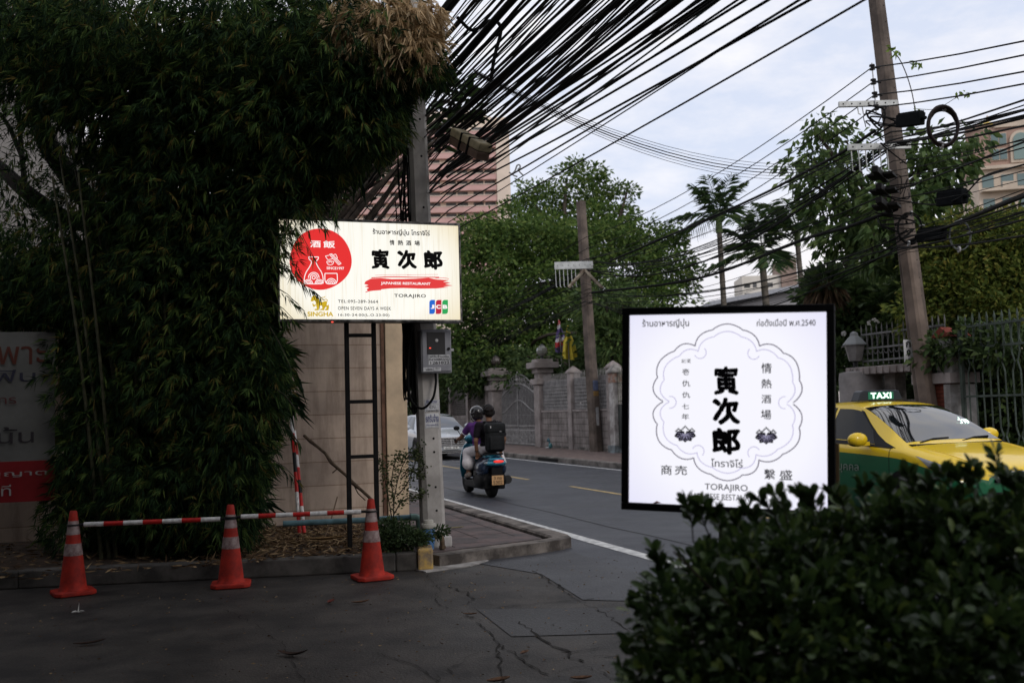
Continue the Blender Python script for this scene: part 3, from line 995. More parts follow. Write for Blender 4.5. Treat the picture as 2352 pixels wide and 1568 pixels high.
# ---- cane leaning at the wall, splinters of cane
a = at(700, 998, 12.0); b = at(864, 1160, 10.9)
pts = [a + (b - a) * k / 10 + np.array([random.uniform(-.012, .012), 0, random.uniform(-.012, .012)]) for k in range(11)]
mb = MB(); mb.tube(pts, [.018 + .006 * (k % 3 == 1) for k in range(11)], 8)
mb.tube([pts[7], pts[7] + np.array([.06, 0, -.12]), pts[7] + np.array([.14, 0, -.2])], .007, 5); mb.tube([pts[5], pts[5] + np.array([-.06, -.02, -.05])], .008, 5)
mb.build('bamboo_cane', mat('dead_cane', (.095, .065, .042), .8, var=.3, scale=14), None, 'dry brown cane leaning diagonally across the beige wall behind the black frame', 'cane', smooth=True)
for (p, q, Y0, Y1, r, lb) in (((868, 1160), (852, 1240), 10.9, 10.5, .018, 'short broken brown stick poking up behind the right cone'), ((775, 1140), (740, 1250), 11, 10.6, .007, 'thin pale dry stalk standing in the litter left of the black frame')):
    a, b = at(*p, Y0), at(*q, Y1)
    mb = MB(); mb.tube([a, (a + b) / 2 + np.array([.01, 0, 0]), b], r, 6)
    mb.build('dry_stick', mat('stick', (.16, .11, .07), .85, var=.3, scale=12), None, lb, 'stick', smooth=True)
# ================================================================== LIT SIGNS
def lit_mat(name, edge, mid, cx, cz, rx, rz, es=1.0, streak=0.0):
    """backlit acrylic: brighter where the tubes sit behind the middle of the sheet"""
    m = bpy.data.materials.new(name)
    m.use_nodes = True
    t = m.node_tree
    b = t.nodes['Principled BSDF']
    b.inputs['Roughness'].default_value = .35
    b.inputs['Base Color'].default_value = (.04, .04, .04, 1)
    b.inputs['Specular IOR Level'].default_value = .15
    tcn = t.nodes.new('ShaderNodeTexCoord')
    mpn = t.nodes.new('ShaderNodeMapping')
    mpn.inputs['Location'].default_value = (-cx / rx, 0, -cz / rz)
    mpn.inputs['Scale'].default_value = (1 / rx, 0, 1 / rz)
    gr = t.nodes.new('ShaderNodeTexGradient')
    gr.gradient_type = 'SPHERICAL'
    r = t.nodes.new('ShaderNodeValToRGB')
    r.color_ramp.elements[0].position = 0.0
    r.color_ramp.elements[0].color = (*edge, 1)
    r.color_ramp.elements[1].position = .42
    r.color_ramp.elements[1].color = (*mid, 1)
    t.links.new(tcn.outputs['Object'], mpn.inputs[0])
    t.links.new(mpn.outputs[0], gr.inputs[0])
    t.links.new(gr.outputs['Fac'], r.inputs[0])
    col = r.outputs[0]
    if streak:
        mp2 = t.nodes.new('ShaderNodeMapping')
        mp2.inputs['Scale'].default_value = (26, 1, .7)
        n = t.nodes.new('ShaderNodeTexNoise')
        n.inputs['Scale'].default_value = 2.5
        n.inputs['Detail'].default_value = 6
        r2 = t.nodes.new('ShaderNodeValToRGB')
        r2.color_ramp.elements[0].position = .30
        r2.color_ramp.elements[0].color = (.74, .68, .55, 1)
        r2.color_ramp.elements[1].position = .48
        r2.color_ramp.elements[1].color = (1, 1, 1, 1)
        mm = t.nodes.new('ShaderNodeMixRGB')
        mm.blend_type = 'MULTIPLY'
        mm.inputs[0].default_value = streak
        t.links.new(tcn.outputs['Object'], mp2.inputs[0])
        t.links.new(mp2.outputs[0], n.inputs[0])
        t.links.new(n.outputs['Fac'], r2.inputs[0])
        t.links.new(col, mm.inputs[1])
        t.links.new(r2.outputs[0], mm.inputs[2])
        col = mm.outputs[0]
    t.links.new(col, b.inputs['Emission Color'])
    b.inputs['Emission Strength'].default_value = es
    return m
def film(name, c, es=1.0):
    return mat(name, tuple(x * .05 for x in c), .4, emit=c, es=es, spec=.1)

# ---- cream light box on its black frame
US = 9.75
SV0, SV1, SZ0, SZ1 = 1.02, 2.865, 2.40, 3.42
S1 = road_thing('lightbox_sign', 'lit cream restaurant light box on a black ladder frame in front of the utility pole', 'sign', US, SV0, .15)
oz = .15
SW, SH = SV1 - SV0, SZ1 - SZ0
zz = SZ0 - oz
M_cream = lit_mat('lit_cream_acrylic', (.84, .72, .46), (1.0, .98, .90), SW * .5, zz + SH * .5, SW * .66, SH * .85, 1.0, .55)
mb = MB(); mb.bb(.02, SW - .02, .0, .02, zz + .025, zz + SH - .025); mb.build('panel', M_cream, S1)
M_alu = mat('weathered_aluminium', (.20, .19, .18), .45, .6, c2=(.03, .03, .03), scale=14, detail=8)
mb = MB()
mb.bb(0, SW, -.012, .17, zz + SH - .024, zz + SH); mb.bb(0, SW, -.012, .17, zz, zz + .024)
mb.bb(0, .0195, -.011, .17, zz + .0245, zz + SH - .0245); mb.bb(SW - .0195, SW, -.011, .17, zz + .0245, zz + SH - .0245)
mb.build('frame', M_alu, S1, bevel=.003)
mb = MB(); mb.bb(.021, SW - .021, .03, .165, zz + .026, zz + SH - .026); mb.build('back_box', M_blkm, S1)
lx0, lx1 = 1.71 - SV0, 1.985 - SV0
for x in (lx0, lx1):
    mb = MB(); mb.bb(x - .022, x + .022, .172, .212, 0, zz + SH * .5); mb.build('post', M_blkm, S1, bevel=.003)
for py in (770, 922, 1048):
    _, z_ = PU(830, py, US + .19)
    mb = MB(); mb.bb(lx0 + .0225, lx1 - .0225, .174, .21, z_ - oz - .018, z_ - oz + .018); mb.build('rung', M_blkm, S1, bevel=.003)
mb = MB(); mb.bb(1.35, 1.95 - .1, .172, .2, zz + .1, zz + .15); mb.build('bracket', M_steel, S1)
mb = MB(); mb.ell((.35 * SW * .8, -.02, zz - .004), (.012, .008, .006)); mb.build('pilot_lamp', mat('pilot_red', (.4, .02, .02), .5, emit=(1, .08, .05), es=2), S1)
def c1(cx, cy):
    px, py = (640 + cx / 4.127) * .91875, (500 + cy / 4.127) * .91875
    v, z = PU(px, py, US)
    return v - SV0, z - oz
def b1(x0, y0, x1, y1):
    xm, ym = (x0 + x1) / 2, (y0 + y1) / 2
    a, b = c1(x0, ym)[0], c1(x1, ym)[0]
    return a, c1(xm, y1)[1], b, c1(xm, y0)[1]
I_blk = mat('sign_black', (.008, .007, .007), .6, spec=.1)
I_gry = mat('sign_grey_ink', (.03, .028, .025), .6, spec=.1)
I_red = film('sign_red', (.80, .035, .035))
I_red2 = film('sign_brush_red', (.76, .05, .05))
I_wht = film('sign_white', (1.0, .93, .92))
I_gold = film('sign_gold', (.62, .42, .02))
I_gold2 = film('sign_gold_dark', (.36, .22, .02))
mb = MB()
pts = []
for k in range(64):
    a = 2 * math.pi * k / 64
    wob = 1 + .012 * math.sin(3 * a + .6) + .008 * math.sin(5 * a)
    pts.append(c1(665 + 320 * wob * math.cos(a), 612 + 316 * wob * math.sin(a)))
flat(mb, pts, -.002)
mb.build('red_disc', I_red, S1)
mb = MB()
top = [(1130, 838), (1185, 812), (1290, 806), (1400, 816), (1520, 815), (1640, 812), (1780, 803), (1850, 818), (1990, 828), (1930, 845), (2010, 852), (1950, 868), (2030, 882)]
bot = [(1930, 893), (1985, 900), (1860, 912), (1700, 914), (1520, 908), (1380, 912), (1250, 926), (1155, 944), (1140, 920), (1165, 905), (1120, 892), (1160, 878), (1116, 866)]
flat(mb, [c1(*p) for p in top + bot], -.002)
for pts, wd in ((((1190, 803), (1400, 792), (1640, 797), (1890, 797)), .010), (((1230, 776), (1420, 770), (1600, 772)), .003), (((1560, 774), (1700, 770), (1880, 768)), .003), (((1850, 806), (1930, 803), (1990, 812)), .005), (((1130, 950), (1180, 935), (1290, 925)), .008)):
    stroke([c1(*p) for p in cr_spline(pts, 5)], wd, -.0018, mb)
mb.build('brush_stroke', I_red2, S1)
for body, bx, m, off, sp in (
        ('ร้านอาหารญี่ปุ่น โทราจิโร่', (1203, 303, 1792, 376), I_blk, .022, 1.0),
        ('情', (1378, 412, 1428, 466), I_blk, .02, 1), ('熱', (1462, 415, 1518, 468), I_blk, .02, 1), ('酒', (1545, 418, 1602, 470), I_blk, .02, 1), ('場', (1633, 420, 1690, 472), I_blk, .02, 1),
        ('寅', (1190, 508, 1378, 712), I_blk, .041, 1), ('次', (1455, 515, 1660, 715), I_blk, .05, 1), ('郎', (1730, 520, 1925, 720), I_blk, .05, 1),
        ('TORAJIRO', (1425, 970, 1752, 1015), I_blk, .02, 1.1), ('TEL:095-289-3664', (845, 1030, 1258, 1062), I_gry, .014, 1.15),
        ('OPEN SEVEN DAYS A WEEK', (845, 1100, 1393, 1135), I_gry, .012, 1.1), ('16:30-24:00(L.O.23:00)', (848, 1172, 1376, 1206), I_gry, .016, 1.15)):
    lettering(body, b1(*bx), S1, m, y=-.003, offset=off, spacing=sp, warp=.015 if off > .04 else 0)
lettering('JAPANESE RESTAURANT', b1(1288, 847, 1800, 882), S1, I_wht, y=-.0035, offset=.03)
for body, bx in (('酒', (558, 418, 668, 490)), ('飯', (692, 420, 815, 495)), ('SINCE1997', (728, 690, 908, 718))):
    lettering(body, b1(*bx), S1, I_wht, y=-.0035, offset=.022)
lettering('SINGHA', b1(530, 1152, 797, 1200), S1, I_gold, y=-.003, offset=.035)
# white line drawing of flask, cup, bowl and chopsticks
mb = MB()
def ln(pts, wd=9, closed=False, sp=True):
    P = cr_spline(pts, 6) if sp else pts
    stroke([c1(*p) for p in P], wd / 4.127 * .91875 * .00418, -.0035, mb, closed)
ln([(540, 588), (592, 588), (645, 588)]); ln([(645, 588), (640, 610), (620, 638), (640, 690), (672, 740), (690, 795), (690, 848), (675, 864)])
ln([(540, 588), (548, 610), (572, 640), (552, 690), (520, 740), (500, 795), (498, 848), (512, 864)]); ln([(510, 864), (600, 865), (677, 864)])
def arc(cx, cy, r, a0=180, a1=360, wd=9):
    ln([(cx + r * math.cos(rad(a)), cy + r * math.sin(rad(a))) for a in np.linspace(a0, a1, 11)], wd, sp=False)
arc(595, 800, 17, 0, 360); arc(595, 800, 36, 150, 390); arc(595, 802, 55, 178, 362)
for cx in (540, 652):
    arc(cx, 862, 12, wd=7); arc(cx, 862, 27); arc(cx, 862, 42)
ln([(710, 757), (774, 757), (836, 757)]); ln([(836, 757), (838, 830), (815, 862), (775, 865), (735, 862), (712, 830), (710, 757)])
for r in (16, 34, 52): arc(776, 862, r)
ln([(728, 634), (765, 632), (802, 634)], 7); ln([(728, 634), (738, 658), (752, 668), (780, 668), (795, 655), (802, 634)], 7); arc(765, 650, 15, 180, 360, 5)
for a, b in (((756, 562), (850, 668)), ((768, 556), (864, 664)), ((782, 556), (878, 656)), ((850, 668), (864, 664)), ((864, 664), (878, 656)), ((756, 562), (782, 556))):
    ln([a, ((a[0] + b[0]) / 2, (a[1] + b[1]) / 2), b], 7)
ln([(716, 578), (735, 575), (752, 571)], 7); ln([(800, 566), (822, 562), (838, 600), (822, 604)], 7); ln([(716, 578), (728, 600), (742, 618)], 7); ln([(742, 618), (770, 612), (790, 606)], 7)
mb.build('line_drawing', I_wht, S1)
# gold lion emblem
def cl(x, y):
    return c1((700 + x / 11.76 - 640) * 4.127, (700 + y / 11.76 - 500) * 4.127)
mb = MB()
for pl in ([(905, 625), (905, 590), (930, 520), (945, 480), (975, 470), (1015, 442), (1040, 470), (1075, 490), (1100, 525), (1130, 550), (1150, 600), (1155, 640), (1120, 680), (1060, 690), (1045, 640), (1010, 600), (975, 615), (960, 630)],
           [(1050, 650), (1160, 630), (1240, 645), (1330, 615), (1385, 645), (1380, 700), (1330, 760), (1240, 745), (1170, 755), (1100, 780), (1060, 740)],
           [(1060, 740), (1160, 745), (1155, 800), (1135, 890), (1015, 888), (1020, 852), (1085, 840)],
           [(1230, 735), (1380, 690), (1360, 770), (1310, 830), (1300, 888), (1178, 885), (1190, 850), (1245, 835)],
           [(1340, 730), (1400, 745), (1432, 712), (1440, 800), (1420, 890), (1318, 888), (1330, 850), (1370, 830)],
           [(1055, 735), (1030, 775), (975, 782), (945, 700), (972, 680), (1005, 742), (1030, 700)]):
    flat(mb, [cl(*p) for p in pl], -.003)
stroke([cl(*p) for p in cr_spline([(1370, 640), (1392, 595), (1345, 565), (1270, 587), (1210, 572), (1192, 535), (1240, 512), (1300, 508), (1325, 478)], 5)], .007, -.003, mb)
mb.build('lion_emblem', I_gold, S1)
mb = MB()
for pl in ([(940, 600), (970, 520), (1020, 500), (1075, 545)], [(1060, 640), (1090, 700), (1085, 790)], [(1240, 650), (1235, 740), (1300, 780), (1340, 785)], [(1370, 690), (1330, 760), (1300, 830)], [(990, 560), (1020, 575), (1050, 560)]):
    stroke([cl(*p) for p in cr_spline(pl, 4)], .0025, -.0034, mb)
mb.build('lion_linework', I_gold2, S1)
# card logo: three rounded columns with letters
for (x0, x1), c, ch, lx in (((1788, 1846), (.02, .14, .62), 'J', (1800, 1840)), ((1855, 1913), (.50, .02, .05), 'C', (1858, 1906)), ((1921, 1980), (.03, .38, .10), 'B', (1926, 1974))):
    q = 22
    pts = [(x0 + q, 1030), (x1, 1030), (x1, 1152), (x1 - q * .3, 1168), (x1 - q, 1175), (x0, 1175), (x0, 1054), (x0 + q * .3, 1037)]
    mb = MB(); flat(mb, [c1(*p) for p in pts], -.002)
    cb = mb.build('card_logo', film('logo_' + ch, c), S1)
    lettering(ch, b1(lx[0], 1080, lx[1], 1122), cb, I_wht, y=-.003, offset=.05)

# ---- white light box close to the camera
M2r = np.array([math.cos(rad(-19.8)), math.sin(rad(-19.8)), 0])
n2 = np.array([M2r[1], -M2r[0], 0])
P2 = at(1430, 940, 4.35)
def p2(cx, cy):
    return plane((1540 + cx / 2.8) * .91875, (740 + cy / 2.8) * .91875, P2, n2)
A_, B_, C_ = p2(40, 85), p2(1520, 55), p2(40, 1490)
ex = nrm((B_ - A_))
ez = np.cross(ex, -n2)
ez = ez if ez[2] > 0 else -ez
O2 = p2(40, 1490)
ey = np.cross(ez, ex)                       # away from the viewer
mtx = Matrix(((ex[0], ey[0], ez[0], O2[0]), (ex[1], ey[1], ez[1], O2[1]), (ex[2], ey[2], ez[2], O2[2]), (0, 0, 0, 1)))
W2, H2 = float(np.linalg.norm(B_ - A_)), float((A_ - C_) @ ez)
S2 = thing('lightbox_sign', 'lit square white restaurant light box with thick black frame, rising behind the hedge', 'sign', matrix=mtx)
def c2(cx, cy):
    d = p2(cx, cy) - O2
    return float(d @ ex), float(d @ ez)
def b2(x0, y0, x1, y1):
    xm, ym = (x0 + x1) / 2, (y0 + y1) / 2
    return c2(x0, ym)[0], c2(xm, y1)[1], c2(x1, ym)[0], c2(xm, y0)[1]
FR = .031
mb = MB()
mb.bb(0, W2, -.014, .11, H2 - FR, H2); mb.bb(0, W2, -.014, .11, 0, FR)
mb.bb(0, FR, -.0135, .11, FR + .0005, H2 - FR - .0005); mb.bb(W2 - FR, W2, -.0135, .11, FR + .0005, H2 - FR - .0005)
mb.build('frame', mat('matt_black_frame', (.006, .006, .007), .6, spec=.12), S2, bevel=.003)
mb = MB(); mb.bb(FR + .001, W2 - FR - .001, 0, .015, FR + .001, H2 - FR - .001)
mb.build('panel', lit_mat('lit_white_acrylic', (.76, .75, .95), (.93, .925, 1.0), W2 / 2, H2 / 2, W2 * .72, H2 * .72, 1.0), S2)
mb = MB(); mb.bb(FR + .002, W2 - FR - .002, .02, .105, FR + .002, H2 - FR - .002); mb.build('back_box', M_blkm, S2)
mb = MB(); mb.bb(W2 / 2 - .03, W2 / 2 + .03, .03, .09, -float(O2[2]) + .005, -.001); mb.build('post', M_blkm, S2)
mb = MB(); mb.bb(W2 + .001, W2 + .014, .02, .05, -.6, H2 * .35); mb.build('side_conduit', mat('tan_conduit', (.16, .11, .06), .6), S2)
J_blk = mat('panel_black', (.008, .007, .010), .6, spec=.1)
J_gry = mat('panel_grey_ink', (.06, .05, .08), .6, spec=.1)
J_lav = film('panel_pale_line', (.50, .47, .70))
J_pur = film('panel_outline', (.10, .07, .16), .5)
for body, bx, m, off in (
        ('ร้านอาหารญี่ปุ่น', (185, 160, 512, 228), J_gry, .012), ('ก่อตั้งเมื่อปี พ.ศ.2540', (985, 158, 1397, 210), J_gry, .012),
        ('創', (458, 440, 487, 468), J_gry, 0), ('業', (494, 438, 525, 468), J_gry, 0), ('壱', (466, 508, 512, 552), J_gry, .01), ('仇', (463, 588, 520, 632), J_gry, .01), ('仇', (463, 670, 520, 712), J_gry, .01), ('七', (462, 753, 512, 790), J_gry, .01), ('年', (460, 822, 512, 864), J_gry, .01),
        ('情', (1018, 468, 1090, 540), J_gry, .012), ('熱', (1018, 580, 1090, 645), J_gry, .012), ('酒', (1018, 690, 1087, 750), J_gry, .012), ('場', (1014, 795, 1087, 862), J_gry, .012),
        ('寅', (685, 490, 862, 692), J_blk, .041), ('次', (672, 708, 872, 902), J_blk, .05), ('郎', (672, 920, 872, 1110), J_blk, .05),
        ('โทราจิโร่', (665, 1138, 888, 1196), J_gry, .01), ('商', (315, 1180, 392, 1250), J_gry, .01), ('売', (412, 1185, 498, 1250), J_gry, .01), ('繫', (1038, 1210, 1115, 1280), J_gry, .01), ('盛', (1145, 1215, 1235, 1285), J_gry, .01),
        ('TORAJIRO', (622, 1315, 922, 1372), J_gry, .008), ('JAPANESE RESTAURANT', (522, 1385, 1030, 1440), J_gry, .008)):
    lettering(body, b2(*bx), S2, m, y=-.002, offset=off, warp=.015 if off > .04 else 0)
arcs = [[(555, 350), (590, 275), (675, 238)], [(675, 238), (780, 195), (888, 238)], [(888, 238), (968, 275), (1005, 350)],
        [(1005, 350), (1095, 340), (1172, 400)], [(1172, 400), (1260, 460), (1284, 590)], [(1284, 590), (1300, 670), (1240, 745)],
        [(1240, 757), (1300, 830), (1282, 920)], [(1282, 920), (1270, 1030), (1168, 1105)], [(1168, 1105), (1090, 1155), (1000, 1145)],
        [(1000, 1145), (970, 1225), (885, 1250)], [(885, 1250), (780, 1290), (665, 1245)], [(665, 1245), (580, 1205), (545, 1130)],
        [(545, 1130), (460, 1135), (390, 1075)], [(390, 1075), (300, 1010), (290, 895)], [(290, 895), (262, 810), (330, 740)],
        [(330, 735), (262, 660), (292, 570)], [(292, 570), (305, 460), (410, 385)], [(410, 385), (475, 335), (555, 350)]]
mb, mb2 = MB(), MB()
for q in arcs:
    (x0, y0), (xm, ym), (x1, y1) = q
    # circle like arc through the three points
    cxm, cym = (x0 + x1) / 2, (y0 + y1) / 2
    pts = []
    for k in range(13):
        s = k / 12
        bul = math.sin(math.pi * s) ** .8
        pts.append((x0 + (x1 - x0) * s + (xm - cxm) * bul, y0 + (y1 - y0) * s + (ym - cym) * bul))
    stroke([c2(*p) for p in pts], .0042, -.0025, mb)
    stroke([c2(785 + (p[0] - 785) * .905, 742 + (p[1] - 742) * .905) for p in pts], .0036, -.0022, mb2)
mb.build('flower_outline', J_pur, S2)
for cx, cy, ang in ((590, 395, 55), (965, 400, 125), (380, 742, 0), (1180, 745, 180), (575, 1085, -55), (965, 1095, -125)):
    pts = []
    for k in range(13):
        a = rad(ang - 100 + 200 * k / 12)
        pts.append(c2(cx + 42 * math.cos(a), cy + 42 * math.sin(a)))
    stroke(pts, .0034, -.0021, mb2)
mb2.build('flower_inner_line', J_lav, S2)
def crest(cx, cy, s):
    mb, mbl = MB(), MB()
    for ang, L_ in ((-90, 66), (-165, 76), (-15, 76), (-128, 70), (-52, 70)):
        # leaves hang below the stem, lobed
        a = rad(-ang)
        dx, dy = math.cos(a), math.sin(a)
        pts = []
        for k in range(17):
            q = k / 16 * 2 * math.pi
            rr = 1 + .13 * math.cos(5 * q)
            lx, lw = L_ * .5 + L_ * .5 * math.cos(q) * rr, L_ * .36 * math.sin(q) * rr
            pts.append(c2(cx + s * (dx * lx - dy * lw), cy - 12 * s + s * (dy * lx * .92 + dx * lw)))
        flat(mb, pts, -.0022 - .0001 * abs(ang % 7))
        for w_ in (-.3, 0, .3):
            stroke([c2(cx + s * dx * 8, cy - 12 * s + s * dy * 8), c2(cx + s * (dx * L_ * .85 - dy * L_ * w_), cy - 12 * s + s * (dy * L_ * .8 + dx * L_ * w_))], .0010, -.0036, mbl)
    for bx, n, h in ((0, 3, -42), (-48, 2, -34), (48, 2, -34)):
        for k in range(n * 2 + 1):
            fx = cx + s * (bx + (k - n) * 9)
            fy = cy + s * (h - (n - abs(k - n)) * 9 + 6)
            flat(mb, [c2(fx + 6.5 * s * math.cos(rad(60 * j)), fy + 6.5 * s * math.sin(rad(60 * j))) for j in range(6)], -.0024)
    g_ = mb.build('crest', J_blk, S2)
    mbl.build('crest_veins', J_lav, g_)
crest(485, 972, .98); crest(1052, 984, 1.02)
# dead leaf lying on the lower frame
q = c2(290, 1442)
lp = O2 + ex * q[0] + ez * (FR + .002) - ey * .012
leaf_t = MB()
leaf_t.add([(-.02, 0, .0), (-.006, -.006, .008), (.02, -.002, .002), (.004, .006, .004), (0, 0, .011)], [(0, 1, 4), (1, 2, 4), (2, 3, 4), (3, 0, 4), (0, 3, 2, 1)])
leaf_t.build('dead_leaf', mat('rust_leaf', (.22, .045, .02), .7), None, 'curled rust red leaf caught on the lower frame of the white light box', 'leaf', loc=lp)
# ================================================================== OVERHEAD CABLES
def cable(pts, r, label, group, m=None, n=6, cat='cable', name='overhead_cable'):
    mb = MB()
    mb.tube(pts, r, n, cap=False)
    return mb.build(name, m or M_cable, None, label, cat, group, smooth=True)
def span(a, b, sag, n=14):
    a, b = np.array(a, float), np.array(b, float)
    return [a + (b - a) * t - np.array([0, 0, sag * 4 * t * (1 - t)]) for t in np.linspace(0, 1, n)]
M_teal = mat('cable_teal', (.012, .06, .055), .6, spec=.2)
near_lab = {
    0: ('thin black overhead cable in the dense slanting tangle above the cream sign', 'thin cables in the tangle above the cream sign'),
    1: ('medium black overhead cable in the dense slanting tangle above the cream sign', 'medium cables in the tangle above the cream sign'),
    2: ('thick lashed black cable bundle slanting across the tangle above the cream sign', 'thick lashed bundles in the tangle')}
random.seed(21)
def near_cable(z0, v0, z1, sag1, sag2, r, kind, m=None, v1=None, wob=0.0, zf=None):
    v1 = v0 + random.uniform(-.25, .35) if v1 is None else v1
    a = W(-21, v1, z1)
    p = W(10.15, v0, z0)
    b = W(47, v0 + random.uniform(-.2, .2) - .2, zf if zf is not None else z0 + random.uniform(-.35, .3))
    s1, s2 = span(a, p, sag1, 26), span(p, b, sag2, 12)
    pts = s1 + (s2[1:] if random.random() < .45 else [])
    if wob:
        for i in range(1, len(pts) - 1):
            pts[i] = pts[i] + np.array([random.uniform(-wob, wob), 0, random.uniform(-wob, wob)])
    rl = [r * (1 if i < len(s1) else (.8 if kind < 2 else .4)) for i in range(len(pts))]
    cable(pts, rl, *near_lab[kind], m=m, n=7 if kind == 2 else 5)
# the lowest single strands, then the packed middle, then the top
for k in range(15):
    z0 = 3.45 + .085 * k + random.uniform(-.03, .03)
    near_cable(z0, 2.8 + random.uniform(-.04, .2), z0 + random.uniform(-.1, .6), random.uniform(.2, .5), random.uniform(.3, .6), random.choice([.0045, .006, .007]), 0, M_teal if k in (3, 6, 9) else None)
for k in range(44):
    z0 = 3.8 + 1.75 * (k + random.uniform(0, 1)) / 44
    near_cable(z0, 2.72 + random.uniform(-.12, .25), z0 + random.uniform(-.35, .8), random.uniform(.15, .8), random.uniform(.3, .9), random.choice([.0045, .006, .008]), 0)
for k in range(15):
    z0 = 3.95 + 1.7 * (k + random.uniform(0, 1)) / 15
    near_cable(z0, 2.7 + random.uniform(-.1, .18), z0 + random.uniform(-.25, .5), random.uniform(.2, .6), random.uniform(.3, .8), random.choice([.011, .014]), 1)
for z0, z1, v0, r in ((4.02, 4.25, 2.8, .022), (4.45, 4.75, 2.75, .030), (4.95, 5.25, 2.7, .034), (5.6, 5.8, 2.7, .055)):
    near_cable(z0, v0, z1, .4, .5, r, 2, wob=.012, v1=v0 + .15)
# strands that wander across the tangle, looser and wavy
for k in range(13):
    z0 = random.uniform(4.0, 5.0)
    near_cable(z0, 2.75 + random.uniform(0, .2), z0 + random.uniform(1.2, 3.2), random.uniform(.5, 1.0), .6, random.choice([.006, .009]), 0, wob=.015, v1=2.9)
# cables that cross the road to the far pole
for k in range(6):
    a = at(1085 + 2 * k, 158 + 3 * k, 10.0)
    b = at(1990, 352 + 4.5 * k, 17.5)
    cable(span(a, b, .52 + .02 * k, 18), .007 if k in (2, 3) else .0035, 'black cable swooping over the road from the tangle to the right hand pole', 'cables crossing over the road', n=5)
# loop of black hose at the top of the tangle
a = at(1070, 200, 9.3)
P = [at(1128, 180, 9.4), at(1136, 130, 9.3), at(1150, 75, 9.2), at(1143, 52, 9.15), at(1120, 50, 9.1), at(1085, 70, 9.1), at(1050, 40, 9.0)]
cable(cr_spline(P, 6), .017, 'thick black hose curling in a hook at the upper left of the cable tangle', None, n=8, name='hose_loop')
# splice box slung in the tangle, cable clamp
def oriented(name, label, cat, P, d, up=(0, 0, 1)):
    d = nrm(np.array(d, float))
    s = nrm(np.cross(d, np.array(up, float)))
    u_ = np.cross(s, d)
    return thing(name, label, cat, matrix=Matrix(((d[0], s[0], u_[0], P[0]), (d[1], s[1], u_[1], P[1]), (d[2], s[2], u_[2], P[2]), (0, 0, 0, 1))))
p0, p1 = at(1044, 312, 8.9), at(1116, 352, 8.5)
t = oriented('splice_box', 'cream and brown oblong splice box slung in the cable tangle', 'junction box', (p0 + p1) / 2, p1 - p0)
lb = float(np.linalg.norm(p1 - p0)) * .92
mb = MB(); mb.bb(-lb / 2, lb / 2, -.07, .07, 0, .075); mb.build('lid', mat('aged_cream_plastic', (.30, .25, .15), .5, var=.25, scale=8), t, bevel=.012)
mb = MB(); mb.bb(-lb / 2 + .004, lb / 2 - .004, -.066, .066, -.075, -.001); mb.build('case', mat('brown_plastic', (.13, .085, .06), .5, var=.2, scale=8), t, bevel=.012)
for x in (-.06, .08):
    mb = MB(); mb.bb(x - .012, x + .012, -.074, .074, -.079, .079); mb.build('strap', M_cable, t)
p = at(1188, 392, 9.6)
t = thing('cable_clamp', 'small pale grey cable clamp hooked on the lowest cable near the pink building', 'clamp', p)
mb = MB(); mb.tube(cr_spline([(-.05, 0, -.03), (-.02, 0, .0), (0, 0, .05), (.025, 0, .055), (.03, 0, .03), (.01, 0, .01), (.03, 0, -.02), (.06, 0, -.05)], 5), .008, 7); mb.build('hook', mat('clamp_grey', (.5, .52, .54), .4, .3), t, smooth=True)
mb = MB(); mb.tube([(-.08, 0, -.015), (-.03, 0, -.05), (.0, 0, -.06)], .007, 6); mb.build('wedge', M_steel, t, smooth=True)

# ---- far side of the road: poles, arms, cables
VF = 12.75
PU_r, PV_r = PV(2132, 930, VF)[0], VF
ub, zb = PV(2132, 1000, VF)
ut, zt = PV(2008, -40, VF)
M_pole2 = mat('old_pole', (.15, .118, .098), .85, c2=(.08, .064, .054), scale=2.0, bump=.25, detail=10)
rbase = W(PV(2150, 1090, VF)[0], VF, .13)
rtop = W(ut, VF, zt)
pole_r, pdr = conc_pole('utility_pole', 'tall leaning brown grey utility pole behind the taxi, with a white number plate', rbase, rtop, .34, .24, M_pole2, rz=RA + rad(12))
Rr = RA + rad(12)
for k in range(26):
    mb = MB()
    f = .1 + .88 * k / 25
    hw = (.34 + (.24 - .34) * f) / 2
    mb.lathe([(.011, 0), (.011, .004)], 8, c=(pdr[0] * f + .02, pdr[1] * f - hw - .003, pdr[2] * f), axis='y')
    mb.build('bolt_hole', M_hole, pole_r)
# shorter stub pole strapped alongside
sb, stp = W(PV(2168, 1090, VF)[0], VF - .12, .13), W(PV(2096, 575, VF)[0], VF - .12, PV(2096, 575, VF)[1])
conc_pole('utility_pole', 'shorter brown concrete stub pole strapped against the tall leaning pole', sb, stp, .26, .22, mat('stub_concrete', (.19, .145, .117), .85, c2=(.12, .092, .075), scale=2.0, bump=.2, detail=10), rz=RA + rad(12))
def pole_at(base, top, z):
    f = (z - base[2]) / (top[2] - base[2])
    return base + (top - base) * f
# number plate
pz0, pz1 = PV(2075, 828, VF - .3), PV(2093, 788, VF - .3)
np_ = pole_at(rbase, rtop, pz0[1]) + 0
t = road_thing('number_plate', 'white pole number plate with Thai letter and the digit nine', 'plate', PV(2086, 825, VF - .25)[0] - .02, VF - .25, pz0[1] - .03, drz=rad(-10))
mb = MB(); mb.bb(-.085, .085, 0, .012, 0, .40); mb.build('plate', mat('plate_white', (.55, .55, .55), .5, var=.1), t)
lettering('ก', (-.045, .26, .045, .37), t, M_ink, y=-.004, offset=.03); lettering('9', (-.04, .10, .04, .22), t, M_ink, y=-.004, offset=.03); lettering('.', (-.018, .03, .018, .065), t, M_ink, y=-.004)

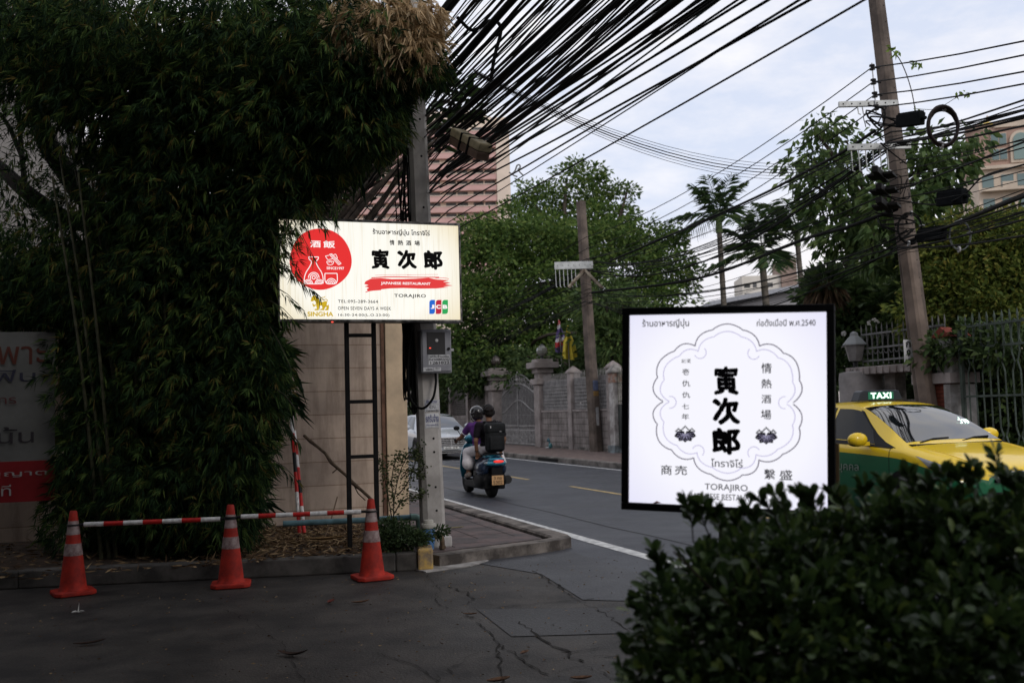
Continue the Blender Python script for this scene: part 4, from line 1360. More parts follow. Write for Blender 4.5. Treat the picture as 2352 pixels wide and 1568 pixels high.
M_arm = mat('arm_steel', (.48, .49, .48), .45, .35, var=.15, scale=6)
def crossarm(name, label, pa, pb, Y, h=.11, rods=6, r0=.05, r1=.62, rl=.36, brace=None):
    a, b = at(*pa, Y), at(*pb, Y)
    a[2] = b[2] = (a[2] + b[2]) / 2
    d = b - a
    t = oriented(name, label, 'crossarm', a, d)
    Lg = float(np.linalg.norm(d))
    mb = MB(); mb.bb(0, Lg, -.03, .03, 0, h); mb.build('channel', M_arm, t, bevel=.006)
    mb = MB()
    for k in range(7):
        mb.lathe([(.014, 0), (.014, .003)], 8, c=(Lg * (k + .5) / 7, -.034, h * .5), axis='y')
        mb.lathe([(.014, 0), (.014, .003)], 8, c=(Lg * (k + .5) / 7, .031, h * .5), axis='y')
    mb.build('bolt_hole', M_blkm, t)
    for k in range(rods):
        x = Lg * (r0 + (r1 - r0) * k / max(1, rods - 1))
        mb = MB(); mb.tube([(x, 0, 0), (x + .01, 0, -rl * .8), (x + .01, 0, -rl), (x + .05, 0, -rl - .02)], .011, 6); mb.build('drop_rod', M_arm, t, smooth=True)
    return t
crossarm('crossarm', 'white steel crossarm with hanging rods, lower of the two on the right hand pole', (1948, 348), (2092, 340), 17.2, rods=6, rl=.36)
crossarm('crossarm', 'grey steel crossarm poking left, upper of the two on the right hand pole', (1926, 241), (2062, 249), 17.3, h=.10, rods=2, r0=.32, r1=.4, rl=.12)
# insulator rack
rk = [at(x, y, 17.25) for x, y in ((2003, 155), (2006, 188), (2009, 218), (2012, 247))]
t = thing('insulator_rack', 'upright rack of four black spool insulators on the right hand pole', 'insulator', rk[3])
mb = MB(); mb.tube([rk[0] - rk[3] + np.array([0, 0, .08]), rk[3] - rk[3] - np.array([0, 0, .08])], .012, 6); mb.build('rod', M_steel, t)
for p in rk:
    q = p - rk[3]
    mb = MB(); mb.lathe([(.02, -.05), (.05, -.045), (.05, -.02), (.028, -.01), (.028, .01), (.05, .02), (.05, .045), (.02, .05)], 14, c=q); mb.build('spool', mat('spool', (.02, .018, .016), .25), t, smooth=True)
    mb = MB(); mb.tube([q, q + DV * .16 + DU * .0], .016, 6); mb.build('bracket', M_blkm, t)
# middle pole across the road
mbase = W(29.4, 13.0, .13)
um, zm = PV(1334, 463, 13.0)
mtop = W(um, 13.0, zm)
pole_m, pdm = conc_pole('utility_pole', 'slim brown utility pole across the road in front of the grey wall', mbase, mtop, .36, .27, M_pole2, rz=RA + rad(20))
for (x0, y0, x1, y1), c in (((1358, 872, 1374, 896), (.10, .12, .2)), ((1362, 897, 1378, 908), (.28, .17, .06)), ((1352, 935, 1360, 985), (.42, .42, .42))):
    ua, za = PV((x0 + x1) / 2, y1, 12.8); ub_, zb_ = PV((x0 + x1) / 2, y0, 12.8)
    wd = (x1 - x0) / 2287 * 32
    f = (za + zb_) / 2 / zm
    c0 = pole_at(mbase, mtop, (za + zb_) / 2)
    R = Matrix.Rotation(-(RA + rad(20)), 3, 'Z')
    q = R @ Vector(c0 - mbase)
    mb = MB(); mb.box((q[0] - .03, q[1] - .185, q[2]), (wd, .012, zb_ - za)); mb.build('sticker', mat('sticker_tint', c, .6, var=.2), pole_m)
t = crossarm('crossarm', 'white steel crossarm with a comb of hanging rods on the middle pole across the road', (1274, 622), (1362, 614), 31.5, h=.24, rods=6, r0=.02, r1=.54, rl=.55)
for dx, pb in ((-1, (1306, 660)), (1, (1384, 662))):
    a, b = at(1342, 620, 31.3), at(*pb, 31.3)
    mb = MB(); mb.tube([a, b], .055, 5)
    mb.build('brace_strut', mat('rusty_strut', (.30, .26, .2), .7, c2=(.10, .07, .05), scale=5), None, 'pale rusty strut, %s leg of the brace on the middle pole' % ('left' if dx < 0 else 'right'), 'brace', 'brace struts on the middle pole')
# cable runs
far_lab = ('black power line strung high between the right hand pole and the middle pole', 'four high power lines on the far side')
pole_u_r = UV(rbase)[0]
for k, p in enumerate(rk):
    e = at(1346 + 2 * k, 545 + 26 * k, 31.8)
    far = W(75, 13.2, e[2] - .4 - .05 * k)
    q = at(2352, (52, 84, 122, 150)[k], 11.5)
    q = p + (q - p) * 3.0
    cable(span(q, p, .25, 10) + span(p, e, .35, 12)[1:] + span(e, far, .5, 8)[1:], .011, *far_lab, n=6)
mid_lab = ('black cable in the crowded lower runs between the right hand pole and the middle pole', 'crowded lower cable runs on the far side')
random.seed(5)
for k in range(30):
    y0 = random.choice([random.uniform(300, 360), random.uniform(430, 470), random.uniform(540, 600), random.uniform(330, 590)])
    p = at(2040 + (y0 - 300) * .11 + random.uniform(-15, 15), y0, 17.2)
    e = at(1352 + random.uniform(-10, 22), 600 + (y0 - 300) * .32 + random.uniform(-14, 14), 31.8)
    far = W(75, 13.2 + random.uniform(-.3, .3), e[2] - random.uniform(0, 1.0))
    yr = 175 + (y0 - 300) * 1.0 + random.uniform(-20, 20)
    q = at(2352, yr, 11.6)
    q = p + (q - p) * 3.0
    r = random.choice([.005, .007, .009, .014])
    cable(span(q, p, random.uniform(.1, .5), 10) + span(p, e, random.uniform(.25, 1.0), 14)[1:] + span(e, far, random.uniform(.3, .9), 7)[1:], r, *mid_lab, n=5)
for pts, r in (((at(2085, 555, 17), at(2180, 520, 15.5), at(2240, 495, 14.2), at(2352, 450, 11.6), at(2500, 395, 9)), .03), ((at(2010, 300, 17.4), at(1935, 350, 18.5), at(1850, 395, 20), at(1700, 470, 24), at(1400, 600, 31)), .03), ((at(2060, 480, 17.2), at(1950, 520, 18.5), at(1840, 552, 21), at(1600, 640, 26), at(1360, 672, 31.5)), .035)):
    cable(cr_spline(pts, 6), r, 'thick sheathed black trunk cable leaving the right hand pole', 'trunk cables on the right hand pole', n=7)
cable(cr_spline([at(2060, 460, 17), at(2150, 470, 15.5), at(2210, 450, 14.5), at(2260, 405, 14), at(2352, 378, 11.6)], 6), .012, 'black cable dipping in a slack wave right of the tall leaning pole', None, n=6)
# splice boxes and coils on the right
M_bb = mat('black_box', (.006, .007, .008), .8, var=.2, scale=9, spec=.05)
M_print = mat('grey_print', (.22, .23, .24), .6)
for (x0, y0, x1, y1), Y, lb, tx in (((2064, 262, 2118, 291), 16.4, 'black cable splice box hung just right of the tall leaning pole, uppermost of three', ['TL DLV', '08 NET']),
                            ((2158, 440, 2216, 472), 15.2, 'black cable splice box with pale print, hung among the lower cable runs at right', ['TL  DLV', 'CAT  TRT', '08 01 48']),
                            ((2112, 526, 2168, 554), 16.2, 'black cable splice box hung low right of the pole, lowest of three', ['LINK', 'TEL NET'])):
    a, b = at(x0, (y0 + y1) / 2 + 3, Y), at(x1, (y0 + y1) / 2 - 5, Y - .5)
    t = oriented('splice_box', lb, 'junction box', (a + b) / 2, b - a)
    Lg = float(np.linalg.norm(b - a)); hh = (y1 - y0) / 2287 * Y / 2
    mb = MB(); mb.bb(-Lg / 2, Lg / 2, -.07, .07, -hh, hh); mb.build('case', M_bb, t, bevel=.015)
    mb = MB(); mb.tube([(-Lg / 2 - .08, 0, 0), (-Lg / 2, 0, 0)], .03, 8); mb.tube([(Lg / 2, 0, 0), (Lg / 2 + .08, 0, 0)], .03, 8); mb.build('gland', M_bb, t, smooth=True)
    mb = MB(); mb.bb(-Lg * .46, Lg * .46, -.05, .05, hh + .001, hh + .025); mb.build('lid_ridge', M_bb, t)
    for i, s in enumerate(tx):
        lettering(s, (-Lg * .34, hh * (.5 - .5 * i) - hh * .16, Lg * .3, hh * (.5 - .5 * i) + hh * .22), t, M_print, y=-.073)
def coil(px, py, Y, rx, ry, n, r, label, m=None):
    c = at(px, py, Y)
    t = thing('cable_coil', label, 'cable coil', c)
    for k in range(n):
        q = []
        ph = random.uniform(0, 6)
        for a in np.linspace(0, 2 * math.pi, 33)[:-1]:
            s = 1 + .05 * math.sin(2 * a + ph) + random.uniform(-.004, .004)
            q.append((rx * s * math.cos(a) * .97 + random.uniform(-.004, .004) + (k - n / 2) * .006, .05 * math.sin(a + ph) + (k - n / 2) * .012, ry * s * math.sin(a)))
        q.append(q[0])
        mb = MB(); mb.tube(q, r, 6, cap=False); mb.build('loop', m or M_cable, t, smooth=True)
    for a in (80, 10, 260):
        mb = MB(); cx, cz = rx * math.cos(rad(a)), ry * math.sin(rad(a))
        mb.tube([(cx - .012, 0, cz), (cx + .012, 0, cz)] if abs(math.sin(rad(a))) > .5 else [(cx, 0, cz - .012), (cx, 0, cz + .012)], .05, 10)
        mb.build('tie', mat('cable_tie', (.35, .35, .36), .5), t, smooth=True)
    return t
coil(2166, 291, 13.2, .205, .255, 10, .015, 'big round coil of dark brown cable hung in the air right of the pole', mat('cable_brown', (.018, .010, .010), .5))
coil(2205, 541, 15.6, .165, .225, 3, .008, 'thin pale grey ring of spare cable hung against the trees at right', mat('cable_grey', (.10, .11, .11), .5))
coil(2090, 525, 16.8, .21, .26, 4, .009, 'loose dark ring of cable hanging on the right hand pole')
# cable clutter on the right pole
random.seed(9)
for k in range(16):
    y0 = random.uniform(250, 570)
    x0 = 2030 + (y0 - 250) * .11
    P = [at(x0 + random.uniform(-45, 45), y0 + random.uniform(-30, 30), 17.1 + random.uniform(-.3, .1)) for _ in range(5)]
    cable(cr_spline(P, 5), random.choice([.008, .012, .016]), 'short tangled cable end wrapped around the right hand pole', 'tangled cable ends on the right hand pole', n=5, name='cable_end')
for y0, hw in ((405, .32), (475, .35), (440, .25)):
    p = at(2025 + (y0 - 400) * .15, y0, 17.0)
    t = thing('cable_bracket', {405: 'black iron cable bracket just under the white arm of the right hand pole', 475: 'black iron cable bracket lowest of three on the right hand pole', 440: 'black iron cable bracket between two others on the right hand pole'}[y0], 'bracket', p, RA + rad(40))
    mb = MB(); mb.bb(-hw * 2, hw, -.05, .05, -.05, .06); mb.build('bar', M_blkm, t, bevel=.01)
    mb = MB(); mb.bb(-.2, .2, -.21, .21, -.02, .03); mb.build('collar', M_blkm, t, bevel=.01)
# ================================================================== VEHICLES
def cr1(ts, vals, t):
    """Catmull-Rom through (ts, vals) rows"""
    i = int(np.clip(np.searchsorted(ts, t) - 1, 0, len(ts) - 2))
    f = (t - ts[i]) / (ts[i + 1] - ts[i])
    p0, p1, p2_, p3 = vals[max(i - 1, 0)], vals[i], vals[i + 1], vals[min(i + 2, len(ts) - 1)]
    m1 = (p2_ - p0) / (ts[i + 1] - ts[max(i - 1, 0)]) * (ts[i + 1] - ts[i]) if i > 0 else (p2_ - p1)
    m2 = (p3 - p1) / (ts[min(i + 2, len(ts) - 1)] - ts[i]) * (ts[i + 1] - ts[i]) if i + 2 < len(ts) else (p2_ - p1)
    h = f * f
    k = h * f
    return (2 * k - 3 * h + 1) * p1 + (k - 2 * h + f) * m1 + (-2 * k + 3 * h) * p2_ + (k - h) * m2
M_glass = mat('car_glass', (.006, .008, .009), .04, spec=1.0, coat=.6)
M_sglass = mat('side_glass', (.006, .007, .008), .1, spec=.2)
M_tyre = mat('tyre_rubber', (.009, .009, .009), .8, var=.2, scale=30, spec=.15)
M_rim = mat('alloy_rim', (.33, .33, .34), .3, .8)
M_chrome = mat('chrome', (.75, .75, .76), .2, .8)
M_trim = mat('black_trim', (.005, .005, .006), .55, spec=.15)
M_plate = mat('number_plate_white', (.62, .62, .60), .45)
M_lens = mat('lamp_lens', (.25, .26, .27), .08, spec=.8)
class Sedan:
    # s, bottom z, half widths low/mid/shoulder, belt z, roof-edge half width, roof-edge z, centre z
    ST = [(0.00, .26, .50, .58, .52, .62, .40, .655, .67), (0.05, .22, .68, .74, .68, .66, .52, .70, .72), (.20, .19, .78, .83, .78, .72, .60, .765, .785), (.50, .18, .82, .87, .83, .80, .66, .855, .875),
          (.80, .18, .83, .88, .85, .87, .70, .915, .935), (.98, .18, .83, .885, .86, .905, .70, .955, .975), (1.42, .18, .83, .885, .865, .93, .64, 1.19, 1.215), (1.90, .18, .83, .885, .865, .95, .575, 1.395, 1.43),
          (2.35, .18, .83, .885, .865, .96, .555, 1.435, 1.475), (2.85, .18, .83, .885, .865, .97, .55, 1.43, 1.47), (3.30, .18, .83, .885, .865, .985, .55, 1.38, 1.415), (3.75, .19, .83, .885, .86, 1.0, .58, 1.19, 1.22),
          (4.05, .20, .82, .88, .85, 1.005, .63, 1.065, 1.085), (4.40, .24, .79, .85, .82, .99, .62, 1.05, 1.065), (4.58, .30, .70, .78, .74, .93, .56, .98, 1.0), (4.62, .36, .62, .68, .64, .85, .46, .9, .92)]
    def __init__(self, L=4.62, wk=1.0, hk=1.0):
        self.k = L / 4.62
        self.ts = np.array([r[0] for r in self.ST]) * self.k
        rows = []
        for s, zb, wl, wm, ws, zs, wr, zr, zc in self.ST:
            z = lambda q: q * hk
            rows.append([(wl * .92 * wk, z(zb)), (wl * wk, z(zb + .07)), (wm * wk, z(zb + .32)), (ws * 1.012 * wk, z(zs - .10)), (ws * wk, z(zs - .03)), ((ws * .97) * wk, z(zs)), (wr * wk, z(zr)), (wr * .82 * wk, z(zr + (zc - zr) * .45)), (wr * .45 * wk, z(zr + (zc - zr) * .85)), (0, z(zc))])
        self.V = np.array(rows)
        self.L = L
    def sec(self, s):
        return cr1(self.ts, self.V, s)
    def pt(self, s, j, side=1, off=0.0):
        q = self.sec(s)
        i = min(int(j), 8)
        f = j - i
        p = q[i] * (1 - f) + q[i + 1] * f
        if off:
            p2_ = q[i + 1] - q[i]
            nn = np.array([p2_[1], -p2_[0]])
            nn = nn / (np.linalg.norm(nn) + 1e-9)
            p = p + nn * off
        return np.array([p[0] * side, -s, p[1]])
    def body(self, mats, pick, parent, name='body'):
        S = np.unique(np.concatenate([np.linspace(a, b, 5) for a, b in zip(self.ts[:-1], self.ts[1:])]))
        mb = MB()
        ring = []
        for s in S:
            q = self.sec(s)
            h = [np.array([p[0], -s, p[1]]) for p in q]
            ring.append(h + [np.array([-p[0], p[1], p[2]]) for p in h[-2::-1]])
        n = len(ring[0])
        vs = [p for r_ in ring for p in r_]
        mb.v = [tuple(p) for p in vs]
        for i in range(len(S) - 1):
            for k in range(n - 1):
                f = (i * n + k, i * n + k + 1, (i + 1) * n + k + 1, (i + 1) * n + k)
                c = (vs[f[0]] + vs[f[1]] + vs[f[2]] + vs[f[3]]) / 4
                mb.f.append(f); mb.mi.append(pick(c))
            mb.f.append((i * n + n - 1, i * n, (i + 1) * n, (i + 1) * n + n - 1)); mb.mi.append(len(mats) - 1)
        mb.f.append(tuple(range(n))); mb.mi.append(pick(vs[2]))
        mb.f.append(tuple((len(S) - 1) * n + k for k in range(n - 1, -1, -1))); mb.mi.append(pick(vs[2]))
        return mb.build(name, mats, parent, smooth=True)
    def patch(self, name, m, parent, s0, s1, j0, j1, side=1, off=.005, ns=14, nj=4, both=False, s0b=None, s1b=None):
        """panel laid over the body; s0b/s1b are the limits at j1 (slanted ends)"""
        mb = MB()
        s0b = s0 if s0b is None else s0b
        s1b = s1 if s1b is None else s1b
        js = np.linspace(j0, j1, nj + 1)
        if both: js = np.concatenate([np.linspace(j0, 9, nj + 1)])
        for o_ in (off, off - .006):
            for i in range(ns + 1):
                row = []
                for j in js:
                    f = (j - j0) / max(1e-9, (js[-1] - j0))
                    a, b = (s0, s1) if both else (s0 + (s0b - s0) * f, s1 + (s1b - s1) * f)
                    s = a + (b - a) * i / ns
                    row.append(self.pt(s, j, side, o_))
                if both:
                    row = row + [np.array([-p[0], p[1], p[2]]) for p in row[-2::-1]]
                mb.v += [tuple(p) for p in row]
                w_ = len(row)
        N_ = (ns + 1) * w_
        for i in range(ns):
            for k in range(w_ - 1):
                f = (i * w_ + k, i * w_ + k + 1, (i + 1) * w_ + k + 1, (i + 1) * w_ + k)
                mb.f.append(f); mb.f.append(tuple(q + N_ for q in reversed(f)))
        per = [i * w_ for i in range(ns + 1)] + [ns * w_ + k for k in range(1, w_)] + [i * w_ + w_ - 1 for i in range(ns - 1, -1, -1)] + [k for k in range(w_ - 2, 0, -1)]
        for a, b in zip(per, per[1:] + per[:1]): mb.f.append((a, b, b + N_, a + N_))
        mb.mi = [0] * len(mb.f)
        return mb.build(name, m, parent, smooth=True)
    def wheel(self, parent, s, side, r=.315, x=.80):
        t = None
        mb = MB(); mb.lathe([(r * .6, -.10), (r * .93, -.105), (r, -.07), (r, .07), (r * .93, .105), (r * .6, .10)], 28, axis='x')
        o = mb.build('wheel', M_tyre, parent, smooth=True)
        o.location = (x * side, -s, r)
        mb = MB(); mb.lathe([(.02, .07), (r * .64, .085), (r * .64, .03), (.02, .03)], 24, axis='x')
        for k in range(10):
            a = 2 * math.pi * k / 10
            mb.box((.09, math.cos(a) * r * .33, math.sin(a) * r * .33), (.02, .035, r * .6), R=Matrix.Rotation(-a + math.pi / 2, 3, 'X'))
        q = mb.build('rim', M_rim, o)
        if side < 0: q.rotation_euler = (0, 0, math.pi)
        mb = MB()
        mb.lathe([(r * 1.16, -.02), (r * 1.16, .012), (r * .9, .012), (r * .9, -.02)], 28, axis='x')
        return o
def arch(car, parent, s, side, r, x):
    mb = MB()
    pts = []
    for a in np.linspace(-20, 200, 23):
        pts.append((x * side, -s + r * 1.17 * math.cos(rad(a)), r + r * 1.17 * math.sin(rad(a))))
    ctr = (x * side, -s, r)
    n = len(pts)
    mb.add([ctr] + pts + [(x * side + .006 * side, p[1], p[2]) for p in [ctr] + pts], [(0, i, i + 1) for i in range(1, n)] + [(n + 1, n + 1 + i + 1, n + 1 + i) for i in range(1, n)])
    mb.build('wheel_arch', M_trim, parent)

# ---------------------------------------------------------------- yellow and green taxi
TX = thing('taxi', 'yellow over green taxi sedan with lit roof sign passing behind the hedge', 'taxi', W(8.5, 8.85, .004), RA + math.pi)
M_ty = mat('taxi_yellow', (.82, .56, .018), .28, coat=.6)
M_tg = mat('taxi_green', (.012, .13, .055), .28, coat=.6)
car = Sedan()
def pick(c):
    s, z = -c[1], c[2]
    lim = .80 if s > 1.0 else .60 + .20 * max(0, s / 1.0) ** 1.2
    return 0 if z > lim else 1
car.body([M_ty, M_tg], pick, TX)
car.patch('windscreen', M_glass, TX, 1.03, 1.875, 6.06, 9, both=True, off=.004)
car.patch('rear_window', M_glass, TX, 3.36, 3.98, 6.1, 9, both=True, off=.004)
for sd in (1, -1):
    car.patch('side_window', M_sglass, TX, 1.14, 2.36, 5.12, 5.90, sd, .006, s0b=1.87, s1b=2.34)
    car.patch('side_window', M_sglass, TX, 2.42, 3.35, 5.12, 5.92, sd, .006, s0b=2.40, s1b=3.18)
    car.patch('window_trim', M_trim, TX, 1.10, 3.5, 5.0, 5.09, sd, .009)
    car.patch('quarter_panel', M_trim, TX, 1.06, 1.42, 5.10, 5.6, sd, .0085, s0b=1.55, s1b=1.57)
    car.patch('pillar_trim', M_trim, TX, 1.07, 1.15, 5.12, 5.93, sd, .008, s0b=1.85, s1b=1.91)
    mb = MB(); mb.ell((0, 0, 0), (.135, .08, .085), 16, 10); mb.bb(-.16, -.05, -.02, .02, -.075, -.03)
    o = mb.build('door_mirror', M_ty, TX, smooth=True); o.location = ((.865 + .14) * sd, -1.50, 1.02)
    if sd < 0: o.rotation_euler = (0, 0, math.pi)
    mb = MB(); mb.ell((.0, -.012 * sd, -.05), (.112, .066, .035), 14, 8); mb.build('mirror_base', M_trim, o, smooth=True)
    for s in (1.12, 2.39, 3.3):
        car.patch('door_gap', M_trim, TX, s, s + .008, 1.2, 5.0, sd, .002, ns=1, nj=10)
    for s in (2.2, 3.15):
        mb = MB(); p = car.pt(s, 3.4, sd, .02); mb.tube([p + np.array([0, .1, 0]), p + np.array([.012 * sd, 0, .004]), p - np.array([0, .1, 0])], .014, 8); mb.build('door_handle', M_ty, TX, smooth=True)
    car.patch('headlight', M_lens, TX, .06, .52, 3.2, 4.6, sd, .006, s0b=.10, s1b=.72)
    mb = MB(); p = car.pt(.085, 2.95, sd, .012); mb.box(p, (.14, .02, .024), R=Matrix.Rotation(-.5 * sd, 3, 'Z')); mb.build('running_lamp', mat('running_lamp', (.5, .5, .5), .3, emit=(1, .93, .8), es=3.5), TX)
    for s in (.86, 3.56):
        car.wheel(TX, s, sd, .315, .80)
        arch(car, TX, s, sd, .315, .888)
mb = MB(); mb.bb(-.42, .42, -.012, .03, .60, .645); mb.bb(-.36, .36, -.0, .03, .662, .678); mb.build('grille_bar', M_chrome, TX, bevel=.008)
mb = MB(); mb.bb(-.44, .44, -.004, .03, .565, .598); mb.build('grille', M_trim, TX)
mb = MB(); mb.bb(-.5, .5, -.01, .05, .30, .46); mb.build('air_intake', M_trim, TX, bevel=.01)
mb = MB()
for rx, rz in ((.065, .045), (.028, .044), (.05, .018)):
    c0 = (0, .022, .625 if rx != .05 else .645)
    mb.tube([(rx * math.cos(a), .028, c0[2] + rz * math.sin(a)) for a in np.linspace(0, 2 * math.pi, 25)], .007, 6)
e_ = mb.build('emblem', M_chrome, TX, smooth=True)
mb = MB(); mb.bb(-.17, .17, .03, .045, .40, .52); mb.bb(-.185, .185, .022, .0295, .385, .535)
mb.build('licence_plate', mat('plate_amber', (.45, .20, .05), .45), TX)
def flipx(p): return (-p[0], -p[1], p[2])
lettering('ทร 4187', (-.14, .42, .14, .50), TX, M_ink, y=-.048, offset=.02, fx=flipx)
for a, b in ((.52, .05), (-.1, -.55)):
    mb = MB(); P = [car.pt(1.27 + .05 * k, 9, 1, .02) for k in range(2)]
    mb.tube([(a, -1.0, .975), ((a + b) / 2, -1.05, 1.012), (b, -1.06, 1.018)], .011, 6); mb.build('wiper', M_trim, TX, smooth=True)
mb = MB(); mb.bb(-.70, .70, -1.03, -.93, .93, .962); mb.build('cowl', M_trim, TX, bevel=.01)
# dashboard line reflected bonnet seam
for sd in (1, -1):
    mb = MB(); mb.tube([car.pt(s, 6.55, sd, .001) for s in np.linspace(.2, .95, 10)], .006, 5); mb.build('bonnet_crease', M_ty, TX, smooth=True)
# roof sign
mb = MB(); mb.prism([(-.36, 0), (.36, 0), (.30, .125), (.26, .14), (-.26, .14), (-.30, .125)], -.08, .08, f=lambda p: (p[0], p[2] - 2.35, p[1] + 1.478))
mb.build('roof_sign', mat('roof_sign_dark', (.025, .03, .04), .3), TX, bevel=.012)
M_led = mat('led_green', (.05, .3, .2), .5, emit=(.25, 1.0, .62), es=1.6)
M_ledw = mat('led_letter', (.5, .6, .55), .5, emit=(.72, 1.0, .86), es=1.5)
mb = MB(); mb.bb(-.2, .2, -2.35 + .081, -2.35 + .086, 1.50, 1.595); mb.build('lit_panel', mat('led_panel', (.02, .08, .05), .5, emit=(.01, .12, .06), es=.8), TX)
lettering('TAXI', (-.165, 1.508, .165, 1.588), TX, M_ledw, y=2.35 - .088, offset=.05, spacing=1.15, fx=flipx)
# vacant sign behind the windscreen
wp = car.pt(1.36, 7.2, -1, .02)
fx2 = lambda p: (wp[0] - p[0], wp[1] + p[2] * -.72 + .0, wp[2] + p[2] * .7)
lettering('ว่าง', (-.075, -.03, .075, .08), TX, M_ledw, y=0, offset=.03, fx=fx2, label='small lit green vacant sign behind the windscreen')
dp = car.pt(2.2, 3, 1, .01)
lettering('ส่วนบุคคล', (1.65, .60, 2.35, .75), TX, mat('door_print', (.5, .55, .5), .5), y=0, fx=lambda p: (.893, -4.0 + p[0] + .0, p[2]) , offset=.01)

# ---------------------------------------------------------------- silver saloon
SV = thing('saloon_car', 'silver saloon car with chrome grille approaching behind the scooter', 'car', W(30.9, 8.6, .004), RA + math.pi)
M_sv = mat('silver_paint', (.40, .42, .45), .32, .25, coat=.6)
car2 = Sedan(5.1, 1.055, 1.01)
car2.body([M_sv, M_trim], lambda c: 0, SV)
k2 = car2.k
car2.patch('windscreen', M_glass, SV, 1.03 * k2, 1.875 * k2, 6.06, 9, both=True, off=.004)
car2.patch('rear_window', M_glass, SV, 3.36 * k2, 3.98 * k2, 6.1, 9, both=True, off=.004)
for sd in (1, -1):
    car2.patch('side_window', M_sglass, SV, 1.25 * k2, 2.36 * k2, 5.12, 5.92, sd, .006, s0b=1.93 * k2, s1b=2.34 * k2)
    car2.patch('side_window', M_sglass, SV, 2.42 * k2, 3.35 * k2, 5.12, 5.92, sd, .006, s0b=2.40 * k2, s1b=3.18 * k2)
    mb = MB(); mb.ell((0, 0, 0), (.12, .08, .085), 16, 10)
    o = mb.build('door_mirror', M_sv, SV, smooth=True); o.location = ((.92 + .13) * sd, -1.45 * k2, 1.05)
    car2.patch('headlight', M_lens, SV, .05, .42, 3.0, 4.7, sd, .008, s0b=.08, s1b=.62)
    mb = MB(); p = car2.pt(.12, 4.0, sd, .02); mb.ell(p, (.12, .06, .07), 14, 10); mb.build('headlamp_beam', mat('headlamp_lit', (.6, .6, .6), .3, emit=(1, .88, .66), es=9.0), SV, smooth=True)
    for s in (.9 * k2, 3.55 * k2):
        car2.wheel(SV, s, sd, .34, .845)
        arch(car2, SV, s, sd, .34, .936)
mb = MB(); mb.bb(-.46, .46, -.02, .035, .43, .70); mb.build('grille', mat('grille_void', (.02, .02, .022), .4), SV, bevel=.03)
for k in range(5):
    mb = MB(); mb.bb(-.45, .45, .036, .055, .452 + .056 * k, .478 + .056 * k); mb.build('grille_bar', M_chrome, SV)
mb = MB(); mb.bb(-.012, .012, .051, .06, .44, .70); mb.tube([(-.47, .03, .42), (-.47, .03, .69), (-.42, .03, .715), (.42, .03, .715), (.47, .03, .69), (.47, .03, .42)], .014, 6); mb.build('grille_surround', M_chrome, SV)
mb = MB(); mb.bb(-.26, .26, .02, .06, .34, .425); mb.build('licence_plate', M_plate, SV, bevel=.004)
lettering('ฎศ 59', (-.2, .355, .2, .412), SV, M_ink, y=-.063, offset=.02, fx=flipx)
mb = MB(); mb.bb(-.78, .78, -.1, .03, .20, .30); mb.build('air_intake', M_trim, SV, bevel=.02)
mb = MB(); mb.bb(-.76, .76, .031, .042, .22, .235); mb.bb(-.76, .76, .031, .042, .27, .282); mb.build('intake_trim', M_chrome, SV)
mb = MB(); mb.tube([(.05 * math.cos(a), -.28, .83 + .05 * math.sin(a)) for a in np.linspace(0, 2 * math.pi, 21)], .005, 5); mb.tube([(0, -.28, .76), (0, -.28, .88)], .004, 5); mb.build('bonnet_emblem', M_chrome, SV)

# ---------------------------------------------------------------- scooter
SCP = W(16.63, 5.34, .004)
SCT = thing('motor_scooter', 'teal blue motor scooter seen from behind carrying two riders down the road', 'scooter', SCP, RA)
M_teal2 = mat('scooter_teal', (.02, .17, .25), .22, .35, coat=.6)
M_navy2 = mat('scooter_navy', (.012, .025, .055), .25, .3, coat=.5)
for y, nm in ((0, 'rear'), (1.37, 'front')):
    mb = MB(); r = .245
    mb.lathe([(r * .55, -.06), (r * .82, -.07), (r * .95, -.054), (r, -.022), (r, .022), (r * .95, .054), (r * .82, .07), (r * .55, .06)], 28, axis='x')
    o = mb.build('wheel', M_tyre, SCT, smooth=True); o.location = (0, y, r)
    mb = MB(); mb.lathe([(.02, -.04), (r * .56, -.035), (r * .56, .035), (.02, .04)], 20, axis='x'); mb.build('rim', M_rim, o, smooth=True)
mb = MB()
mb.ell((0, .10, .58), (.215, .42, .16)); mb.ell((0, -.12, .60), (.20, .30, .13)); mb.ell((0, -.28, .645), (.13, .14, .08)); mb.ell((-.15, .04, .50), (.115, .30, .15)); mb.ell((.15, .04, .50), (.115, .30, .15)); mb.ell((0, .36, .55), (.15, .16, .22))
mb.build('rear_cowl', M_navy2, SCT, remesh=.014)
mb = MB(); mb.ell((0, -.25, .595), (.205, .185, .06)); mb.ell((0, -.05, .71), (.16, .27, .05)); mb.ell((0, -.3, .66), (.15, .12, .05)); mb.build('tail_panel', M_teal2, SCT, remesh=.012)
mb = MB(); mb.ell((.01, -.415, .635), (.095, .045, .024)); mb.build('tail_light', mat('tail_red', (.4, .01, .01), .3, emit=(.9, .05, .035), es=.9), SCT, smooth=True)
for sd in (-1, 1):
    mb = MB(); mb.ell((sd * .165, -.27, .605), (.035, .07, .026)); mb.build('indicator', M_lens, SCT, smooth=True)
mb = MB(); mb.ell((0, .12, .755), (.135, .32, .05)); mb.ell((0, .48, .745), (.12, .2, .045)); mb.build('seat', mat('seat_vinyl', (.008, .008, .008), .6, spec=.2), SCT, remesh=.014)
mb = MB(); mb.tube(cr_spline([(-.12, .05, .74), (-.15, -.15, .75), (-.12, -.29, .755), (0, -.33, .757), (.12, -.29, .755), (.15, -.15, .75), (.12, .05, .74)], 5), .016, 8); mb.build('grab_rail', M_trim, SCT, smooth=True)
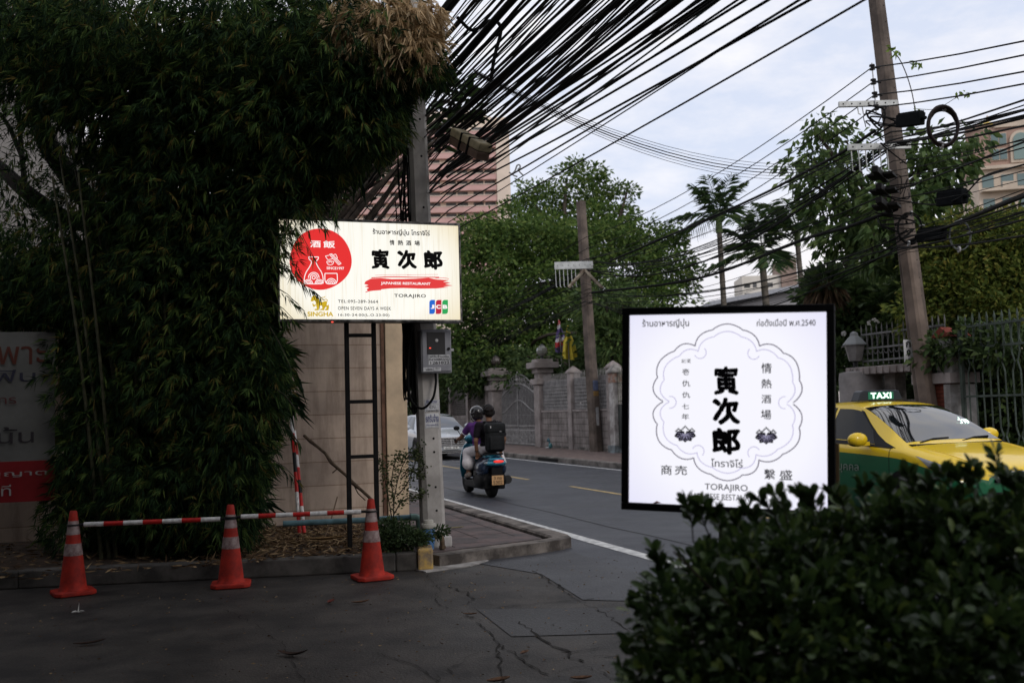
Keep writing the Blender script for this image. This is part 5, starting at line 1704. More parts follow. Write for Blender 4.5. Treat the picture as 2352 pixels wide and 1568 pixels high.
mb = MB(); mb.bb(-.19, .19, -.20, .46, .15, .46); mb.ell((-.19, .10, .30), (.07, .32, .15)); mb.ell((.17, .0, .3), (.07, .26, .12)); mb.bb(-.17, .17, .40, 1.08, .14, .30); mb.ell((0, -.02, .33), (.16, .3, .17)); mb.ell((0, 1.1, .33), (.13, .22, .17)); mb.build('engine', M_trim, SCT, remesh=.016)
mb = MB(); mb.tube([(.19, .32, .26), (.215, .1, .28), (.235, -.22, .31)], [.05, .08, .075], 14); mb.build('exhaust', mat('exhaust_black', (.02, .02, .02), .35, .3), SCT, smooth=True)
mb = MB(); mb.prism([(-.10, -.355), (.10, -.355), (.085, -.22), (-.085, -.22)], .22, .58); mb.build('mud_guard', M_trim, SCT, bevel=.01)
mb = MB(); mb.bb(-.105, .105, -.372, -.362, .235, .395); mb.build('licence_plate', mat('plate_tan', (.52, .31, .15), .5), SCT, bevel=.003)
lettering('3 กข', (-.07, .325, .07, .38), SCT, mat('plate_print', (.10, .06, .03), .6), y=-.375, offset=.02); lettering('5302', (-.085, .25, .085, .31), SCT, mat('plate_print_2', (.10, .06, .03), .6), y=-.375, offset=.02)
mb = MB(); mb.bb(-.17, .17, .40, 1.08, .27, .33); mb.build('floorboard', M_navy2, SCT, bevel=.02)
sh = [(-.19, .30), (-.235, .45), (-.23, .68), (-.16, .88), (-.07, .95), (.07, .95), (.16, .88), (.23, .68), (.235, .45), (.19, .30)]
mb = MB(); mb.prism(sh, 0, .05, f=lambda p: (p[0], 1.13 + .04 - p[2] - (p[1] - .3) * .16 + .10 * (1 - (p[0] / .24) ** 2), p[1])); mb.build('leg_shield', M_teal2, SCT, bevel=.012, smooth=True)
mb = MB(); mb.ell((0, 1.37, .36), (.085, .26, .19)); mb.build('front_fender', M_teal2, SCT, smooth=True)
mb = MB(); mb.tube([(0, 1.30, .45), (0, 1.1, .98)], .035, 10); mb.build('steering_column', M_trim, SCT, smooth=True)
mb = MB(); mb.ell((0, 1.10, 1.0), (.15, .10, .085)); mb.build('handlebar_cowl', M_teal2, SCT, smooth=True)
mb = MB(); mb.tube(cr_spline([(-.34, 1.0, .985), (-.2, 1.08, 1.0), (0, 1.11, 1.0), (.2, 1.08, 1.0), (.34, 1.0, .985)], 5), .014, 8); mb.build('handlebar', M_trim, SCT, smooth=True)
for sd in (-1, 1):
    mb = MB(); mb.tube([(sd * .21, 1.075, 1.0), (sd * .36, .985, .983)], .019, 10); mb.build('grip', M_trim, SCT, smooth=True)
    mb = MB(); mb.tube([(sd * .18, 1.09, 1.01), (sd * .27, 1.1, 1.16)], .007, 6); mb.ell((sd * .29, 1.1, 1.2), (.06, .018, .042)); mb.build('mirror', M_trim, SCT, smooth=True)
    mb = MB(); mb.bb(sd * .16, sd * .33, .40, .46, .30, .325); mb.build('foot_peg', M_trim, SCT)

hl = bpy.data.lights.new('scooter_headlight', 'SPOT')
hl.energy = 70
hl.color = (1, .80, .50)
hl.spot_size = rad(64)
hl.spot_blend = .7
hl.shadow_soft_size = .05
ho = bpy.data.objects.new('scooter_headlight', hl)
COL.objects.link(ho)
ho.parent = SCT
ho.location = (0, 1.32, .92)
ho.rotation_euler = (rad(72), 0, 0)
mb = MB(); mb.ell((0, 1.21, .96), (.07, .03, .06)); mb.build('headlight', mat('scooter_beam', (.6, .6, .6), .3, emit=(1, .85, .6), es=6), SCT, smooth=True)
# ---------------------------------------------------------------- riders
M_skin = mat('skin', (.17, .085, .05), .6)
def person(label, hip, lean, arms, legs, head, skin=M_skin):
    t = thing('person', label, 'person', SCP, RA)
    return t
def bodymesh(t, hip, chest, neck, headc, arms, legs, facing=(0, 1, 0), vox=.0075):
    mb = MB()
    hip, chest, neck, headc = [np.array(p, float) for p in (hip, chest, neck, headc)]
    mb.ell(hip, (.155, .12, .11)); mb.ell((hip * .55 + chest * .45), (.14, .10, .17)); mb.ell(chest, (.165, .105, .16)); mb.ell(chest + np.array([0, 0, .09]), (.185, .085, .07))
    mb.cap(chest + np.array([0, 0, .1]), neck, .062, .052); mb.cap(neck, headc - np.array([0, 0, .05]), .052, .055)
    f = nrm(np.array(facing, float))
    mb.ell(headc, (.076, .094, .112)); mb.ell(headc + f * .03 - np.array([0, 0, .055]), (.056, .062, .058)); mb.ell(headc + f * .098 - np.array([0, 0, .012]), (.014, .02, .022))
    rt = np.array([f[1], -f[0], 0])
    for sd in (-1, 1):
        mb.ell(headc + rt * .078 * sd - np.array([0, 0, .01]), (.012, .024, .034))
    for sh_, el, wr in arms:
        sh_, el, wr = [np.array(p, float) for p in (sh_, el, wr)]
        mb.cap(sh_, el, .052, .040); mb.cap(el, wr, .038, .028)
        d = nrm(wr - el)
        # hand: palm, four curled fingers of unequal length and a thumb from the side of the palm
        pc = wr + d * .055
        sdv = nrm(np.cross(d, np.array([0, 0, 1.0])))
        dn = np.cross(sdv, d); dn = dn if dn[2] < 0 else -dn
        mb.cap(wr, pc + d * .01, .026, .031)
        inn = sdv if (sdv[0] * sh_[0]) < 0 else -sdv
        for k, (o_, l_) in enumerate(((-.027, .060), (-.009, .070), (.009, .066), (.027, .052))):
            b_ = pc + d * .028 + sdv * o_
            m_ = b_ + d * l_ * .5 + dn * l_ * .25
            e_ = m_ - d * l_ * .05 + dn * l_ * .5
            mb.cap(b_, m_, .0105, .0095, 8); mb.cap(m_, e_, .0095, .008, 8)
        b_ = pc - d * .01 + inn * .028
        mb.cap(b_, b_ + inn * .028 + d * .026 + dn * .014, .012, .010, 8); mb.cap(b_ + inn * .028 + d * .026 + dn * .014, b_ + inn * .024 + d * .046 + dn * .03, .010, .008, 8)
    for hp, kn, an in legs:
        hp, kn, an = [np.array(p, float) for p in (hp, kn, an)]
        mb.cap(hp, kn, .082, .056); mb.cap(kn, kn * .6 + an * .4, .054, .054); mb.cap(kn * .6 + an * .4, an, .052, .036)
        mb.cap(an, an + np.array([0, .13, -.045]), .036, .028)
    o = mb.build('body', M_skin, t, remesh=vox, sm=3)
    for sd in (-1, 1):
        mb = MB(); mb.ell(headc + f * .088 + rt * .031 * sd + np.array([0, 0, .012]), (.013, .008, .009)); mb.build('eye', M_ink, t, smooth=True)
    mb = MB(); mb.ell(headc + f * .09 - np.array([0, 0, .052]), (.022, .008, .006)); mb.build('mouth', mat('lip', (.22, .08, .06), .5), t, smooth=True)
    return o
def shell(t, name, m, prims, vox=.011, sm=5, label=None):
    mb = MB()
    for p in prims:
        if len(p) == 2: mb.ell(np.array(p[0], float), p[1])
        else: mb.cap(p[0], p[1], p[2], p[3])
    return mb.build(name, m, t, label=label, remesh=vox, sm=sm)
A_ = np.array
# driver
DR = person('person in a purple polo shirt and black helmet driving the scooter', 0, 0, 0, 0, 0)
hip, chest, neck, head = A_((0, .50, .83)), A_((-.02, .56, 1.15)), A_((-.02, .60, 1.33)), A_((-.03, .66, 1.455))
armsD = [((-.19, .57, 1.24), (-.30, .76, 1.04), (-.31, .95, 1.0)), ((.17, .57, 1.24), (.28, .76, 1.04), (.29, .95, 1.0))]
legsD = [((-.09, .52, .82), (-.15, .92, .74), (-.12, .93, .42)), ((.09, .52, .82), (.15, .92, .74), (.12, .93, .42))]
bodymesh(DR, hip, chest, neck, head, armsD, legsD)
M_pur = mat('purple_polo', (.075, .022, .13), .8, var=.2, scale=9, bump=.2)
shell(DR, 'polo_shirt', M_pur, [(hip + A_((0, 0, .04)), (.172, .14, .12)), (hip * .55 + chest * .45, (.16, .122, .18)), (chest, (.185, .125, .17)), (chest + A_((0, 0, .09)), (.205, .105, .075)),
                               (armsD[0][0], A_(armsD[0][0]) * .4 + A_(armsD[0][1]) * .6, .068, .062), (armsD[1][0], A_(armsD[1][0]) * .4 + A_(armsD[1][1]) * .6, .068, .062)])
mb = MB(); c = neck - A_((0, 0, .03)); mb.tube([c + A_((.075 * math.cos(a), .075 * math.sin(a), .012 * math.sin(a))) for a in np.linspace(0, 2 * math.pi, 25)], .016, 8); mb.build('collar', M_pur, DR, smooth=True)
mb = MB(); mb.tube([c + A_((.088 * math.cos(a), .088 * math.sin(a), -.012)) for a in np.linspace(math.pi * 1.05, math.pi * 1.95, 13)], .004, 6); mb.build('collar_piping', mat('white_piping', (.6, .6, .62), .7), DR, smooth=True)
for a_ in armsD:
    q = A_(a_[0]) * .38 + A_(a_[1]) * .62; d, s, u_ = frame(A_(a_[1]) - A_(a_[0]))
    mb = MB(); mb.tube([q + .064 * (math.cos(a) * s + math.sin(a) * u_) for a in np.linspace(0, 2 * math.pi, 17)], .0045, 6); mb.build('cuff_piping', mat('white_piping_2', (.6, .6, .62), .7), DR, smooth=True)
shell(DR, 'trousers', mat('dark_trousers', (.018, .02, .035), .85), [(hip - A_((0, 0, .01)), (.17, .14, .105))] + [(a, b, .098, .075) for a, b, _ in legsD] + [(b, A_(c_) + A_((0, 0, .05)), .072, .06) for _, b, c_ in legsD])
for sd in (-1, 1):
    shell(DR, 'shoe', M_trim, [(A_((sd * .12, .92, .375)), A_((sd * .12, 1.05, .368)), .045, .04)], .009)
mb = MB(); mb.ell(head + A_((0, -.008, .022)), (.125, .142, .128), 24, 16); mb.ell(head + A_((0, -.05, -.045)), (.112, .09, .085), 20, 12)
mb.build('helmet', mat('helmet_black', (.014, .013, .014), .16, coat=.5), DR, remesh=.01)
mb = MB(); mb.ell(head + A_((0, .06, .0)), (.108, .085, .06), 20, 12); mb.build('visor', M_glass, DR, smooth=True)
mb = MB(); mb.tube([head + A_((-.125, -.0, .0)), head + A_((-.1, -.1, .02)), head + A_((0, -.147, .03)), head + A_((.1, -.1, .02))], .006, 6); mb.build('helmet_trim', M_rim, DR, smooth=True)
mb = MB(); mb.tube([head + A_((-.1, .02, -.08)), head + A_((-.07, .04, -.13)), head + A_((0, .06, -.15)), head + A_((.07, .04, -.13))], .008, 6); mb.build('chin_strap', M_trim, DR, smooth=True)
# passenger
PA = person('person in a black shirt and white trousers with a black backpack on the scooter pillion', 0, 0, 0, 0, 0)
hip, chest, neck, head = A_((0, .06, .85)), A_((.01, .07, 1.16)), A_((.02, .10, 1.34)), A_((.025, .13, 1.475))
armsP = [((-.185, .07, 1.245), (-.255, .02, .98), (-.225, .08, .79)), ((.20, .07, 1.245), (.27, .03, .99), (.235, .10, .80))]
legsP = [((-.10, .10, .83), (-.29, .44, .775), (-.285, .40, .42)), ((.10, .10, .83), (.29, .44, .775), (.285, .40, .42))]
bodymesh(PA, hip, chest, neck, head, armsP, legsP)
M_bsh = mat('black_shirt', (.011, .009, .012), .9, var=.25, scale=10, bump=.2, spec=.1)
shell(PA, 'shirt', M_bsh, [(hip + A_((0, 0, .05)), (.17, .135, .12)), (hip * .55 + chest * .45, (.162, .122, .18)), (chest, (.185, .122, .17)), (chest + A_((0, 0, .092)), (.208, .10, .075)), (neck - A_((0, 0, .05)), (.075, .075, .05)),
                           (armsP[0][0], A_(armsP[0][0]) * .35 + A_(armsP[0][1]) * .65, .07, .066), (armsP[1][0], A_(armsP[1][0]) * .35 + A_(armsP[1][1]) * .65, .07, .066)])
M_wtr = mat('white_trousers', (.56, .53, .54), .85, var=.1, scale=7, bump=.3, bscale=14)
pr = [(hip - A_((0, 0, .0)), (.175, .15, .11))]
for a, b, c_ in legsP:
    b, c_ = A_(b), A_(c_)
    pr += [(a, b, .105, .09), (b, c_ + A_((0, 0, .24)), .09, .10), (c_ + A_((0, 0, .24)), c_ + A_((0, -.02, .17)), .105, .125)]
shell(PA, 'trousers', M_wtr, pr, sm=3)
for sd in (-1, 1):
    shell(PA, 'shoe', mat('worn_shoe', (.20, .17, .15), .8), [(A_((sd * .283, .37, .375)), A_((sd * .285, .53, .36)), .046, .042), (A_((sd * .283, .35, .385)), A_((sd * .283, .39, .40)), .042, .042)], .009)
pr = [(head + A_((0, -.02, .035)), (.088, .103, .098)), (head + A_((0, -.05, -.02)), (.08, .068, .075)), (head + A_((.0, .04, .085)), (.07, .06, .04))]
for _ in range(26):
    d = nrm(RNG.normal(size=3)); d[2] = abs(d[2]) * .8; d[1] = min(d[1], .3)
    pr.append((head + A_((0, -.02, .03)) + d * A_((.085, .098, .09)), (.022, .022, .02)))
shell(PA, 'hair', mat('black_hair', (.007, .005, .0045), .7, bump=.4, bscale=60, spec=.2), pr, .009, 2)
for sd in (-1, 1):
    mb = MB(); mb.ell(head + A_((sd * .092, -.002, -.005)), (.026, .042, .048)); mb.build('headphone_cup', M_trim, PA, smooth=True)
mb = MB(); mb.tube([head + A_((.098 * math.cos(a), -.0, .0 + .135 * math.sin(a))) for a in np.linspace(.15, math.pi - .15, 17)], .011, 8); mb.build('headband', M_trim, PA, smooth=True)
# wrist band
d, s, u_ = frame(A_(armsP[0][2]) - A_(armsP[0][1])); q = A_(armsP[0][2]) - d * .02
mb = MB(); mb.tube([q + .033 * (math.cos(a) * s + math.sin(a) * u_) for a in np.linspace(0, 2 * math.pi, 15)], .006, 6); mb.build('bracelet', M_trim, PA, smooth=True)
# backpack: worn by the passenger, a thing of its own
BP = thing('backpack', 'black flap backpack with grey tabs on the back of the pillion rider', 'backpack', W(*(np.array([16.63, 5.34]) + np.array([-.06, .02])), .82), RA)
M_bag = mat('bag_nylon', (.008, .009, .010), .7, var=.3, scale=12, bump=.3, bscale=18, spec=.2)
mb = MB(); mb.bb(-.165, .175, -.21, -.04, -.03, .46); bp_ = mb.build('bag', M_bag, BP, bevel=.07, smooth=True, seg=5)
mb = MB(); mb.bb(-.175, .185, -.225, -.03, .29, .475); mb.build('flap', M_bag, BP, bevel=.05, smooth=True, seg=4)
mb = MB(); mb.bb(-.12, .13, -.245, -.211, .01, .25); mb.build('front_pocket', M_bag, BP, bevel=.02, smooth=True, seg=3)
for x in (-.15, .16):
    mb = MB(); mb.tube(cr_spline([(x * .55, -.05, .44), (x * .75, .06, .50), (x * 1.0, .17, .40), (x * 1.05, .16, .22), (x * .95, .02, .10)], 5), .018, 8, flat=.5); mb.build('strap', M_bag, BP, smooth=True)
mb = MB(); mb.bb(-.105, -.088, -.2275, -.2255, .385, .42); mb.build('logo_tag', M_paper, BP)
mb = MB(); mb.bb(.06, .10, -.2325, -.226, .318, .33); mb.build('buckle', M_rim, BP)
mb = MB(); mb.tube(cr_spline([(-.03, -.10, .465), (0, -.10, .51), (.03, -.10, .51), (.06, -.10, .465)], 4), .01, 6); mb.build('handle', M_bag, BP, smooth=True)
# ================================================================== FAR SIDE OF THE ROAD
def far_thing(name, label, cat, u, v=13.2, z=.138, group=None):
    """local x runs to the viewer's right (towards smaller u), y away from the road"""
    return thing(name, label, cat, W(u, v, z), RA - math.pi / 2, group)
M_gwall = brickmat('grey_block', (.30, .265, .25), (.17, .15, .14), (.42, .40, .38), .9, .215, .012, bump=.6)
M_gpl = mat('grey_plaster', (.33, .29, .275), .88, c2=(.19, .165, .155), scale=1.5, bump=.2, detail=10)
M_iron = mat('grey_iron', (.25, .24, .235), .6, .1, var=.2, scale=5)
M_irond = mat('dark_iron', (.035, .035, .036), .5, .3, var=.3, scale=5)
M_irong = mat('green_iron', (.075, .095, .08), .6, .1, var=.25, scale=5)
FV = 13.2
def x_of(px, py, u0, v=FV):
    u, z = PV(px, py, v)
    return u0 - u, z - .138
# ---- block wall with pierced grille panels and spikes, in two bays
u0 = 35.0
t = far_thing('front_wall', 'grey block front wall with pierced grille panels and a row of spikes, right of the arched gate', 'wall', u0)
xs = [0.0, 2.95, 3.28, 6.25]
for a, b in ((.05, 2.95), (3.29, 6.2)):
    mb = MB(); mb.bb(a, b, 0, .18, 0, 1.29); mb.build('block_base', M_gwall, t)
    mb = MB(); mb.bb(a, b, -.03, .21, 1.29, 1.36); mb.build('sill', M_gpl, t)
    mb = MB()
    n = int((b - a) / .085)
    for k in range(n):
        x = a + (b - a) * (k + .5) / n
        pts = [(x + .014 * math.sin(z * 9 + (k % 2) * math.pi), .08, z) for z in np.linspace(1.36, 2.42, 11)]
        mb.tube(pts, .019, 5)
    for z in (1.40, 1.62, 1.86, 1.98, 2.22, 2.36, 2.42):
        mb.bb(a, b, .06, .10, z - .014, z + .014)
    for row in (1.51, 1.74, 2.10, 2.29):
        for k in range(n):
            x = a + (b - a) * (k + .5) / n
            mb.box((x, .08, row), (.05, .03, .07), R=Matrix.Rotation(.78, 3, 'Y'))
    mb.build('grille_panel', M_iron, t)
    mb = MB(); mb.bb(a, b, .35, .4, 1.3, 2.4); mb.build('backing_sheet', mat('backing_grey', (.045, .042, .042), .8, var=.2), t)
    mb = MB()
    for k in range(int((b - a) / .12)):
        x = a + .06 + .12 * k
        mb.tube([(x, .08, 2.4), (x, .08, 2.58), (x, .08, 2.68)], [.012, .014, .002], 5)
    mb.build('spike_row', M_iron, t)
for x in (3.12, 6.38):
    mb = MB(); mb.bb(x - .16, x + .16, -.06, .3, 0, 2.62); mb.bb(x - .2, x + .2, -.1, .34, 2.62, 2.68)
    mb.lathe([(.27, 2.68), (.24, 2.72), (.03, 2.86)], 4, c=(x, .12, 0)); mb.build('post', M_gpl, t)
mb = MB(); mb.bb(6.54, 6.66, 0, .2, 0, 2.5); mb.build('dark_strip', M_irond, t)
mb = MB(); mb.bb(0, 6.6, -.02, .0, 0, .09); mb.build('skirting', M_concd, t)
# small tap at the foot of the wall
p = W(PV(1262, 1022, 12.9)[0], 12.9, .138)
t = thing('water_tap', 'small teal standpipe tap with a white collar at the foot of the grey wall', 'water tap', p, RA - math.pi / 2)
mb = MB(); mb.tube([(0, 0, 0), (0, 0, .3)], .03, 8); mb.tube(cr_spline([(0, 0, .28), (-.1, 0, .34), (-.16, 0, .26)], 4), .035, 8); mb.build('pipe', mat('teal_pipe', (.05, .12, .15), .5), t, smooth=True)
mb = MB(); mb.ell((.1, 0, .1), (.09, .07, .1)); mb.build('meter', mat('meter_teal', (.06, .16, .17), .5, var=.3), t, smooth=True)
mb = MB(); mb.ell((-.1, 0, .03), (.16, .1, .03)); mb.build('rag', mat('rag_white', (.4, .4, .4), .9), t, smooth=True)

# ---- gate pillars with lamps
def gate_pillar(label, u, w_, htop, lamp_lab, lamp_m, pane_e):
    t = far_thing('gate_pillar', label, 'pillar', u, FV - .1, group='gate pillars')
    h = htop
    mb = MB()
    mb.bb(-w_ / 2, w_ / 2, 0, w_, 0, h - .95)
    mb.build('shaft', M_gpl, t, bevel=.02)
    mb = MB(); mb.bb(-w_ * .68, w_ * .68, -w_ * .18, w_ * 1.18, h - .95, h - .74); mb.build('lower_moulding', M_gpl, t, bevel=.02)
    mb = MB(); mb.prism([(-w_ * .44, .06 * w_), (w_ * .44, .06 * w_), (w_ * .44, .94 * w_), (-w_ * .44, .94 * w_)], h - .74, h - .42)
    mb.bb(-w_ * .56, w_ * .56, -w_ * .06, w_ * 1.06, h - .52, h - .34); mb.build('neck', M_gpl, t)
    mb = MB(); mb.bb(-w_ * .86, w_ * .86, -w_ * .36, w_ * 1.36, h - .34, h - .12); mb.bb(-w_ * .56, w_ * .56, -w_ * .06, w_ * 1.06, h - .12, h); mb.build('cap', M_gpl, t, bevel=.015)
    l = far_thing('gate_lamp', lamp_lab, 'lamp', u, FV - .1 + w_ / 2, .138 + h, group='lamps on the gate pillars')
    mb = MB(); mb.lathe([(.09, 0), (.06, .04), (.05, .10), (.09, .12)], 8); mb.build('stem', M_irond, l)
    mb = MB(); mb.lathe([(.10, .12), (.20, .22), (.215, .32), (.19, .42), (.12, .50), (.06, .53)], 8); mb.build('globe', lamp_m, l)
    mb = MB(); mb.lathe([(.10, .50), (.11, .52), (.04, .56), (.01, .58)], 8); mb.build('finial', M_irond, l)
    mb = MB(); mb.ell((0, -.17, .32), (.05, .03, .06)); mb.build('bulb', mat('bulb_' + label[:3], (.5, .48, .4), .3), l, smooth=True)
ur = PV(1241, 1026, FV)[0]; ul = PV(1133, 1012, FV)[0]
gate_pillar('broad grey gate pillar with stepped cap, right of the arched gate', ur, .56, 3.28, 'faceted clear glass globe lamp on top of the right gate pillar', mat('lamp_glass', (.16, .16, .14), .12, spec=.6), 0)
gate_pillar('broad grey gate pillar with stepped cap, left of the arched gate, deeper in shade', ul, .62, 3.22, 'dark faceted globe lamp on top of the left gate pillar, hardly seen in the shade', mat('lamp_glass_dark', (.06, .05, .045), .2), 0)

# ---- arched double gate
g1, g0 = PV(1148, 1018, FV)[0], PV(1228, 1022, FV)[0]
t = far_thing('arched_gate', 'grey double leaf iron gate with arched scrollwork top between two pillars', 'gate', g1, FV + .15)
GW = g1 - g0
hp = PV(1189, 868, FV)[1] - .138
for i, (xa, xb) in enumerate(((0.04, GW / 2 - .01), (GW / 2 + .01, GW - .04))):
    ztop = lambda x: 1.95 + .50 * math.sin(math.pi * x / GW)
    zmid = lambda x: 1.55 + .40 * math.cos(2 * math.pi * (x / GW - .5)) * .6
    n = 16
    X = [xa + (xb - xa) * k / n for k in range(n + 1)]
    mb = MB(); mb.prism([(x, .62) for x in X] + [(x, ztop(x)) for x in X[::-1]], .0, .025, f=lambda p: (p[0], p[2], p[1]))
    lf = mb.build('leaf_sheet', mat('gate_sheet', (.105, .10, .098), .7, 0, var=.12, scale=3), t)
    mb = MB()
    for k in range(13):
        x = xa + (xb - xa) * k / 12
        mb.bb(x - .014, x + .014, -.03, -.002, .08, ztop(x))
    for zf in (ztop, zmid):
        mb.tube([(x, -.02, zf(x)) for x in X], .028, 6)
    for z in (.08, .62, .78):
        mb.bb(xa, xb, -.034, -.001, z - .02, z + .02)
    mb.build('bars', M_iron, lf)
    mb = MB()
    for k in range(12):
        for zc in (.70, 1.2 + .0 * k, ztop(xa + (xb - xa) * (k + .5) / 12) - .12):
            x = xa + (xb - xa) * (k + .5) / 12
            mb.ell((x, -.02, zc), (.016, .012, .016), 6, 4)
    mb.build('rivets', mat('rivet_pale', (.32, .31, .3), .5, .3), lf)
    mb = MB()
    def scroll(cx, cz, r, a0, turns=1.3, sgn=1):
        pts = []
        for k in range(16):
            f = k / 15
            a = a0 + sgn * turns * 2 * math.pi * f
            q = r * (1 - .8 * f)
            pts.append((cx + q * math.cos(a), .0, cz + q * math.sin(a)))
        mb.tube(pts, .014, 5)
    for k in range(9):
        x = xa + (xb - xa) * (k + .5) / 9
        scroll(x, .24, .13, 0, 1.2, 1); scroll(x, .46, .12, math.pi, 1.2, -1)
        z = ztop(x)
        hh = .16 + .18 * math.sin(math.pi * x / GW)
        scroll(x, z + hh * .45, hh * .55, random.uniform(0, 6), 1.2, random.choice((-1, 1)))
        mb.tube([(x, 0, z), (x + .03, 0, z + hh)], .012, 5)
    mb.tube([(x, 0, ztop(x) + .18 + .2 * math.sin(math.pi * x / GW)) for x in X], .018, 6)
    mb.build('scrollwork', mat('scroll_iron', (.20, .19, .185), .5, .2, var=.6, scale=9), lf)
mb = MB(); mb.tube([(GW / 2, -.03, .05), (GW / 2, -.03, 2.5)], .035, 8); mb.lathe([(.05, 2.5), (.11, 2.6), (.05, 2.68), (.08, 2.74), (.015, 2.95)], 8, c=(GW / 2, -.03, 0)); mb.build('centre_stile', M_iron, t)

# ---- wall continuing beyond the gate, in shade
t = far_thing('front_wall', 'shaded grey front wall with square posts receding left of the arched gate', 'wall', 62.0)
xe = 62.0 - ul - .4
mb = MB(); mb.bb(0, xe, 0, .18, 0, 1.25); mb.build('block_base', M_gwall, t)
mb = MB()
for k in range(14):
    mb.bb(0, xe, .06, .12, 1.3 + .085 * k, 1.36 + .085 * k)
mb.build('slat_panel', mat('slat_dark', (.10, .088, .082), .8, var=.2), t)
for k in range(7):
    x = xe - .25 - 3.0 * k
    mb = MB(); mb.bb(x - .17, x + .17, -.06, .28, 0, 2.55); mb.lathe([(.28, 2.55), (.26, 2.6), (.03, 2.75)], 4, c=(x, .11, 0)); mb.build('post', M_gpl, t)

# ---- white post, hedged iron fence hidden behind the white light box
uw = PV(1412, 1047, FV - .2)[0]
t = far_thing('fence_post', 'weathered white square gatepost with a chipped brick cap beside the slim pole', 'post', uw, FV - .25)
mb = MB(); mb.bb(-.17, .17, 0, .34, .22, 2.15); mb.build('shaft', mat('weathered_white', (.50, .48, .46), .85, c2=(.2, .18, .17), scale=2.2, bump=.3, detail=10), t, bevel=.015)
mb = MB(); mb.bb(-.18, .18, -.01, .35, 2.15, 2.45); mb.build('brick_cap', mat('chipped_brick', (.26, .13, .09), .9, c2=(.3, .26, .23), scale=7, bump=.4), t)
mb = MB(); mb.lathe([(.33, 2.45), (.33, 2.5), (.05, 2.72)], 4, c=(0, .17, 0)); mb.build('pyramid_top', M_conc, t)
mb = MB(); mb.bb(-.24, .24, -.06, .4, 0, .22); mb.build('plinth', mat('blue_grey_plinth', (.22, .26, .28), .9, c2=(.1, .11, .11), scale=4), t)
def fleur_fence(name, label, u, L_, v, z0, z1, m, pitch=.16, top='arch', base=True, dark_sheet=None, cat='fence', kink=False, r=.012, rails=None):
    t = far_thing(name, label, cat, u, v)
    n = int(L_ / pitch)
    mb = MB()
    for k in range(n + 1):
        x = L_ * k / n
        if kink:
            s = .05 if k % 2 else -.05
            pts = [(x, 0, z0)] + [(x + s * q, 0, z0 + (z1 - z0) * f) for f, q in ((.18, 0), (.24, 1), (.30, 0), (.66, 0), (.72, 1), (.78, 0))] + [(x, 0, z1)]
        else:
            pts = [(x, 0, z0), (x, 0, z1)]
        mb.tube(pts, r, 5)
        mb.tube([(x, 0, z1), (x, 0, z1 + .06), (x, 0, z1 + .16)], [r, r * 1.5, .002], 5)
    mb.build('bars', m, t)
    mb = MB()
    for z in (rails or (z0 + .08, z1 - .32, z1 - .04)):
        mb.bb(0, L_, -.016, .016, z - .018, z + .018)
    mb.build('rails', m, t)
    if top == 'arch':
        mb = MB()
        for k in range(n):
            x = L_ * (k + .5) / n
            mb.tube([(x - pitch * .5 + pitch * .5 * (1 - math.cos(a)), .014, z1 - .30 + .28 * math.sin(a)) for a in np.linspace(0, math.pi, 9)], r * .8, 5)
            mb.tube([(x - pitch * .5 + pitch * .5 * (1 - math.cos(a)), .014, z1 - .30 - .14 * math.sin(a)) for a in np.linspace(0, math.pi, 7)], r * .7, 5)
        mb.build('arches', m, t)
    return t
t = fleur_fence('iron_fence', 'green iron fence on a dark panel just right of the weathered white post', uw - .2, 8.2, FV - .1, 1.5, 2.45, mat('pale_green_iron', (.17, .165, .13), .6, var=.3), pitch=.14)
mb = MB(); mb.bb(0, 8.2, -.03, .05, .15, 1.48); mb.build('lower_panel', mat('dark_green_sheet', (.045, .05, .045), .7, var=.3, scale=2), t)
# ---- concrete drum gateway, lintel with railing and lantern
uq0, zq = PV(1928, 862, 13.0); uq1, _ = PV(1978, 862, 13.0)
t = far_thing('gate_pier', 'bare rounded concrete gate pier behind the taxi roof', 'pier', (uq0 + uq1) / 2, 13.0)
rr = (uq0 - uq1) / 2 + .12
mb = MB(); mb.lathe([(rr * 1.02, 0), (rr, .3), (rr * .97, 1.8), (rr * .93, 1.93), (rr * .6, 1.96)], 28, c=(0, rr * .6, 0)); mb.build('drum', mat('raw_concrete', (.27, .25, .245), .85, c2=(.17, .16, .155), scale=1.6, bump=.3, detail=10), t, smooth=True)
ul_ = PV(1946, 840, 12.9)[0]
t = far_thing('lantern', 'old grey four sided lantern standing on the rounded concrete pier', 'lantern', ul_, 13.1, 2.10)
mb = MB(); mb.lathe([(.09, -.02), (.05, .05), (.045, .18), (.10, .2)], 10); mb.build('stem', M_irond, t)
mb = MB(); mb.lathe([(.13, .2), (.21, .52)], 6); mb.build('glass', mat('frosted_grey', (.20, .19, .185), .5, var=.15), t)
mb = MB(); mb.lathe([(.25, .52), (.24, .55), (.12, .68), (.09, .70), (.08, .76), (.02, .80)], 6); mb.build('roof', mat('lantern_roof', (.20, .21, .215), .5), t)
uL0, zL = PV(1968, 838, 13.1); uL1, _ = PV(2160, 838, 13.1)
t = far_thing('gate_lintel', 'long grey concrete lintel bridging from the rounded pier to the brick pier', 'lintel', uL0, 13.05, 0)
LL = uL0 - uL1
mb = MB(); mb.bb(-.3, LL, 0, .55, 2.02, 2.17); mb.build('slab', M_gpl, t, bevel=.015)
mb = MB()
for k in range(12): mb.bb(-.2 + LL * k / 12, -.2 + LL * k / 12 + .08, -.03, -.0, 2.02, 2.15)
mb.build('drip_blocks', M_gpl, t)
mb = MB(); mb.bb(.55, .85, .25, .5, 0, 2.015); mb.bb(.95, 1.55, .3, .36, 0, 1.5); mb.build('jamb', M_concd, t)
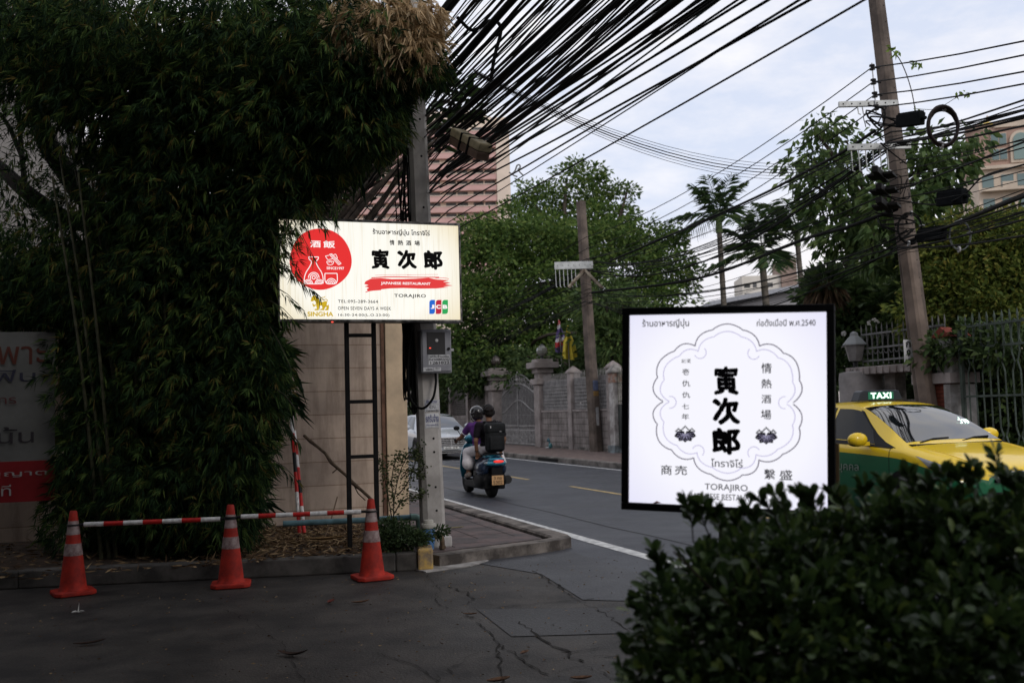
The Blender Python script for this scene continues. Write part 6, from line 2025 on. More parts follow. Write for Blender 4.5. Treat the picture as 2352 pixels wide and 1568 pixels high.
fleur_fence('railing', 'grey iron railing of pointed arches on top of the concrete lintel', uL0, LL, 13.25, 2.07, 2.72, mat('railing_grey', (.15, .15, .145), .6, var=.2), pitch=.15, cat='railing')
fleur_fence('side_gate', 'narrow grey bar gate in the dark opening under the lintel', uL0 - .55, LL - 1.2, 13.5, .1, 1.15, mat('bar_grey', (.19, .18, .18), .6), pitch=.11, top='none', cat='gate')
# ---- brick pier with white pillar and red tile cap
M_brick = brickmat('red_brick', (.19, .048, .028), (.12, .034, .022), (.55, .5, .46), .21, .072, .012, bump=.3)
ubk = PV(2160, 930, 12.75)[0]
t = far_thing('brick_pier', 'red brick gate pier with white corner pilaster and a small red tiled cap', 'pier', ubk, 12.75)
mb = MB(); mb.bb(-.55, .14, 0, .5, 0, 1.62); mb.build('brick_face', M_brick, t)
mb = MB(); mb.bb(.143, .29, -.04, .55, 0, 1.60); mb.build('pilaster', mat('pilaster_white', (.38, .37, .36), .85, c2=(.2, .19, .18), scale=3), t)
mb = MB(); mb.bb(-.6, .34, -.07, .58, 1.62, 1.80); mb.build('band', M_gpl, t)
mb = MB(); mb.bb(-.08, .26, .05, .4, 1.80, 2.42); mb.build('pillar', mat('pillar_white', (.44, .43, .42), .85, c2=(.25, .24, .23), scale=3), t)
mb = MB(); mb.prism([(-.16, 2.42), (.34, 2.42), (.09, 2.60)], 0, .46, f=lambda p: (p[0], p[2], p[1])); mb.build('tiled_cap', mat('red_tile', (.17, .04, .028), .8, var=.25, scale=16), t)
# ---- big green grey sliding gate
ug = ubk - .42
t = fleur_fence('sliding_gate', 'tall green grey iron sliding gate with kinked bars and arched top at right edge', ug, 8.5, 12.85, .12, 2.62, M_irong, pitch=.155, kink=True, cat='gate', r=.014, rails=(.2, 1.38, 2.2, 2.56))
mb = MB()
for x in (.02, 4.2, 8.48): mb.bb(x - .03, x + .03, -.03, .03, .05, 2.6)
mb.build('frame_stile', M_irong, t)
t = far_thing('covered_car', 'dark blue covered car parked behind the tall sliding gate', 'car', ug - .8, 15.6)
mb = MB(); mb.ell((2.0, 0, .75), (2.3, .9, .72)); mb.ell((2.0, 0, 1.25), (1.35, .78, .62)); mb.build('cover', mat('blue_tarp', (.012, .017, .032), .6, var=.25, bump=.6, scale=3), t, remesh=.06)
mb = MB()
for x in (.7, 3.3): mb.tube([(x, -.9, .3), (x, .9, .3)], .3, 16)
mb.build('wheels', M_tyre, t)
t = far_thing('white_house', 'pale low house wall seen in bits through the sliding gate and leaves', 'house', ug + 1.2, 19.5)
mb = MB(); mb.bb(-2, 11, 0, 5, 0, 3.3); mb.build('wall', mat('house_white', (.24, .235, .23), .8, var=.1), t)
mb = MB(); mb.bb(-2.4, 11.4, -.5, 5.4, 3.3, 3.5); mb.build('roof', M_concd, t)
for k in range(3):
    mb = MB(); mb.bb(1 + 3.2 * k, 2.6 + 3.2 * k, -.04, -.005, 1.0, 2.3); mb.build('window', M_glass, t)

# ---- flags
def flag(label, px, py_top, py_bot, Y, bands, w_px, lean, name='flag'):
    a, b = at(px[0], py_top, Y), at(px[1], 862, Y)
    t = thing(name, label, 'flag', b, 0, None)
    d = a - b
    mb = MB(); mb.tube([np.zeros(3), d], .022, 6); mb.build('flagpole', mat('flagpole_' + label[:6], (.25, .24, .2), .6), t)
    m = 2287 / Y
    L_ = (py_bot - py_top) / m
    wd = w_px / m
    rows, cols = 26, 10
    mb = MB()
    for th in (0, .012):
        for i in range(rows + 1):
            f = i / rows
            for j in range(cols + 1):
                g_ = j / cols
                wv = wd * min(1, f * 2.2) ** .8 * (1 - .25 * max(0, f - .7))
                base = d * (1 - f * L_ / np.linalg.norm(d))
                off = (g_ - .40) * wv
                mb.v.append((base[0] + off + .04 * math.sin(f * 5 + g_ * 3), base[1] + .09 * math.sin(g_ * 13 + f * 2.5) * min(1, f * 3) + th - .03, base[2] - .16 * g_ * L_ * .5 - .02))
    n1 = (rows + 1) * (cols + 1)
    for i in range(rows):
        for j in range(cols):
            a_ = i * (cols + 1) + j
            f = (a_, a_ + 1, a_ + cols + 2, a_ + cols + 1)
            s = (i + .5) / rows + (j + .5) / cols * .18 - .12
            k = 0
            for q, (lim, mi) in enumerate(bands):
                if s <= lim:
                    k = mi; break
            mb.f.append(f); mb.mi.append(k)
            mb.f.append(tuple(q + n1 for q in reversed(f))); mb.mi.append(k)
    return t, mb
MF = [mat('flag_red', (.40, .03, .035), .8), mat('flag_white', (.52, .5, .52), .8), mat('flag_blue', (.075, .05, .15), .8)]
t, mb = flag('limp red white and blue striped flag above the grey front wall', (1283, 1292), 733, 812, 38, [(.05, 0), (.16, 1), (.46, 2), (.56, 1), (.70, 0), (.93, 2), (9, 0)], 27, 0)
mb.build('cloth', MF, t, smooth=True)
t, mb = flag('limp plain yellow flag beside the striped flag above the grey front wall', (1303, 1309), 745, 822, 37, [(9, 0)], 30, 0)
mb.build('cloth', [mat('flag_yellow', (.56, .44, .05), .8, var=.15)], t, smooth=True)

# ================================================================== DISTANT BUILDINGS
def wpt(px, py, Y): return at(px, py, Y)
# pink apartment block
Yp = 270.0
mpp = Yp / 2287
cR = at(1172, 500, Yp)
t = thing('apartment_block', 'tall pink and cream apartment block rising behind the cable tangle', 'building', (cR[0], Yp, 0), rad(2))
ztop_ = at(1150, 266, Yp)[2]
M_pink = mat('pink_render', (.58, .36, .33), .85, var=.06, scale=.2)
M_crm = mat('cream_render', (.72, .60, .50), .85, var=.06, scale=.2)
M_win = mat('far_window', (.10, .10, .10), .25, var=.5, scale=.35)
wd = 60.0
mb = MB(); mb.bb(-wd, 0, 1.6, 22, 0, ztop_); mb.build('wall', M_crm, t)
mb = MB(); mb.bb(-3.4, .3, -.6, 22.5, 0, ztop_ - 1.2); mb.build('end_wall', M_crm, t)
fl = 3.0
nf = 13
wc = 0
for k in range(nf):
    z = ztop_ - 4.2 - fl * k
    mb = MB(); mb.bb(-wd, -3.45, -.2, 1.55, z - 1.55, z - .02); mb.build('balcony_band', M_pink, t)
    mb = MB(); mb.bb(-wd, -3.45, -.35, 1.58, z, z + .18); mb.build('ledge', M_crm, t)
    for j in range(7):
        x1 = -3.9 - 7.6 * j
        mb = MB(); mb.bb(x1 - 6.0, x1, 1.45, 1.59, z + .3, z + 1.42); mb.build('window', M_win, t)
        mb = MB(); mb.bb(x1 - 3.2, x1 - 2.85, 1.38, 1.445, z + .3, z + 1.42); mb.build('mullion', M_crm, t)
mb = MB(); mb.prism([(-wd, 0), (-1.5, 0), (-9, 3.2), (-wd, 3.2)], 1.5, 20, f=lambda p: (p[0], p[2], ztop_ + p[1] - 1.2)); mb.build('roof', M_crm, t)
# white block far behind the palms
Yw = 300.0
a = at(1706, 690, Yw); b = at(1868, 690, Yw)
t = thing('apartment_block', 'small distant white block with a brown central shaft between the palms', 'building', (a[0], Yw, 0), rad(-3))
wz = at(1780, 632, Yw)[2]; WW = b[0] - a[0] + 4
M_ww = mat('white_block', (.66, .62, .56), .85, var=.05, scale=.2)
mb = MB(); mb.bb(0, WW, 0, 14, 0, wz); mb.build('wall', M_ww, t)
x0 = WW * .46
mb = MB(); mb.bb(x0, x0 + 4.6, -1.2, 12, 0, at(1805, 598, Yw)[2]); mb.build('shaft', mat('brown_shaft', (.27, .20, .17), .85, var=.15, scale=.5), t)
mb = MB(); mb.bb(x0 + .2, x0 + 4.4, -1.0, 11, at(1805, 598, Yw)[2], at(1805, 590, Yw)[2]); mb.build('roof', M_ww, t)
for k in range(6):
    for j, (xa, xb) in enumerate(((.6, 2.4), (3.2, 4.4), (6.2, 9.2), (16.2, 18.6), (19.4, 21.0))):
        if xb > WW: continue
        z = wz - 3.6 - 3.0 * k
        mb = MB(); mb.bb(xa, xb, -.05, -.002, z, z + 1.3); mb.build('window', M_win, t)
# long low roof
a = at(1642, 694, 70); b = at(1880, 650, 70)
t = thing('long_roof_hall', 'low hall with a long pale grey sheet roof just above the white light box', 'building', (a[0], 70, 0))
zr0, zr1 = a[2], b[2]
mb = MB(); mb.prism([(0, zr0 - .35), (8.4, zr1 + .0), (8.4, 1), (0, 1)], 0, 24, f=lambda p: (p[0], p[2], p[1])); mb.build('wall', mat('hall_cream', (.42, .41, .42), .85), t)
mb = MB(); mb.prism([(-.6, zr0 - .33), (8.6, zr1 + .0), (8.6, zr1 + .3), (-.6, zr0 - .03)], -1, 25, f=lambda p: (p[0], p[2], p[1])); mb.build('roof', mat('sheet_roof', (.33, .34, .37), .6, var=.1), t)
# brown and cream block with a gold dome at right
Yb = 140.0
a = at(2236, 500, Yb)
t = thing('domed_building', 'brown and cream building with arched windows and a gold dome at right edge', 'building', (a[0], Yb, 0), rad(-14))
zt_ = at(2250, 285, Yb)[2]; zm_ = at(2300, 385, Yb)[2]
M_brn = mat('brown_pink', (.37, .25, .20), .85, var=.08, scale=.3)
M_crm2 = mat('cream_stone', (.58, .48, .38), .85, var=.08, scale=.3)
mb = MB(); mb.lathe([(1.7, zm_), (1.7, zt_)], 24, c=(1.7, 2.2, 0)); mb.bb(1.7, 26, .5, 16, zm_, zt_ - .8); mb.build('upper_wall', M_brn, t)
mb = MB(); mb.bb(1.0, 26, 0.4, 16, 0, zm_ - .01); mb.build('lower_wall', M_crm2, t)
mb = MB(); mb.lathe([(1.82, zt_ - .9), (1.82, zt_ - .55)], 24, c=(1.7, 2.2, 0)); mb.bb(3.6, 26.2, .2, 16.2, zt_ - .79, zt_ + .1); mb.bb(.9, 26.2, -.3, 16, zm_ - .35, zm_ + .12); mb.bb(1.2, 26, -.9, .39, zm_ - 3.6, zm_ - 3.2); mb.bb(1.2, 26, -.9, .39, zm_ - 6.9, zm_ - 6.5); mb.build('cornice', M_crm2, t)
mb = MB(); mb.ell((3.7, 5, zt_), (1.45, 1.45, 1.35), 24, 14); mb.build('dome', mat('gold_dome', (.62, .44, .09), .4, .3), t, smooth=True)
mb = MB(); mb.tube([(3.7, 5, zt_ + 1.3), (3.7, 5, zt_ + 2.3)], .12, 6); mb.build('finial', M_crm2, t)
M_fw2 = mat('far_window_2', (.16, .22, .22), .2)
for zk in (zt_ - 3.2, zt_ - 5.4):
    for xk in (3.0, 4.05):
        mb = MB(); mb.bb(xk - .08, xk + .98, .3, .48, zk - .1, zk + 1.6); f_ = mb.build('window_frame', M_crm2, t)
        mb = MB(); mb.bb(xk, xk + .9, .2, .29, zk, zk + 1.5); mb.build('window', M_fw2, f_)
for zk in (zm_ - 2.9, zm_ - 6.2, zm_ - 9.4):
    for xk, w_ in ((1.5, 1.5), (4.0, 1.6), (6.1, 1.8)):
        mb = MB(); mb.bb(xk, xk + w_, .3, .39, zk, zk + 1.7); mb.build('window', M_fw2, t)
    mb = MB(); mb.bb(3.9, 5.8, -.85, -.6, zk - .3, zk + .5); mb.build('balcony', M_crm2, t)
zk = zt_ - 6.0
mb = MB(); mb.prism([(5.4, 0), (8.2, 0), (8.2, 3.2)] + [(6.8 + 1.4 * math.cos(q), 3.2 + 1.4 * math.sin(q)) for q in np.linspace(.1, math.pi - .1, 11)] + [(5.4, 3.2)], .2, .48, f=lambda p: (p[0], p[2], p[1] + zk)); mb.build('arch_surround', M_crm2, t)
mb = MB(); mb.prism([(5.8, .4), (7.8, .4), (7.8, 3.2)] + [(6.8 + 1.0 * math.cos(q), 3.2 + 1.0 * math.sin(q)) for q in np.linspace(.1, math.pi - .1, 9)] + [(5.8, 3.2)], .05, .19, f=lambda p: (p[0], p[2], p[1] + zk)); mb.build('arched_window', mat('green_glass', (.22, .30, .28), .2), t)
# ================================================================== TREES AND PLANTS
def clumps(ells, per, rad_c, m_leaf, inner=.3, ground=None):
    """leaf base points gathered into clusters that fill a set of ellipsoids"""
    P, D = [], []
    for (c, r, n) in ells:
        cc, d = ell_points(n, c, r, inner)
        k = per
        off = RNG.normal(size=(n, k, 3))
        off = nrm(off) * (RNG.random((n, k, 1)) ** .5) * rad_c
        off[:, :, 2] *= .62
        P.append((cc[:, None] + off).reshape(-1, 3))
        dd = nrm(off) * .8 + d[:, None] * .6 + RNG.normal(size=(n, k, 3)) * .35
        D.append(dd.reshape(-1, 3))
    return np.concatenate(P), np.concatenate(D)
def px_ells(rows):
    return [(at(x, y, Y), (rx, ry, rz), n) for x, y, Y, rx, ry, rz, n in rows]
def limbs(parent, trunk, tips, m, r0, name='trunk'):
    mb = MB()
    T = cr_spline(trunk, 5)
    n = len(T)
    mb.tube(T, [r0 * (1 - .6 * i / n) for i in range(n)], 10)
    top = T[-1]
    for q in tips:
        q = np.array(q, float)
        s = T[random.randint(int(n * .55), n - 1)]
        mid = s + (q - s) * .5 + np.array([random.uniform(-.1, .1), random.uniform(-.1, .1), .12]) * np.linalg.norm(q - s)
        P = cr_spline([s, mid, q], 5)
        mb.tube(P, [r0 * .42 * (1 - .85 * i / len(P)) + .006 for i in range(len(P))], 6)
    return mb.build(name, m, parent, smooth=True)
M_bark = mat('bark', (.075, .058, .045), .9, c2=(.03, .024, .02), scale=8, bump=.6, detail=8)
M_barkp = mat('palm_bark', (.17, .145, .12), .85, c2=(.09, .08, .065), scale=5, bump=.3)
M_lrain = leafmat('rain_tree_leaf', [(0, (.030, .062, .016)), (.5, (.075, .130, .030)), (.85, (.14, .205, .050)), (1, (.18, .22, .06))], trans=.35)
M_ldark = leafmat('dark_leaf', [(0, (.026, .046, .017)), (.6, (.055, .092, .030)), (1, (.10, .135, .045))])
M_lyel = leafmat('yellow_green_leaf', [(0, (.050, .080, .018)), (.5, (.110, .145, .030)), (.85, (.18, .20, .040)), (1, (.25, .21, .05))], trans=.35)
M_lpalm = leafmat('palm_leaf', [(0, (.030, .062, .026)), (.6, (.065, .115, .044)), (1, (.13, .18, .06))], rough=.4, trans=.35)
M_lbig = leafmat('broad_leaf', [(0, (.035, .065, .022)), (.6, (.080, .130, .040)), (1, (.14, .19, .06))], rough=.4, trans=.35)
M_fl = mat('white_flower', (.65, .62, .6), .7)

def place_tree(name, label, base, rows, per, rc, lsize, lw, lm, trunk_r, cat='tree', group=None, tips=8, droop=.1, trunk=None, inner=.3, fold=.2):
    t = thing(name, label, cat, base, 0, group)
    b = np.array(base)
    E_ = px_ells(rows)
    P, D = clumps(E_, per, rc, None, inner)
    D[:, 2] -= droop
    rr = RNG.random(len(P))
    o = leaf_mesh('crown', P - b, D, lsize * RNG.uniform(.7, 1.25, len(P)), lw * RNG.uniform(.8, 1.2, len(P)), lm, t, fold=fold, droop=.12, rnd=rr)
    c0 = np.mean([e_[0] for e_ in E_], 0)
    tr = trunk or [np.zeros(3), (c0 - b) * np.array([.3, .3, .4]), (c0 - b) * np.array([.8, .8, .85])]
    tp = [e_[0] - b + np.array([random.uniform(-.5, .5) * e_[1][0], 0, random.uniform(-.3, .5) * e_[1][2]]) for e_ in E_ for _ in range(max(1, tips // len(E_)))]
    limbs(t, tr, tp, M_bark, trunk_r)
    return t
# main spreading tree across the road
Y = 52
place_tree('rain_tree', 'big spreading green tree with a pale pointed top behind the grey front wall', W(50, 23, 0), [
    (1330, 400, Y, 1.5, 1.6, .6, 26), (1345, 440, Y, 1.7, 1.8, .9, 40), (1215, 440, Y, .7, 1, .5, 10), (1250, 465, Y, 1.7, 1.8, .8, 40), (1425, 438, Y, .8, 1, .4, 11), (1300, 515, Y, 4.0, 3.2, 1.2, 130), (1395, 500, Y, 1.7, 2.5, .9, 40), (1180, 530, Y - 3, 2.6, 2.5, 1.3, 80), (1230, 560, Y - 4, 4.0, 3, 1.2, 130), (1090, 555, Y - 4, 2.4, 2.5, 1.0, 60),
    (1400, 560, Y - 3, 4.2, 3, 1.1, 130), (1490, 555, Y - 4, 1.9, 2, .7, 45), (1440, 620, Y - 5, 3.6, 3, 1.0, 110), (1545, 640, Y - 6, 1.5, 1.8, .8, 40), (1500, 690, Y - 7, 2.0, 2, .8, 60), (1130, 620, Y - 5, 3.2, 2.5, 1.1, 110), (1250, 640, Y - 5, 3.6, 2.5, 1.4, 120),
    (1110, 690, Y - 6, 2.6, 2.5, 1.0, 100), (1200, 720, Y - 6, 3.0, 2.5, 1.2, 110), (1330, 730, Y - 6, 3.4, 2.5, 1.3, 120), (1450, 735, Y - 8, 2.2, 2, 1.0, 80), (1140, 790, Y - 7, 2.9, 2, 1.2, 110), (1250, 800, Y - 6, 2.9, 2, 1.2, 110), (1370, 800, Y - 8, 2.4, 2, 1.1, 90), (1090, 830, Y - 7, 2.2, 2, .9, 60)],
    30, .55, .25, .12, M_lrain, .45, tips=40)
# filler shrubs behind the grey wall
place_tree('shade_tree', 'dark leafy tree mass low behind the arched gate and the shaded wall', W(47, 18, 0), [
    (1080, 860, 44, 2.4, 1.5, 1.0, 70), (1180, 850, 44, 2.2, 1.5, .9, 70), (1290, 850, 41, 2.6, 1.4, 1.1, 90), (1390, 840, 38, 2.0, 1.3, 1.1, 80), (1050, 780, 46, 1.8, 1.5, 1.2, 60), (1060, 900, 50, 2.6, 1.5, .8, 60), (1430, 770, 38, 1.4, 1.2, .8, 50), (1240, 880, 46, 3.5, 1, 1.0, 80), (1040, 935, 52, 3, 1, 1.2, 100), (980, 900, 60, 4, 1.5, 2, 120), (1100, 930, 50, 2.5, 1, 1.0, 80)],
    30, .55, .24, .12, M_ldark, .3, tips=16)
place_tree('plumeria', 'dim flowering tree with a few white blossoms right of the slim pole', W(33, 15.5, 0), [
    (1405, 700, 35, 1.3, 1, .9, 50), (1420, 790, 35, 1.1, 1, .9, 45), (1390, 750, 36, 1.2, 1, .9, 45)], 22, .5, .26, .1, M_lbig, .14, tips=9)
place_tree('garden_hedge', 'dark garden shrubbery filling the gap behind the sliding gate and the lintel opening', W(11, 17.3, 0), [
    (2020, 950, 21, .8, .5, .9, 80), (2100, 940, 20.5, .8, .5, .9, 90), (2200, 920, 20, .9, .5, 1.0, 110), (2300, 930, 19.5, .9, .5, 1.0, 110), (2380, 940, 19, .9, .5, 1.0, 90), (2250, 860, 20, .8, .5, .6, 70), (2340, 850, 19.5, .8, .5, .6, 60)], 22, .3, .2, .1, M_ldark, .05, cat='shrub', tips=12)
# palms
def palm(label, base, crown, L_, n, tr, seed, young=True):
    random.seed(seed)
    b, c = np.array(base, float), np.array(crown, float)
    t = thing('palm_tree', label, 'palm tree', b, 0, 'palms between the two right hand poles')
    mb = MB(); d = c - b
    mid = d * .5 + np.array([.12, 0, 0])
    T = cr_spline([np.zeros(3), mid, d], 8)
    mb.tube(T, [tr * (1.25 - .35 * i / len(T)) for i in range(len(T))], 10)
    for k in range(10):
        z = T[int(len(T) * (.15 + .08 * k))]
        mb.tube([z - np.array([0, 0, .02]), z + np.array([0, 0, .02])], tr * 1.12, 10)
    mb.build('trunk', M_barkp, t, smooth=True)
    mb = MB(); mb.tube([d - np.array([0, 0, .1]), d + np.array([0, 0, .5]), d + np.array([0, 0, 1.0])], [tr * 1.25, tr * 1.15, tr * .4], 10); mb.build('crownshaft', mat('crownshaft', (.10, .14, .05), .5, var=.2), t, smooth=True)
    top = d + np.array([0, 0, .75])
    for k in range(n):
        az = 2 * math.pi * k / n * 1.0 + random.uniform(-.3, .3)
        up = random.uniform(-.2, .6) if k % 2 else random.uniform(.75, 1.4)
        h = np.array([math.cos(az), math.sin(az), 0])
        rach = []
        for s in np.linspace(0, 1, 14):
            rach.append(top + h * L_ * (s * math.cos(up) + .12 * s * s) + np.array([0, 0, L_ * (s * math.sin(up) - .30 * s * s * (.6 + .6 * math.cos(up)))]))
        P, D, LN = [], [], []
        for i in range(1, 14):
            for ss in (0, .5):
                if i == 13 and ss: continue
                p = rach[i] * (1 - ss) + rach[min(i + 1, 13)] * ss
                tg = nrm(rach[min(i + 1, 13)] - rach[i - 1])
                sd = nrm(np.cross(tg, np.array([0, 0, 1.0])))
                f = (i + ss) / 13
                for q in (-1, 1):
                    P.append(p); D.append(sd * q * .9 + tg * (.35 + .5 * f) + np.array([0, 0, random.uniform(-.45, .15)])); LN.append(L_ * .42 * (math.sin(math.pi * min(1, .18 + f * .75)) + .12))
        o = leaf_mesh('frond', np.array(P), np.array(D), np.array(LN), .042 * L_ / 2.2, M_lpalm, t, fold=.12, droop=.22, twist=False, shape=.4)
        mb = MB(); mb.tube(rach, [.028 * (1 - .8 * i / 14) for i in range(14)], 5); mb.build('rachis', M_lpalm, o, smooth=True)
    return t
Yq = 46
for lb, bx, cx, L_, n, sd in (('tallest palm, on the left of the three, with upright fronds clear against the sky', (1657, 760), (1652, 530), 2.3, 9, 3),
                              ('shorter middle palm of the three with a swollen green crown base', (1760, 760), (1752, 612), 2.6, 9, 5),
                              ('right hand palm of the three, its crown crossed by many cables', (1845, 760), (1832, 560), 2.6, 9, 8)):
    b = at(bx[0], bx[1], Yq); b[2] = 0
    palm(lb, b, at(cx[0], cx[1], Yq), L_, n, .13 if sd != 5 else .17, sd)
# dead tuft palm and shrubs over the lintel
b = at(1905, 760, 24); b[2] = 0
t = thing('withered_palm', 'squat palm with a skirt of withered brown fronds above the white light box', 'palm tree', b)
c = at(1900, 668, 24) - b
mb = MB(); mb.tube([np.zeros(3), c * .5, c], [.16, .15, .14], 10); mb.build('trunk', M_barkp, t, smooth=True)
n = 700
P, d = ell_points(n, c + np.array([0, 0, -.15]), (.42, .42, .5), .4)
D = d * .6 + np.array([0, 0, -1.0])
leaf_mesh('withered_fronds', P, D, RNG.uniform(.25, .6, n), .045, leafmat('withered', [(0, (.03, .022, .014)), (.6, (.09, .055, .03)), (1, (.20, .13, .075))]), t)
P, d = ell_points(240, c + np.array([0, 0, .2]), (.35, .35, .2), .2)
leaf_mesh('crown', P, d + np.array([0, 0, .5]), RNG.uniform(.3, .55, 240), .09, M_ldark, t)
b = at(1905, 700, 26); b[2] = 0
mb = MB(); mb.tube([at(1907, 640, 26) - b, at(1905, 596, 26) - b], .014, 5)
# dark trees behind the lintel
place_tree('plumeria', 'dark glossy plumeria with white blossoms behind the lantern and railing', W(20, 18.5, 0), [
    (1930, 640, 26, .8, .8, .45, 40), (2000, 650, 26, 1.1, .9, .6, 70), (2060, 640, 26, .9, .9, .6, 55), (1960, 700, 25, 1.1, .9, .7, 80), (2050, 710, 24, 1.1, .9, .7, 80), (1990, 770, 24, 1.2, .8, .6, 70), (2080, 770, 23, .9, .8, .6, 55), (1940, 760, 24, .8, .7, .6, 50), (1890, 680, 27, .6, .6, .6, 30), (2120, 700, 22.5, .7, .7, .9, 50), (1930, 830, 23, .7, .5, .5, 30)],
    26, .34, .26, .105, M_ldark, .16, tips=16)
P = []
for x, y in ((2000, 738), (2008, 735), (1996, 742), (2014, 741), (2030, 768), (2023, 772), (2034, 765), (1938, 765), (1950, 790), (1944, 812), (1958, 775), (1940, 800), (2050, 860)):
    P.append(at(x + random.uniform(-3, 3), y + random.uniform(-3, 3), 22.6))
t = thing('blossom_cluster', 'scattered white plumeria blossoms in the dark foliage above the lantern', 'blossoms', P[0])
for p in P:
    mb = MB()
    for k in range(5):
        a = 2 * math.pi * k / 5
        mb.ell((p[0] - P[0][0] + .035 * math.cos(a), p[1] - P[0][1], p[2] - P[0][2] + .035 * math.sin(a)), (.03, .012, .03), 6, 4)
    mb.build('blossom', M_fl, t, smooth=True)
# sparse big leaved tree around the leaning pole
place_tree('teak_tree', 'airy tree with large hanging leaves behind the leaning pole', W(21, 16.5, 5), [
    (1880, 300, 23, .85, .8, .32, 15), (1930, 330, 23, .8, .8, .35, 16), (1870, 370, 23, .8, .7, .4, 17), (1950, 390, 22.5, .7, .7, .4, 15), (1900, 430, 22.5, .75, .7, .5, 16), (2000, 440, 22, .9, .8, .5, 23), (1960, 520, 22, .8, .7, .5, 23), (2020, 560, 22, .8, .6, .4, 20), (1985, 480, 22, .6, .6, .6, 20),
    (2130, 330, 21, .55, .6, .45, 15), (2130, 390, 21, .9, .7, .55, 35), (2195, 375, 21, .5, .5, .25, 10), (2220, 320, 21, .35, .5, .2, 7), (2100, 460, 20.5, .9, .7, .6, 35), (2060, 520, 20.5, .8, .7, .5, 23), (1995, 610, 21, .35, .4, .25, 5), (2170, 440, 21, .7, .6, .5, 20), (2090, 590, 20.5, .6, .6, .5, 20), (1900, 480, 22.5, .7, .7, .35, 18), (1950, 545, 22, .7, .6, .3, 18), (2010, 590, 21.5, .6, .6, .3, 16), (1860, 420, 22.5, .5, .6, .3, 12), (2060, 470, 20.5, .6, .6, .4, 18)],
    11, .30, .23, .105, M_lbig, .16, tips=38, droop=.7, fold=.15)
# yellow green tree at the right edge
place_tree('fig_tree', 'yellow green bushy tree filling the right edge above the sliding gate', W(13, 18, 0), [
    (2280, 545, 19.5, .9, .8, .45, 60), (2340, 560, 19, .8, .8, .5, 60), (2160, 560, 20, .8, .8, .5, 60), (2215, 520, 20, .5, .6, .3, 22), (2240, 560, 19.5, 1.0, .8, .6, 90), (2330, 590, 19, 1.0, .8, .6, 90), (2170, 610, 19.5, .8, .8, .6, 70), (2260, 640, 19, 1.0, .8, .6, 90), (2350, 660, 18.5, .9, .8, .6, 80), (2180, 680, 19, .8, .7, .6, 70), (2270, 710, 18.5, .9, .7, .5, 80), (2350, 730, 18, .8, .7, .5, 60), (2140, 730, 19, .7, .7, .6, 50), (2330, 505, 20, .5, .6, .18, 14)],
    34, .27, .135, .062, M_lyel, .17, tips=30)
place_tree('shrub', 'dark shrub pressing through the bars at the top of the sliding gate', W(11.5, 14.5, 0), [
    (2180, 800, 17.5, .55, .4, .4, 40), (2250, 790, 17, .5, .4, .35, 34), (2330, 800, 16.5, .6, .4, .4, 40)], 18, .25, .15, .07, M_ldark, .06, cat='shrub', tips=6)
# thin vine climbing at the leaning pole
b = at(2105, 290, 16.9)
t = thing('vine', 'thin bare vine with a few bright green leaves right of the tall leaning pole', 'vine', b)
mb = MB(); mb.tube([p - b for p in cr_spline([at(2105, 290, 16.9), at(2098, 230, 16.9), at(2085, 180, 16.9), at(2068, 140, 16.9), at(2052, 118, 16.9)], 6)], .009, 5)
mb.tube([p - b for p in cr_spline([at(2098, 250, 16.9), at(2150, 250, 16.6), at(2200, 222, 16.4)], 5)], .005, 5); mb.build('stem', M_bark, t, smooth=True)
P, D = [], []
for x, y, n in ((2050, 112, 10), (2060, 122, 10), (2102, 145, 8), (2110, 148, 6), (2205, 213, 8), (2222, 212, 8), (2105, 256, 4)):
    for _ in range(n):
        P.append(at(x + random.uniform(-8, 8), y + random.uniform(-6, 6), 16.8) - b); D.append((random.uniform(-1, 1), random.uniform(-.4, .4), random.uniform(-1.2, .2)))
leaf_mesh('leaves', np.array(P), np.array(D), .10, .05, leafmat('vine_leaf', [(0, (.12, .19, .035)), (1, (.2, .28, .06))]), t)

# ---- broad leaved tree just behind the near pole
tb = W(14.3, 1.6, 0.1)
t = thing('frangipani_tree', 'dark broad leaved tree whose leaf rosettes show on both sides of the near pole', 'tree', tb)
P, D, LN = [], [], []
ros = [(1035, 235, 11), (1062, 258, 11), (1010, 262, 11.2), (1048, 205, 11), (1075, 225, 10.9), (1025, 290, 11), (1050, 300, 11), (1085, 265, 10.8), (1020, 180, 11), (1000, 330, 11.2), (1065, 190, 11),
       (742, 400, 11.5), (760, 430, 11.5), (790, 395, 11.4), (815, 420, 11.4), (770, 470, 11.5), (730, 450, 11.6), (850, 380, 11.3), (700, 420, 11.6), (820, 465, 11.4), (745, 480, 11.5), (880, 400, 11.3), (700, 470, 11.6)]
for x, y, Yd in ros:
    c = at(x, y, Yd + 3.2)
    for k in range(13):
        a = 2 * math.pi * k / 13 + random.uniform(-.2, .2)
        P.append(c + np.array([0, 0, random.uniform(-.06, .06)]) - tb); D.append((math.cos(a), math.sin(a), random.uniform(-.35, .55))); LN.append(random.uniform(.22, .40))
blade_mesh('crown', np.array(P), np.array(D), np.array(LN), .10, leafmat('frangipani_leaf', [(0, (.014, .026, .012)), (.7, (.028, .05, .018)), (1, (.06, .095, .03))], rough=.35), t)
limbs(t, [np.zeros(3), np.array([-.2, .2, 1.8]), np.array([-.3, .2, 3.4])], [at(x, y + 12, Yd + 3.2) - tb for x, y, Yd in ros], M_bark, .11)

